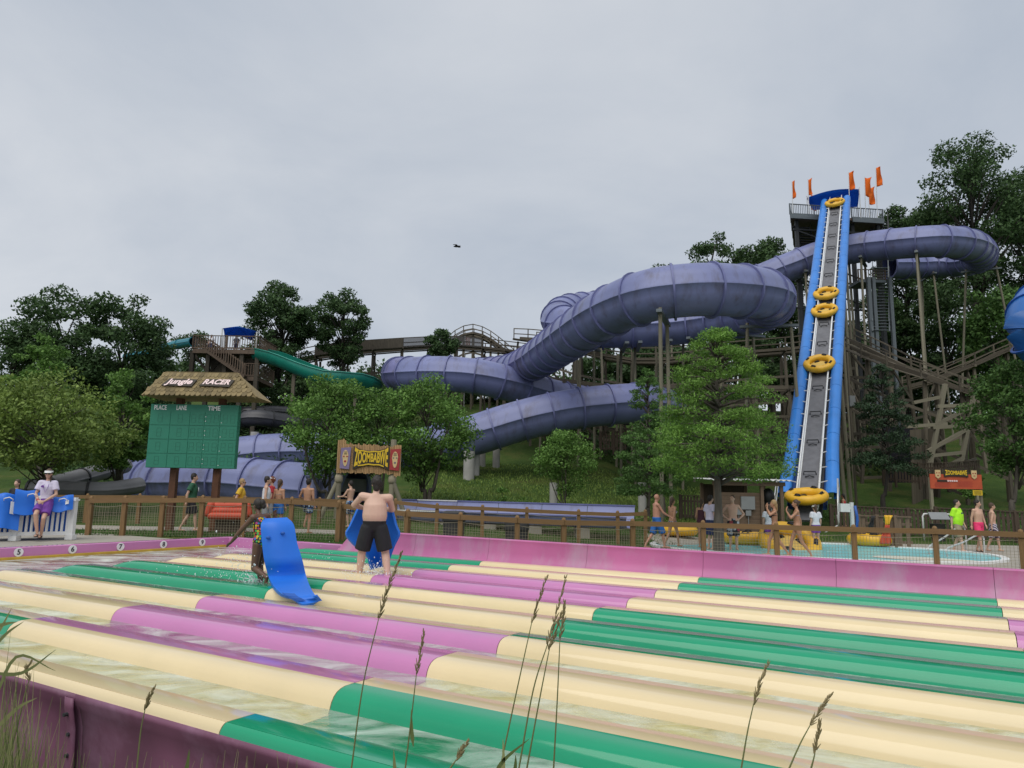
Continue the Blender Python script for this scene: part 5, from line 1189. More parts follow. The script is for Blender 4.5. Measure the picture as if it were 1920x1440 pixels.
for k, (px, top, w, D, bot, mt_) in enumerate([(1770, 500, 150, 82, 760, 'leaf_dark'), (1880, 520, 150, 76, 790, 'leaf_mid'), (1650, 540, 120, 84, 770, 'leaf_dark'), (1560, 560, 120, 86, 780, 'leaf_dark'), (1380, 590, 160, 84, 800, 'leaf_dark'), (1250, 610, 150, 84, 810, 'leaf_dark'), (1120, 640, 130, 84, 820, 'leaf_dark'), (1000, 690, 120, 84, 820, 'leaf_dark'), (900, 675, 110, 88, 800, 'leaf_dark'), (770, 690, 110, 88, 800, 'leaf_dark')]):
    T(['dark woodland tree below the tube loop', 'green woodland tree left of the bright blue tube', 'dark woodland tree behind the tower stairs', 'dark woodland tree behind the conveyor', 'dark woodland tree behind the coaster under the big curve', 'dark woodland tree behind the middle support posts', 'dark woodland tree behind the left support posts', 'dark woodland tree behind the tube crossing', 'low woodland tree behind the coaster hill', 'low woodland tree behind the left tube bend'][k], px, top, w * 1.2, D, bot, mt_, 11000, .45, seed=40 + k, clumps=60, bark='bark_dark')
for k, (px, top, w, D, bot) in enumerate([(1710, 570, 150, 90, 780), (1830, 590, 150, 92, 790), (1600, 610, 150, 92, 790), (1480, 600, 140, 92, 790), (1310, 560, 110, 94, 780), (1190, 600, 110, 94, 790), (1930, 560, 140, 92, 790)]):
    T(['dense dark tree behind the tall tube posts', 'dense dark tree above the climbing coaster track', 'dense dark tree behind the conveyor and stairs', 'dense dark tree behind the big curve bend', 'dense dark tree behind the mid tube', 'dense dark tree behind the tube U-bend', 'dense dark tree behind the bright blue tube'][k], px, top, w, D, bot, 'leaf_dark', 10000, .5, seed=70 + k, clumps=55, bark='bark_dark')
T('bright green leafy tree at the right edge of the hill', 1895, 665, 165, 40, 905, 'leaf_mid', 12000, .2, seed=50, clumps=80)
T('dark pine right of the conveyor', 1655, 680, 150, 43, 890, 'leaf_pine', 11000, .2, 'cone', seed=51, clumps=110, bark='bark_dark', cat='tree')
T('green tree low behind the feathery cypress', 1245, 770, 150, 38, 915, 'leaf_mid', 8000, .18, seed=52, clumps=60)
def bush(label, px, py, h, D, wpx, n=350, mat='leaf_maple', leaf=.12):
    q = Gd(px, D); top = proj(q + Vector((0, 0, h)))[1]; bot = proj(q + Vector((0, 0, h * .3)))[1]
    T(label, px, top, wpx, D, bot, mat, n, leaf, name='sapling', seed=int(px), clumps=9, trunk_r=.015, cat='sapling')
bush('small sapling with one leafy top on the lawn', 943, 0, 1.5, 36.5, 22)
bush('tiny sapling left of the lawn sapling beside the pier', 878, 0, .9, 34, 14, 160)
bush('tiny spreading sapling on the lawn near the fence', 1022, 0, .9, 33, 26, 200)
bush('wispy sapling beside the lawn sapling', 980, 0, .9, 38, 24, 120)
bush('yellow-green shrub at the fence corner beside the bald man', 1207, 0, .9, 30, 16, 300, 'leaf_yellow')
bush('light green shrub below the timber bent', 1825, 0, 2.6, 44, 42, 900, 'leaf_maple', .16)
# hill-side ground cover and distant wood
def scatter(name, label, boxes, mat, leaf, n, asp=.5, seed=3):
    rs = np.random.default_rng(seed); C = []
    for (x0, x1, y0, y1, z0, z1) in boxes:
        x = rs.uniform(x0, x1, n); y = rs.uniform(y0, y1, n); gz_ = np.array([ground(a, c) for a, c in zip(x, y)]); C.append(np.stack([x, y, gz_ + rs.uniform(z0, z1, n) ** 1.0], 1))
    C = np.concatenate(C); me = leaf_mesh(name, C, np.tile([0, 0, 1.], (len(C), 1)), leaf, mat, rs, (0, 0, 0), asp); o = link(name, me); tag(o, label, kind='stuff'); return o
rs = np.random.default_rng(99)
K = []; 
for k in range(170):
    x = rs.uniform(-75, 95); y = rs.uniform(96, 112); zt = ground(x, y) + rs.uniform(0, 5) * (1.5 if x > 18 else .7); K.append((x, y, zt))
C = np.concatenate([np.array(k) + rs.normal(size=(260, 3)).clip(-1.6, 1.6) * np.array([2.2, 1.2, 1.3]) for k in K]); me = leaf_mesh('woodland', C, rs.normal(size=C.shape) + [0, 0, .8], .6, 'leaf_dark', rs, (0, 0, 0)); tag(link('woodland', me), 'dark far woodland along the hill top', kind='stuff')
# undergrowth on the slope under the coaster and on the right bank
scatter('undergrowth', 'low dark undergrowth below the coaster timbers', [(3, 34, 55, 66, 0, 1.6), (-30, -12, 44, 60, 0, 1.3)], 'leaf_dark', .35, 7000)
scatter('bank_weeds', 'rough weeds on the bank above the pool', [(17, 32, 36.5, 43, 0, .55)], 'leaf_mid', .22, 7000, .3, 5)
# lawn grass blades near the fences (real blades, thin)
def blades(name, label, pts, h, w, mat, rs, lean=.35):
    n = len(pts); b0 = np.array(pts); a = rs.uniform(0, 2 * np.pi, n); sd_ = np.stack([np.cos(a), np.sin(a), np.zeros(n)], 1); ln = rs.normal(size=(n, 3)) * lean; ln[:, 2] = 0
    hh = h * rs.uniform(.45, 1.15, n)[:, None]; up_ = np.array([0, 0, 1.])
    V = np.empty((n, 5, 3)); V[:, 0] = b0 - sd_ * w; V[:, 1] = b0 + sd_ * w; V[:, 2] = b0 + up_ * hh * .6 + ln * hh * .35 + sd_ * w * .7; V[:, 3] = b0 + up_ * hh * .95 + ln * hh * .95; V[:, 4] = b0 + up_ * hh * .6 + ln * hh * .35 - sd_ * w * .7
    me = bpy.data.meshes.new(name); me.vertices.add(n * 5); me.vertices.foreach_set('co', V.ravel().astype(np.float32)); me.loops.add(n * 5); me.loops.foreach_set('vertex_index', np.arange(n * 5, dtype=np.int32)); me.polygons.add(n); me.polygons.foreach_set('loop_start', np.arange(0, n * 5, 5, dtype=np.int32)); me.polygons.foreach_set('loop_total', np.full(n, 5, np.int32)); me.update(calc_edges=True); me.validate(); me.materials.append(MT[mat])
    return tag(link(name, me), label, kind='stuff')
rs = np.random.default_rng(5); pts = []
for _ in range(9000):
    x = rs.uniform(-9, 6); y = rs.uniform(20.5, 31)
    if abs(y - 25) < 1.4 and x < -2: continue
    pts.append((x, y, ground(x, y)))
for _ in range(3500):
    x = rs.uniform(-15, -4); y = rs.uniform(20.5, 23.2); pts.append((x, y, ground(x, y)))
blades('lawn_grass', 'mown lawn grass between the brown fences', pts, .1, .012, 'leaf_mid', rs)
pts = []
for _ in range(16000):
    x = rs.uniform(-6, 14); y = rs.uniform(31, 52); pts.append((x, y, ground(x, y)))
blades('lawn_grass', 'rough lawn grass on the hill below the tubes', pts, .16, .03, 'leaf_yellow', rs)
# ------------------------------------------------------------------ tall grass in front of the camera
def stalk(label, pix, head, D, seed=0):
    pts = [P(x, y, D) for x, y in pix]; b0 = pts[0] + (pts[0] - pts[1]).normalized() * .05; rs = random.Random(seed)
    dv_ = pts[0] - pts[1]; gz_ = ground(b0.x, D) - .02; kk = (pts[0].z - gz_) / max(.05, -dv_.z); base = Vector((pts[0].x + max(-.9, min(.9, dv_.x * kk)), D, gz_))
    hp_ = [P(x, y, D) for x, y in head]
    root = empty('grass_stalk', base, label, 'grass', 'tall seeding grass stalks in the foreground')
    cur = [base.lerp(pts[0], q_) for q_ in (0, .33, .66)] + catmull(pts, 6); b = MB(); b.tube(cur, list(np.linspace(.0028, .0014, len(cur))), 6); b.build('stem', MT['grass_blade'], root, smooth=True)
    b = MB(); hc = catmull(hp_, 8); n = len(hc)
    for i, p in enumerate(hc):
        tg = (hc[min(i + 1, n - 1)] - hc[max(i - 1, 0)]).normalized(); t = i / (n - 1)
        for k in range(2):
            a = rs.uniform(0, 6.28); sd_ = basis(tg) @ Vector((math.cos(a), math.sin(a), 0)); sz = .011 * (1 - .55 * t) * rs.uniform(.8, 1.25)
            b.cone(p + sd_ * .0022, p + sd_ * (.004 + .006 * (1 - t)) + tg * sz * 1.6, .0022, .0008, 5)
    b.tube(hc, .0012, 5); b.build('seed_head', MT['grass_seed'], root)
MT['grass_seed'] = M('grass_seed', (.24, .19, .09), .8, .25, 200)
SL = [([(659, 1440), (681, 1283), (710, 1160)], [(710, 1158), (725, 1110), (740, 1070), (752, 1036)], 2.1), ([(760, 1440), (772, 1340), (781, 1262)], [(781, 1262), (788, 1222), (795, 1184)], 2.2),
      ([(940, 1430), (970, 1290), (997, 1167)], [(997, 1167), (1010, 1125), (1025, 1081)], 2.3), ([(973, 1440), (1000, 1293), (1027, 1207)], [(1027, 1207), (1043, 1150), (1060, 1083)], 2.1),
      ([(988, 1440), (1010, 1320), (1030, 1217)], [(1030, 1217), (1042, 1182), (1053, 1150)], 2.15), ([(1038, 1440), (1045, 1310), (1050, 1195)], [(1050, 1195), (1056, 1160), (1058, 1128)], 2.25),
      ([(1390, 1440), (1402, 1370), (1413, 1320)], [(1413, 1320), (1425, 1280), (1440, 1243)], 2.2), ([(1480, 1440), (1500, 1395), (1520, 1358)], [(1520, 1358), (1540, 1328), (1558, 1301)], 2.2),
      ([(1521, 1440), (1525, 1425), (1528, 1412)], [(1528, 1412), (1534, 1380), (1537, 1352)], 2.0), ([(257, 1437), (264, 1370), (272, 1330)], [(272, 1330), (280, 1308), (290, 1288)], 2.3), ([(840, 1446), (850, 1432), (856, 1424)], [(856, 1424), (866, 1406), (878, 1390)], 2.0), ([(40, 1330), (50, 1290), (55, 1275)], [(55, 1275), (50, 1255), (58, 1240)], 2.5)]
LBL = ['tall grass stalk with the longest dense brown seed head', 'single short grass stalk beside the longest one', 'grass stalk leaning left of the three crossing stalks', 'tallest of the three crossing grass stalks', 'middle of the three crossing grass stalks', 'upright thin stalk of the three crossing grass stalks', 'pale loose grass head against the cream lane', 'pink-brown grass head leaning over the cream lane', 'stout short grass spike beside the leaning grass head', 'small pale grass head against the purple skirt', 'short grass tip over the green lane', 'nodding oat-like grass head by the near lane edge']
for i, (a, c, D) in enumerate(SL): stalk(LBL[i], a, c, D, i)
rs = np.random.default_rng(11); V = []; Fc = []; b = MB()
def blade(p, q, r_, w):
    cur = catmull([p, q, r_], 5); n = len(cur)
    for i in range(n - 1):
        pass
    L_ = []
    for i, c in enumerate(cur):
        tg = (cur[min(i + 1, n - 1)] - cur[max(i - 1, 0)]).normalized(); sd_ = tg.cross(Vector((0, 1, 0))).normalized(); ww = w * (1 - (i / (n - 1)) ** 2) * min(1, .08 + 3 * i / (n - 1)) + .0004
        L_.append([c - sd_ * ww, c + sd_ * ww])
    b.sheet(L_)
for k in range(620):
    px = rs.uniform(-80, 25) + abs(rs.normal()) * 45 if k < 430 else rs.uniform(60, 560); D = rs.uniform(2.0, 2.75); tpy = (1300 + max(0, px) * .8 + rs.uniform(0, 130) if px < 130 else rs.uniform(1405, 1520))
    if px < 40 and rs.uniform() < .25: tpy -= rs.uniform(20, 130)
    e_ = P(px + rs.normal() * 45, tpy, D); g0 = Vector((P(px, 1440, D).x, D, 0)); g0.z = ground(g0.x, g0.y) - .02
    blade(g0, g0.lerp(e_, .6) + Vector((rs.normal() * .07, 0, .05)), e_, rs.uniform(.0016, .0042))
for (a, m_, c, D) in [((-30, 1260), (40, 1262), (105, 1218), 2.3), ((-20, 1340), (30, 1232), (104, 1258), 2.45), ((-30, 1235), (10, 1190), (45, 1165), 2.5), ((-30, 1180), (10, 1170), (32, 1166), 2.4), ((-30, 1390), (30, 1330), (70, 1308), 2.2), ((-20, 1200), (0, 1180), (22, 1140), 2.4), ((925, 1460), (945, 1425), (993, 1385), 2.1), ((940, 1470), (944, 1430), (943, 1385), 2.1), ((960, 1480), (966, 1440), (967, 1415), 2.1), ((742, 1470), (740, 1440), (738, 1405), 2.1), ((775, 1400), (772, 1370), (771, 1330), 2.2), ((345, 1470), (352, 1430), (355, 1405), 2.3)]: blade(P(*a, D), P(*m_, D), P(*c, D), .006)
tag(b.build('grass_tuft', MT['grass_blade']), 'wild grass tuft growing against the purple slide edge', kind='stuff')
pts = []
for _ in range(4000):
    s_ = rs.uniform(-8, 3); t_ = rs.uniform(.6, 2.75); q = ST(s_, t_, 0); pts.append((q.x, q.y, ground(q.x, q.y) - .01))
blades('grass_verge', 'grass verge along the purple slide edge', pts, .5, .004, 'grass_blade', rs)
# ------------------------------------------------------------------ people
def skin(n, c): MT[n] = M(n, c, .5, .06, 4)
skin('skin_light', (.56, .34, .24)); skin('skin_pale', (.62, .40, .30)); skin('skin_tan', (.42, .22, .13)); skin('skin_dark', (.13, .065, .04)); skin('skin_red', (.50, .25, .17))
for n, c in dict(hair_dark=(.018, .013, .010), hair_brown=(.07, .04, .022), hair_blond=(.36, .24, .11), hair_red=(.20, .055, .02), cloth_black=(.012, .012, .014), cloth_white=(.68, .68, .72), cloth_lilac=(.60, .55, .68), cloth_purple=(.17, .05, .32), cloth_green=(.02, .10, .05), cloth_yellow=(.65, .40, .03), cloth_red=(.50, .03, .04), cloth_blue=(.02, .13, .42), cloth_navy=(.02, .03, .09), cloth_neon=(.42, .85, .02), cloth_pink=(.80, .04, .16), cloth_maroon=(.06, .012, .025), cloth_grey=(.25, .26, .28), cloth_khaki=(.30, .24, .15), cloth_pastel=(.42, .34, .42)).items(): MT[n] = M(n, c, .75 if 'cloth' in n else .6, .12, 9)
def pattern_mat(name, cols, scale, kind='vor'):
    mt, t, b = new_mat(name); co = nn(t, 'ShaderNodeTexCoord'); r = nn(t, 'ShaderNodeValToRGB'); r.color_ramp.interpolation = 'CONSTANT'
    if kind == 'vor':
        v = nn(t, 'ShaderNodeTexVoronoi'); v.inputs['Scale'].default_value = scale; v.inputs['Randomness'].default_value = .35; t.links.new(co.outputs['Object'], v.inputs['Vector']); sc_ = nn(t, 'ShaderNodeSeparateColor'); t.links.new(v.outputs['Color'], sc_.inputs[0]); t.links.new(sc_.outputs[0], r.inputs[0])
    else:
        v = nn(t, 'ShaderNodeTexWave'); v.inputs['Scale'].default_value = scale; v.bands_direction = 'DIAGONAL'; t.links.new(co.outputs['Object'], v.inputs['Vector']); t.links.new(v.outputs['Fac'], r.inputs[0])
    el = r.color_ramp.elements
    while len(el) < len(cols): el.new(.5)
    for i, c in enumerate(cols): el[i].position = i / len(cols); el[i].color = (*c, 1)
    cur = r.outputs[0]
    if kind == 'vor':
        mx_ = nn(t, 'ShaderNodeMix', data_type='RGBA'); gt = nn(t, 'ShaderNodeMath', operation='GREATER_THAN'); gt.inputs[1].default_value = .52; t.links.new(v.outputs['Distance'], gt.inputs[0]); t.links.new(gt.outputs[0], mx_.inputs[0]); t.links.new(cur, mx_.inputs[6]); mx_.inputs[7].default_value = (.01, .01, .012, 1); cur = mx_.outputs[2]
    t.links.new(cur, b.inputs['Base Color']); b.inputs['Roughness'].default_value = .6; MT[name] = mt
pattern_mat('suit_rainbow', [(.5, .03, .03), (.7, .25, .02), (.6, .5, .03), (.05, .45, .1), (.02, .2, .5), (.4, .03, .2)], 26)
pattern_mat('board_shorts', [(.04, .04, .05), (.35, .36, .38), (.03, .03, .04), (.3, .04, .05), (.5, .5, .52)], 9)
pattern_mat('shorts_check', [(.05, .12, .3), (.45, .5, .55), (.03, .06, .15), (.3, .4, .5)], 14)
pattern_mat('bikini_print', [(.5, .45, .55), (.2, .15, .3), (.6, .55, .6)], 20)
pattern_mat('shorts_stripe', [(.03, .02, .06), (.55, .5, .55)], 6, 'wave')
BASE = dict(pelvis=(0, 0, .93), waist=(0, .0, 1.08), chest=(0, .01, 1.28), neck=(0, -.015, 1.47), head=(0, .02, 1.635))
for s_, n in ((1, 'R'), (-1, 'L')):
    BASE.update({'hip' + n: (s_ * .09, 0, .90), 'knee' + n: (s_ * .10, .02, .49), 'ank' + n: (s_ * .10, -.02, .085), 'toe' + n: (s_ * .12, .15, .03), 'sh' + n: (s_ * .175, -.01, 1.405), 'el' + n: (s_ * .225, -.03, 1.13), 'wr' + n: (s_ * .235, .05, .89), 'ha' + n: (s_ * .235, .075, .80)})
def remesh(o, vox, it=6):
    r_ = o.modifiers.new('r', 'REMESH'); r_.mode = 'VOXEL'; r_.voxel_size = vox; r_.use_smooth_shade = True
    s_ = o.modifiers.new('s', 'SMOOTH'); s_.iterations = it; s_.factor = .5
def torso_rings(J, g, z0, z1, inf=0., n=18, fem=False):
    sp_ = [J['pelvis'] - (J['waist'] - J['pelvis']) * .62, J['pelvis'], J['waist'], J['chest'], J['chest'].lerp(J['neck'], .62), J['neck']]
    rad_ = [(.105, .085), (.165, .115), (.132 * g, .098 * g), (.158 * (.6 + .4 * g), .112 * (.5 + .5 * g)), (.155, .085), (.062, .06)]
    if fem: rad_ = [(.10, .085), (.172, .12), (.118 * g, .09 * g), (.142, .112), (.132, .078), (.05, .05)]
    key = np.array([0, .16, .36, .62, .87, 1.0]); ts = np.linspace(z0, z1, max(4, int((z1 - z0) * 18))); out_ = []
    rxx = (J['shR'] - J['shL']).normalized(); rhp = (J['hipR'] - J['hipL']).normalized()
    A_ = np.array([tuple(p) for p in sp_]); Rr = np.array(rad_)
    for i, t in enumerate(ts):
        f = lambda k: np.interp(t, key, k); c = Vector((f(A_[:, 0]), f(A_[:, 1]), f(A_[:, 2]))); t2 = min(1, t + .03); t1 = max(0, t - .03)
        tg = Vector([np.interp(t2, key, A_[:, k]) - np.interp(t1, key, A_[:, k]) for k in range(3)]).normalized(); r_ = rhp.lerp(rxx, t); r_ = (r_ - tg * r_.dot(tg)).normalized(); fw = tg.cross(r_)
        a_, b_ = np.interp(t, key, Rr[:, 0]) + inf, np.interp(t, key, Rr[:, 1]) + inf
        out_.append([c + r_ * (a_ * math.copysign(abs(math.cos(q)) ** .85, math.cos(q))) + fw * (b_ * math.copysign(abs(math.sin(q)) ** .9, math.sin(q))) for q in [2 * math.pi * j / n for j in range(n)]])
    return out_
def loft(b, rings):
    n = len(rings[0]); k = len(rings); b.add([v for r_ in rings for v in r_], [(i * n + j, i * n + (j + 1) % n, (i + 1) * n + (j + 1) % n, (i + 1) * n + j) for i in range(k - 1) for j in range(n)] + [tuple(range(n))[::-1], tuple((k - 1) * n + j for j in range(n))])
def person(label, base, face, H, skn, pose={}, g=1., clothes=(), hair=('hair_dark', 'short'), vox=.016, fem=False, hf=0., fingers=True, eyes=False, limb=1., head_turn=0., head_tilt=0., hold=None):
    k = H / 1.75; J = {a: Vector(v) for a, v in BASE.items()}
    if fem:
        for n in 'RL': J['sh' + n].x *= .88; J['el' + n].x *= .92; J['wr' + n].x *= .95; J['ha' + n].x *= .95
    for a, v in pose.items(): J[a] = Vector(v)
    for a in J: J[a] = J[a] * k
    rot = Matrix.Rotation(face, 3, 'Z')
    W = lambda v: rot @ v + Vector(base)
    root = empty('person', base, label, 'person')
    body = MB(); L = [];
    gl = (.85 + .15 * g) * limb * k
    def put(fn): fn(body)
    rings = torso_rings(J, g, 0, 1, 0, fem=fem) if k == 1 else None
    Ju = {a: v / k for a, v in J.items()}
    sc = lambda rr: [[W(v * k) for v in r_] for r_ in rr]
    loft(body, sc(torso_rings(Ju, g, .02, 1, 0, fem=fem)))
    for n, s_ in (('R', 1), ('L', -1)):
        hip, kn, an, to = [W(J[x + n]) for x in ('hip', 'knee', 'ank', 'toe')]
        th = .083 * gl; body.cone(hip, kn, th, .053 * gl, 12); body.cone(hip + (W(J['pelvis']) - hip) * .3, hip, th * 1.05, th, 12)
        body.cone(kn, kn.lerp(an, .35), .052 * gl, .053 * gl, 12); body.cone(kn.lerp(an, .3), an, .053 * gl, .032 * gl, 12)
        heel = an + (an - to).normalized() * .045 * k; heel.z = heel.z if abs((to - an).z) > .2 else min(an.z, to.z) + .01 * k
        body.cone(an, heel.lerp(an, .3), .033 * k, .036 * k, 8); body.cone(heel, to, .034 * k, .030 * k, 10)
        sh, el, wr, ha = [W(J[x + n]) for x in ('sh', 'el', 'wr', 'ha')]; ch = W(J['chest'].lerp(J['neck'], .55))
        body.cone(ch.lerp(sh, .35), sh, .075 * k, .056 * gl, 10); body.cone(sh, el, .049 * gl, .038 * gl, 10); body.cone(el, el.lerp(wr, .3), .039 * gl, .039 * gl, 10); body.cone(el.lerp(wr, .28), wr, .039 * gl, .025 * gl, 10)
        d = (ha - wr).normalized(); side = d.cross(rot @ Vector((s_ * .3, 1, .2))).normalized(); up_ = side.cross(d)
        body.cone(wr, wr + d * .05 * k, .024 * k, .03 * k, 8); body.cone(wr + d * .05 * k + side * .015 * k, wr + d * .085 * k + side * .015 * k, .022 * k, .02 * k, 8); body.cone(wr + d * .05 * k - side * .015 * k, wr + d * .085 * k - side * .015 * k, .022 * k, .02 * k, 8)
        if fingers:
            fr_ = .0095 * k if vox < .012 else .012 * k
            for q, ln in ((-.03, .062), (-.010, .075), (.011, .07), (.03, .055)):
                p0 = wr + d * .085 * k + side * q * k; p1 = p0 + (d + side * q * 3) * ln * .5 * k; p2 = p1 + (d * .8 + up_ * -.45 * 1) * ln * .55 * k; body.cone(p0, p1, fr_, fr_ * .95, 7); body.cone(p1, p2, fr_ * .95, fr_ * .8, 7)
            p0 = wr + d * .035 * k + side * .028 * s_ * k; p1 = p0 + (d * .5 + side * .8 * s_) * .04 * k; body.cone(p0, p1, fr_ * 1.2, fr_, 7); body.cone(p1, p1 + (d * .9 + side * .3 * s_) * .03 * k, fr_, fr_ * .85, 7)
    hd = J['head']; nk = J['neck']; hrot = rot @ Matrix.Rotation(head_turn, 3, 'Z') @ Matrix.Rotation(head_tilt, 3, 'X')
    HW = lambda v: W(hd) + hrot @ (Vector(v) * k)
    body.cone(W(nk - Vector((0, 0, .03 * k))), W(hd + Vector((0, -.015 * k, -.07 * k))), .058 * k * (1 if not fem else .85), .052 * k * (1 if not fem else .85), 10)
    body.ell(HW((0, -.005, .02)), (.074 * k, .092 * k, .098 * k), 16, 12, hrot); body.ell(HW((0, .025, -.05)), (.055 * k, .06 * k, .065 * k), 12, 8, hrot); body.ell(HW((0, .05, -.085)), (.03 * k, .03 * k, .025 * k), 8, 6, hrot)
    body.cone(HW((0, .09, .005)), HW((0, .108, -.025)), .011 * k, .015 * k, 7)
    for s_ in (-1, 1): body.ell(HW((s_ * .076, -.005, -.005)), (.012 * k, .022 * k, .032 * k), 8, 6, hrot); body.ell(HW((s_ * .032, .08, -.022)), (.02 * k, .015 * k, .018 * k), 8, 6, hrot)
    body.ell(HW((0, .083, -.058)), (.024 * k, .014 * k, .012 * k), 8, 6, hrot)
    bo = body.build('body', skn, root, smooth=True); remesh(bo, vox * k, 5)
    if eyes:
        for s_ in (-1, 1): e_ = MB(); e_.ell(HW((s_ * .031, .083, .008)), (.014 * k, .008 * k, .008 * k), 8, 6, hrot); e_.build('eye', 'black', root, smooth=True)
        e_ = MB(); e_.ell(HW((0, .096, -.058)), (.02 * k, .005 * k, .006 * k), 8, 6, hrot); e_.build('mouth', MT['skin_red'] if skn != 'skin_dark' else 'black', root, smooth=True)
    # hair
    hm, style = hair
    if style != 'bald':
        h = MB(); fl_ = .02 if style != 'buzz' else .008
        h.ell(HW((0, -.022, .038)), (.078 * k + fl_ * k * .4, .088 * k + fl_ * k * .4, .09 * k + fl_ * k), 16, 12, hrot); h.ell(HW((0, -.055, -.01)), (.066 * k, .05 * k, .075 * k), 12, 8, hrot)
        if style == 'shaggy':
            h.ell(HW((0, -.06, -.05)), (.062 * k, .05 * k, .08 * k), 12, 8, hrot)
            for q in range(46): a = random.uniform(0, 6.28); th = random.uniform(.2, 2.1); h.ell(HW((.082 * math.sin(th) * math.cos(a), -.035 - abs(.07 * math.sin(th) * math.sin(a)), .03 + .105 * math.cos(th))), (.022 * k, .022 * k, .03 * k), 7, 5)
        if style == 'short': 
            for q in range(14): a = random.uniform(0, 6.28); h.ell(HW((.05 * math.cos(a), -.03 + .05 * math.sin(a), .1 + .02 * random.random())), (.025 * k, .03 * k, .02 * k), 8, 6)
        if style in ('long', 'tail'): h.ell(HW((0, -.07, -.06)), (.06 * k, .04 * k, .09 * k), 10, 8, hrot); h.cone(HW((0, -.09, -.02)), HW((0, -.11, -.2)), .045 * k, .02 * k, 8)
        if style == 'side': h.cone(HW((-.06, -.02, -.02)), HW((-.075, .05, -.2)), .03 * k, .012 * k, 8); h.ell(HW((0, -.07, -.04)), (.06 * k, .04 * k, .08 * k), 10, 8, hrot)
        if style == 'bun': h.ell(HW((0, -.115, .06)), (.045 * k, .045 * k, .045 * k), 10, 8)
        if style == 'pony': h.ell(HW((0, -.10, .045)), (.035 * k,) * 3, 10, 8); h.ell(HW((.01, -.14, .03)), (.055 * k, .06 * k, .07 * k), 10, 8); h.ell(HW((.02, -.15, -.03)), (.045 * k, .045 * k, .06 * k), 10, 8)
        if style == 'curly':
            for q in range(40): a = random.uniform(0, 6.28); th = random.uniform(0, 1.9); h.ell(HW((.085 * math.sin(th) * math.cos(a), -.03 + .09 * math.sin(th) * math.sin(a), .04 + .1 * math.cos(th))), (.028 * k,) * 3, 7, 5)
        ho = h.build('hair', hm, root, smooth=True); remesh(ho, max(vox, .012) * k, 2)
    # clothes
    def shell(nm, mt_, rg=None, inf=.012, legs=None, arms=None, flare=.0, extra=None):
        c = MB()
        if rg: loft(c, sc(torso_rings(Ju, g, rg[0], rg[1], inf, fem=fem)))
        if legs:
            for n in 'RL':
                hip, kn, an = W(J['hip' + n]), W(J['knee' + n]), W(J['ank' + n]); r0 = .083 * gl + inf * k
                up_ = hip + (W(J['pelvis']) - hip) * .3 + Vector((0, 0, .02)); e_ = hip.lerp(kn, min(legs, 1)); c.tube([up_, hip, hip.lerp(e_, .5), e_], [r0, r0 * 1.02, r0 + flare * .6, r0 * .93 + flare], 14)
                if legs > 1: q = kn.lerp(an, legs - 1); c.tube([hip.lerp(kn, .9), kn, q], [r0 * .85 + flare, r0 * .8 + flare, r0 * .75 + flare], 14)
        if arms:
            for n in 'RL':
                sh, el = W(J['sh' + n]), W(J['el' + n]); ch = W(J['chest'].lerp(J['neck'], .55)); c.cone(ch.lerp(sh, .35), sh, .08 * k + inf * k * .3, .06 * gl + inf * k, 10); c.tube([sh, sh.lerp(el, arms * .6), sh.lerp(el, arms)], [.058 * gl + inf * k, .058 * gl + inf * k + .006, .058 * gl + inf * k + .01], 12)
        if extra: extra(c)
        o = c.build(nm, mt_, root, smooth=True); remesh(o, max(.012, vox) * k, 3); return o
    for it in clothes:
        nm, mt_ = it[0], it[1]
        if nm == 'shorts': shell('shorts', mt_, (.02, .27), .016, it[2] if len(it) > 2 else .8, flare=.018)
        elif nm == 'tight_shorts': shell('shorts', mt_, (.02, .30), .012, it[2] if len(it) > 2 else .75, flare=.004)
        elif nm == 'shirt': shell('shirt', mt_, (.2 if len(it) < 3 else it[2], .97), .022, arms=.62 if len(it) < 4 else it[3])
        elif nm == 'tank': shell('tank_top', mt_, (.2, .9), .016)
        elif nm == 'suit': shell('swimsuit', mt_, (.0, .86 if fem else .9), .010, extra=lambda c: [c.tube([W(J['chest'] * .5 + J['sh' + n] * .5 + Vector((0, .07 * k * q, -.06 * k))) for q in (1,)] + [W(J['neck'].lerp(J['sh' + n], .55) + Vector((0, 0, .035 * k)))] + [W(J['chest'] * .5 + J['sh' + n] * .5 + Vector((0, -.07 * k, -.06 * k)))], .02 * k, 6) for n in 'RL'])
        elif nm == 'bottom': shell('bikini_bottom', mt_, (.0, .17), .012)
        elif nm == 'top':
            def ex(c):
                for q in (-1, 1): c.ell(W(J['chest'] + Vector((q * .065 * k, .10 * k, -.03 * k))), (.055 * k, .05 * k, .05 * k))
            shell('bikini_top', mt_, (.60, .66), .008, extra=ex)
        elif nm == 'visor':
            v = MB(); v.tube([HW((.0, 0, .045)), HW((0, 0, .085))], .1 * k, 18); rows = [[HW(((.09 + .0 * q) * math.sin(a), (.085 + q) * math.cos(a) * 1.0, .055 - q * .35)) for a in np.linspace(-1.1, 1.1, 9)] for q in (0, .04, .08)]; v.sheet(rows, .006); v.build('visor', mt_, root, smooth=True)
        elif nm == 'cap': v = MB(); v.ell(HW((0, -.01, .06)), (.09 * k, .105 * k, .085 * k), 14, 10, hrot); v.sheet([[HW((.075 * math.sin(a), (.09 + q) * math.cos(a), .06)) for a in np.linspace(-1, 1, 7)] for q in (0, .07)], .008); v.build('cap', mt_, root, smooth=True)
        elif nm == 'sunglasses':
            v = MB(); 
            for q in (-1, 1): v.ell(HW((q * .034, .09, .006)), (.03 * k, .012 * k, .02 * k), 10, 6, hrot); v.cone(HW((q * .062, .08, .01)), HW((q * .08, .0, .012)), .005 * k, .005 * k, 5)
            v.build('sunglasses', mt_, root, smooth=True)
        elif nm == 'sandals':
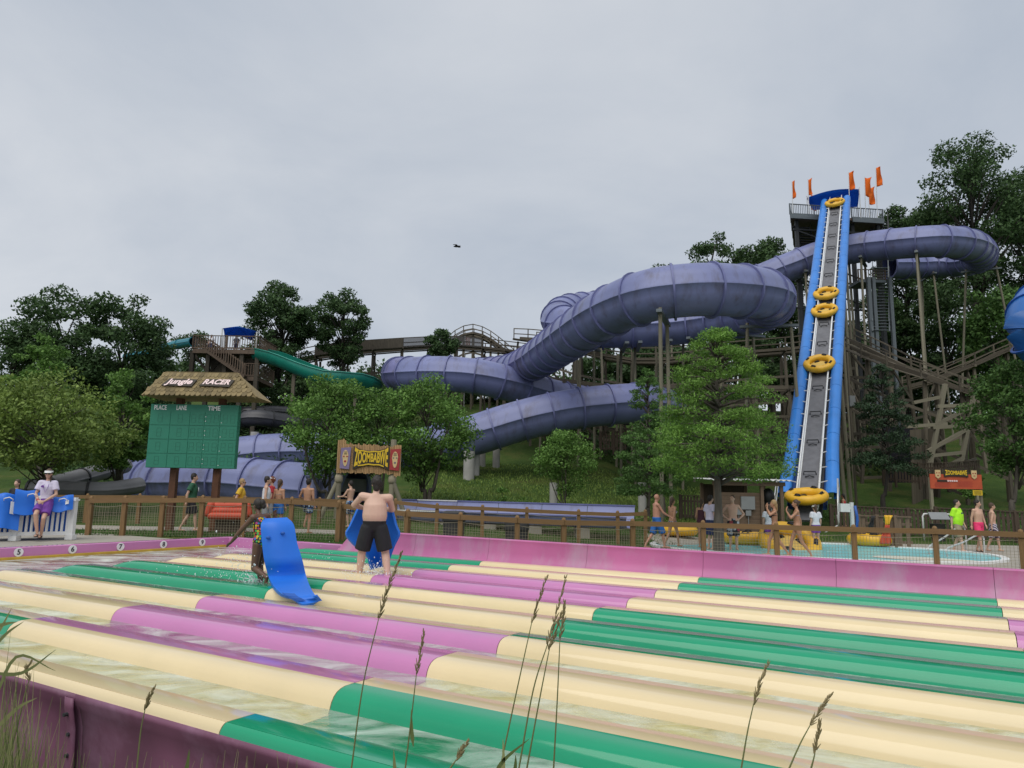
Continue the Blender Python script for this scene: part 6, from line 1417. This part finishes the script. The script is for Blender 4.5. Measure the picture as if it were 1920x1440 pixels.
            for n in 'RL':
                v = MB(); to, an = W(J['toe' + n]), W(J['ank' + n]); d = (to - an); d.z = 0; d.normalize(); c = to - d * .09 * k; v.ell(c - Vector((0, 0, .028 * k)), (.05 * k, .14 * k, .014 * k), 14, 6, basis(d) @ Matrix.Rotation(R(90), 3, 'X')); v.tube([c + d.cross(Vector((0, 0, 1))) * .045 * k, c + Vector((0, 0, .045 * k)) + d * .03 * k, c - d.cross(Vector((0, 0, 1))) * .045 * k], .012 * k, 6); v.build('sandal', mt_, root, smooth=True)
        elif nm == 'wristband': v = MB(); a, c = W(J['wrR'].lerp(J['elR'], .05)), W(J['wrR'].lerp(J['elR'], .16)); v.tube([a, c], .036 * k, 10); v.build('wristband', mt_, root, smooth=True)
        elif nm == 'lanyard': v = MB(); v.tube([W(J['neck'] + Vector((.06 * k, .03 * k, .02 * k))), W(J['chest'] + Vector((.05 * k, .145 * k, .02 * k))), W(J['chest'] + Vector((0, .15 * k, -.12 * k))), W(J['chest'] + Vector((-.05 * k, .145 * k, .02 * k))), W(J['neck'] + Vector((-.06 * k, .03 * k, .02 * k)))], .005 * k, 5); v.build('lanyard', mt_, root, smooth=True)
        elif nm == 'print':
            v = MB(); o_ = W(J['chest'] + Vector((it[2] * k, .148 * k, it[3] * k))); ax_ = rot @ Vector((-1, 0, 0)); v.prism([(it[4] * k * math.cos(a), it[5] * k * math.sin(a)) for a in np.linspace(0, 6.28, 12)[:-1]], o_, ax_, Vector((0, 0, 1)), .01); v.build('print', mt_, root)
    return root
def walk(ph=1., arm=.25):
    return {'kneeR': (.09, .16 * ph, .52), 'ankR': (.09, .22 * ph, .10), 'toeR': (.10, .40 * ph if ph > 0 else .0, .06), 'kneeL': (-.09, -.10 * ph, .50), 'ankL': (-.09, -.34 * ph, .16), 'toeL': (-.10, -.20 * ph, .04), 'elR': (.22, -.14 * ph * arm * 4, 1.14), 'wrR': (.22, -.16 * ph * arm * 4, .90), 'haR': (.22, -.15 * ph * arm * 4, .81), 'elL': (-.22, .05 * ph, 1.13), 'wrL': (-.21, .19 * ph, .93), 'haL': (-.21, .25 * ph, .86)}
# heading: 0 faces +Y (away); pi faces camera; -90deg faces +X (right); +90 faces left
AW, CA, RT, LF = 0., math.pi, -math.pi / 2, math.pi / 2
FEET = -.0
def gp(px, py, dz=0.):
    q = Gp(px, py); return Vector((q.x, q.y, ground(q.x, q.y) + .025))
# man with mat
mb_ = Zp(697, 1092, ZF + .02)
person('shirtless man in black shorts carrying a blue mat on the lanes', mb_, R(6), 1.80, 'skin_pale', {'hipR': (.10, 0, .9), 'hipL': (-.10, 0, .9), 'kneeR': (.20, .03, .50), 'ankR': (.27, -.10, .09), 'toeR': (.30, .08, .035), 'kneeL': (-.19, .05, .50), 'ankL': (-.22, .07, .09), 'toeL': (-.25, .24, .035), 'shR': (.225, .02, 1.40), 'shL': (-.225, .02, 1.42), 'elR': (.28, .22, 1.20), 'wrR': (.12, .36, 1.2), 'haR': (.03, .37, 1.2), 'elL': (-.37, .14, 1.27), 'wrL': (-.18, .34, 1.2), 'haL': (-.09, .38, 1.18), 'neck': (.0, .0, 1.47), 'head': (.01, .04, 1.625)}, 1.6, [('shorts', 'cloth_black', .93)], ('hair_dark', 'shaggy'), .0085, limb=1.2)
gm = Zp(484, 1110, ZF + .0)
person('girl in a rainbow scale swimsuit running with a blue mat', gm, R(58), 1.44, 'skin_dark', {'pelvis': (0, 0, .91), 'hipR': (.08, 0, .88), 'kneeR': (.08, .10, .48), 'ankR': (.08, .03, .085), 'toeR': (.09, .2, .03), 'hipL': (-.08, 0, .88), 'kneeL': (-.10, .03, .44), 'ankL': (-.12, -.36, .30), 'toeL': (-.13, -.47, .17), 'chest': (-.01, .06, 1.26), 'waist': (0, .02, 1.07), 'neck': (-.02, .10, 1.44), 'head': (-.02, .16, 1.59), 'shR': (.15, .08, 1.39), 'shL': (-.16, .08, 1.38), 'elL': (-.24, .30, 1.14), 'wrL': (-.28, .50, .92), 'haL': (-.30, .58, .85), 'elR': (.22, .0, 1.2), 'wrR': (.22, -.06, 1.38), 'haR': (.2, -.08, 1.46)}, 1.12, [('suit', 'suit_rainbow')], ('hair_dark', 'pony'), .0085, fem=True, limb=1.18, head_tilt=R(-12))
# mats carried
def lerp_rows(L_, R_, dm, n=5):
    out_ = []
    for (lx, ly, lD), (r_x, ry, rD) in zip(L_, R_):
        a, c = P(lx, ly, lD), P(r_x, ry, rD); out_.append([a.lerp(c, t) + Vector((0, -dm * math.sin(math.pi * t), 0)) for t in np.linspace(0, 1, n)])
    return out_
gD = gm.y
rows = lerp_rows([(497, 972, gD - .12), (489, 984, gD - .25), (491, 1016, gD - .3), (496, 1054, gD - .34), (506, 1087, gD - .4), (526, 1112, Zp(526, 1112, .42).y), (566, 1132, Zp(566, 1132, .365).y)], [(538, 970, gD - .02), (551, 984, gD - .1), (557, 1017, gD - .15), (567, 1050, gD - .18), (575, 1083, gD - .22), (588, 1112, Zp(588, 1112, .46).y), (604, 1126, Zp(604, 1126, .37).y)], .09)
gmat, gg = mat_sheet('foam_mat', 'long blue foam mat trailing from the running girl', rows, .045)
for fx, fy in ((.28, .3), (.72, .24)):
    p = gg[int(len(gg) * fy)][int((len(gg[0]) - 1) * fx)]; b = MB(); b.ell(p - Vector((0, .03, 0)), (.035, .02, .025)); b.build('grip_hole', 'mat_side', gmat, smooth=True)
i0 = int(len(gg) * .8); b = MB(); b.sheet([[p - Vector((0, .022, -.012)) for p in r_[1:int(len(r_) * .55)]] for r_ in gg[i0:i0 + 4]], .006); b.build('patch', 'mat_side', gmat)
mD = mb_.y + .42
rows = lerp_rows([(672, 955, mD - .1), (658, 985, mD - .1), (650, 1003, mD - .12), (668, 1023, mD - .05), (690, 1040, mD), (698, 1068, mD)], [(733, 955, mD - .1), (741, 985, mD - .1), (747, 1002, mD - .12), (738, 1020, mD - .05), (729, 1042, mD), (722, 1064, mD)], -.28, 6)
mat_sheet('foam_mat', 'blue foam mat held in front of the man in black shorts', rows, .045)
# lifeguard on the railing
lgp = WL.lerp(WR, .735); lg = Vector((lgp.x - wn2.x * .02, lgp.y - wn2.y * .02, lgp.z - .12))
lgb = Vector((lgp.x, lgp.y, 0)) - wn2 * .08; seat_z = lgp.z + SEAT_H
lgb.z = seat_z - .80 * 1.0
person('lifeguard in white shirt, purple shorts and visor sitting on the railing', lgb, CA + R(18), 1.70, 'skin_light', {'pelvis': (0, 0, .93), 'hipR': (.09, .03, .88), 'hipL': (-.09, .03, .88), 'kneeR': (.10, .36, .62), 'ankR': (.03, .30, .14), 'toeR': (.02, .48, .10), 'kneeL': (-.07, .30, .52), 'ankL': (-.02, .16, .10), 'toeL': (-.02, .32, .06), 'elR': (.23, .05, 1.12), 'wrR': (.10, .27, .96), 'haR': (.01, .33, .93), 'elL': (-.23, .05, 1.12), 'wrL': (-.05, .30, .95), 'haL': (.03, .34, .92)}, 1.0, [('shirt', 'cloth_lilac', .26), ('shorts', 'cloth_purple', .72), ('visor', 'white'), ('sunglasses', 'black'), ('sandals', 'black'), ('wristband', 'cloth_red'), ('lanyard', 'cloth_purple'), ('print', 'cloth_purple', .07, .04, .035, .03)], ('hair_brown', 'side'), .010, fem=True)
def pp(label, px, py, face, H, sk, pose={}, g=1., cl=(), hair=('hair_dark', 'short'), **k): return person(label, gp(px, py), R(face), H, sk, pose, g, cl, hair, k.pop('vox', .016), **k)
hips = {'elR': (.36, -.10, 1.15), 'wrR': (.20, .06, 1.0), 'haR': (.13, .10, .98), 'elL': (-.36, -.10, 1.15), 'wrL': (-.20, .06, 1.0), 'haL': (-.13, .10, .98)}
pp('man in dark green shirt walking behind the scoreboard posts', 355, 999, -75, 1.80, 'skin_light', walk(.8), 1.05, [('shirt', 'cloth_green'), ('shorts', 'cloth_black', .9), ('print', 'cloth_white', .0, .0, .06, .07)], ('hair_dark', 'short'))
pp('blond woman in yellow shirt walking behind the orange raft', 447, 1001, -80, 1.66, 'skin_light', walk(.8), 1.0, [('shirt', 'cloth_yellow'), ('shorts', 'cloth_khaki', .7), ('sunglasses', 'black')], ('hair_blond', 'short'), fem=True)
pp('man in white tank top facing the curly redhead', 494, 1003, -70, 1.74, 'skin_light', {}, 1.08, [('tank', 'cloth_white'), ('shorts', 'cloth_grey', .85)], ('hair_dark', 'short'))
pp('curly red-haired person in red shirt and white cap', 504, 996, 100, 1.76, 'skin_light', {}, 1.0, [('shirt', 'cloth_red'), ('shorts', 'cloth_grey', .8), ('cap', 'white')], ('hair_red', 'curly'))
pp('bare-backed person in denim shorts beside the redhead', 519, 1003, -20, 1.66, 'skin_tan', {}, .95, [('shorts', 'cloth_blue', .6), ('top', 'cloth_grey')], ('hair_brown', 'long'), fem=True)
pp('shirtless man standing on one leg on the footpath', 573, 1002, -15, 1.72, 'skin_tan', {'kneeL': (-.09, .22, .62), 'ankL': (-.07, .02, .36), 'toeL': (-.07, .1, .22), 'elL': (-.30, .0, 1.17), 'wrL': (-.26, .2, 1.1), 'haL': (-.2, .25, 1.08)}, .95, [('shorts', 'shorts_check', .6)], ('hair_dark', 'short'))
pp('slim boy in patterned trunks beside the tube exit', 654, 990, 62, 1.68, 'skin_light', {'elL': (-.25, .12, 1.17), 'wrL': (-.2, .35, 1.15), 'haL': (-.2, .44, 1.16), 'elR': (.24, .1, 1.15), 'wrR': (.2, .33, 1.14), 'haR': (.2, .41, 1.14)}, .85, [('shorts', 'shorts_check', .95)], ('hair_dark', 'short'))
pp('bald shirtless man in blue trunks walking with a woman', 1232, 1031, -80, 1.80, 'skin_red', {**walk(1.0), 'elR': (.23, .14, 1.16), 'wrR': (.24, .38, 1.02), 'haR': (.24, .46, .99)}, 1.15, [('shorts', 'cloth_blue', 1.05)], ('hair_dark', 'bald'))
pp('woman in printed bikini walking beside the bald man', 1262, 1028, -62, 1.68, 'skin_tan', walk(.85), 1.0, [('bottom', 'bikini_print'), ('top', 'bikini_print')], ('hair_brown', 'tail'), fem=True)
pp('woman in maroon swimsuit standing at the fence', 1317, 1029, -40, 1.64, 'skin_tan', {'wrL': (-.22, .12, .9), 'haL': (-.2, .16, .82)}, 1.2, [('suit', 'cloth_maroon')], ('hair_brown', 'tail'), fem=True)
pp('man in lilac shirt half hidden by the cypress trunk', 1334, 1033, -65, 1.78, 'skin_light', {}, 1.1, [('shirt', 'cloth_lilac'), ('shorts', 'cloth_navy', 1.0)], ('hair_dark', 'short'))
pp('shirtless man in board shorts with hands on hips', 1376, 1033, 170, 1.80, 'skin_light', hips, .98, [('shorts', 'board_shorts', 1.1)], ('hair_brown', 'buzz'), eyes=True, head_turn=R(-35))
pp('woman in dark bikini raising a hand to her face', 1455, 1046, 75, 1.66, 'skin_tan', {**walk(1.0), 'elR': (.28, .15, 1.33), 'wrR': (.1, .24, 1.56), 'haR': (.05, .22, 1.62), 'elL': (-.28, .15, 1.3), 'wrL': (-.1, .22, 1.5), 'haL': (-.05, .2, 1.58)}, .95, [('bottom', 'cloth_black'), ('top', 'cloth_black')], ('hair_blond', 'tail'), fem=True)
pp('woman in pastel bikini with a bun striding past the pool', 1497, 1048, 78, 1.68, 'skin_tan', {**walk(1.0), 'elL': (-.2, .2, 1.2), 'wrL': (-.16, .32, 1.42), 'haL': (-.14, .3, 1.5)}, 1.0, [('bottom', 'cloth_pastel'), ('top', 'cloth_pastel')], ('hair_brown', 'bun'), fem=True)
def pw(label, px, py, D, face, H, sk, **k):
    q = P(px, py, D); q.z = .03; return person(label, q, R(face), H, sk, **k)
pw('attendant in white shirt and visor standing right of the tilted raft', 1532, 1038, 25.3, 10, 1.52, 'skin_light', clothes=[('shirt', 'cloth_white'), ('tight_shorts', 'cloth_purple', .6), ('visor', 'white')], hair=('hair_brown', 'tail'), fem=True)
pw('attendant in white shirt and visor standing left of the tilted raft', 1444, 1030, 25.4, -20, 1.5, 'skin_light', clothes=[('shirt', 'cloth_white'), ('tight_shorts', 'cloth_purple', .6), ('visor', 'white')], hair=('hair_brown', 'tail'), fem=True)
pp('heavy man in neon yellow-green shirt walking by the pool', 1800, 1037, -145, 1.78, 'skin_light', walk(.6), 1.55, [('shirt', 'cloth_neon', .08, .8), ('shorts', 'cloth_khaki', 1.0), ('print', 'cloth_navy', .0, .02, .075, .035)], ('hair_dark', 'buzz'), eyes=True, head_turn=R(25))
pp('shirtless man in hot pink shorts following the neon shirt', 1839, 1037, -160, 1.78, 'skin_light', walk(.5), 1.08, [('shorts', 'cloth_pink', .95), ('sandals', 'black')], ('hair_dark', 'short'), eyes=True, head_turn=R(30))
pp('boy in striped trunks beside the hot pink shorts', 1866, 1036, -110, 1.68, 'skin_light', walk(.6), .9, [('shorts', 'shorts_stripe', 1.0)], ('hair_brown', 'short'), eyes=True)
pw2 = P(1582, 951, 37); person('dark-haired girl on the hill path behind the white post', Vector((pw2.x, pw2.y, ground(pw2.x, pw2.y))), R(50), 1.65, 'skin_tan', {'elR': (.3, .1, 1.3), 'wrR': (.1, .2, 1.45), 'haR': (.05, .2, 1.5)}, .95, [('suit', 'cloth_red')], ('hair_dark', 'long'), .018, fem=True)
ph = Gd(30, 20.5); person('dark-haired person half hidden behind the draped mats', Vector((ph.x, ph.y, ph.z + .02)), CA, 1.5, 'skin_light', {}, 1., [('shirt', 'cloth_black'), ('shorts', 'cloth_black')], ('hair_brown', 'long'), .016, fem=True)
for px, lb, c_ in ((395, 'visitor in white shirt at the corner of the wooden tower', 'cloth_white'), (442, 'visitor in grey shirt under the blue canopy of the wooden tower', 'cloth_grey')):
    q = P(px, 655, 61.5); person(lb, Vector((q.x, 61.5, q1[0].z + .01)), CA, 1.75, 'skin_light', {}, 1., [('shirt', c_), ('shorts', 'cloth_navy')], ('hair_brown', 'short'), .03, fingers=False)
# ------------------------------------------------------------------ splashes
def splash(name, label, items, seed):
    rs = np.random.default_rng(seed); b = MB()
    for (px, py, D, n, sx, sz, up_, rmin, rmax) in items:
        c = P(px, py, D)
        for _ in range(n):
            p = c + Vector((rs.normal() * sx, rs.normal() * sx * .6, abs(rs.normal()) * sz * up_ + rs.normal() * .02)); r_ = rs.uniform(rmin, rmax) * (1 if rs.uniform() < .9 else 1.8)
            p.z = max(p.z, ZF + .03); d = rs.normal(size=3) * .4
            b.ell(p, (r_, r_, r_ * rs.uniform(.8, 1.8)), 6, 4)
    o = b.build(name, 'drop', smooth=True); return tag(o, label, kind='stuff')
def foam_sheet_mat():
    mt, t, bs = new_mat('foam'); co = nn(t, 'ShaderNodeTexCoord'); n = nn(t, 'ShaderNodeTexNoise'); n.inputs['Scale'].default_value = 9; n.inputs['Detail'].default_value = 8; n.inputs['Roughness'].default_value = .7; t.links.new(co.outputs['Object'], n.inputs['Vector'])
    r = nn(t, 'ShaderNodeValToRGB'); r.color_ramp.elements[0].position = .45; r.color_ramp.elements[1].position = .7; t.links.new(n.outputs['Fac'], r.inputs[0]); bs.inputs['Base Color'].default_value = (.85, .88, .88, 1); bs.inputs['Roughness'].default_value = .3
    tr = nn(t, 'ShaderNodeBsdfTransparent'); ms = nn(t, 'ShaderNodeMixShader'); t.links.new(r.outputs[0], ms.inputs[0]); t.links.new(tr.outputs[0], ms.inputs[1]); t.links.new(bs.outputs[0], ms.inputs[2]); t.links.new(ms.outputs[0], t.nodes['Material Output'].inputs[0]); MT['foam'] = mt
foam_sheet_mat()
splash('water_splash', 'water droplets splashing round the running girl', [(470, 1105, gD, 260, .22, .2, 1, .003, .008), (450, 1085, gD, 120, .3, .3, 1, .003, .007), (455, 1060, gD, 60, .12, .25, 1, .003, .006), (500, 1112, gD - .2, 160, .18, .08, 1, .003, .008), (380, 1085, gD + .4, 60, .45, .15, 1, .003, .007), (570, 1130, gD - .7, 110, .22, .04, 1, .003, .007)], 1)
splash('water_splash', 'water droplets splashing round the legs of the man', [(695, 1080, mb_.y, 320, .22, .12, 1, .003, .008), (720, 1085, mb_.y - .1, 160, .2, .06, 1, .003, .008), (600, 1060, mb_.y + 1, 40, .25, .15, 1, .003, .006)], 2)
def foam_fan(name, label, px, py, D, w, h, seed):
    rs = np.random.default_rng(seed); b = MB(); c = P(px, py, D)
    for k in range(16):
        a = rs.uniform(-1.3, 1.3); L_ = rs.uniform(.4, 1); p0 = c + Vector((rs.normal() * .08, rs.normal() * .06, -.02)); p2 = p0 + Vector((math.sin(a) * w * L_, rs.normal() * .12, h * L_ * math.cos(a * .8))); p1 = p0.lerp(p2, .5) + Vector((0, 0, .05)); b.tube([p0, p1, p2], [.02, .012, .003], 6)
    return tag(b.build(name, 'foam', smooth=True), label, kind='stuff')
foam_fan('spray', 'spray fan beside the running girl', 482, 1098, gD, .35, .3, 3); foam_fan('spray', 'spray fan at the feet of the man', 700, 1082, mb_.y, .28, .14, 4)
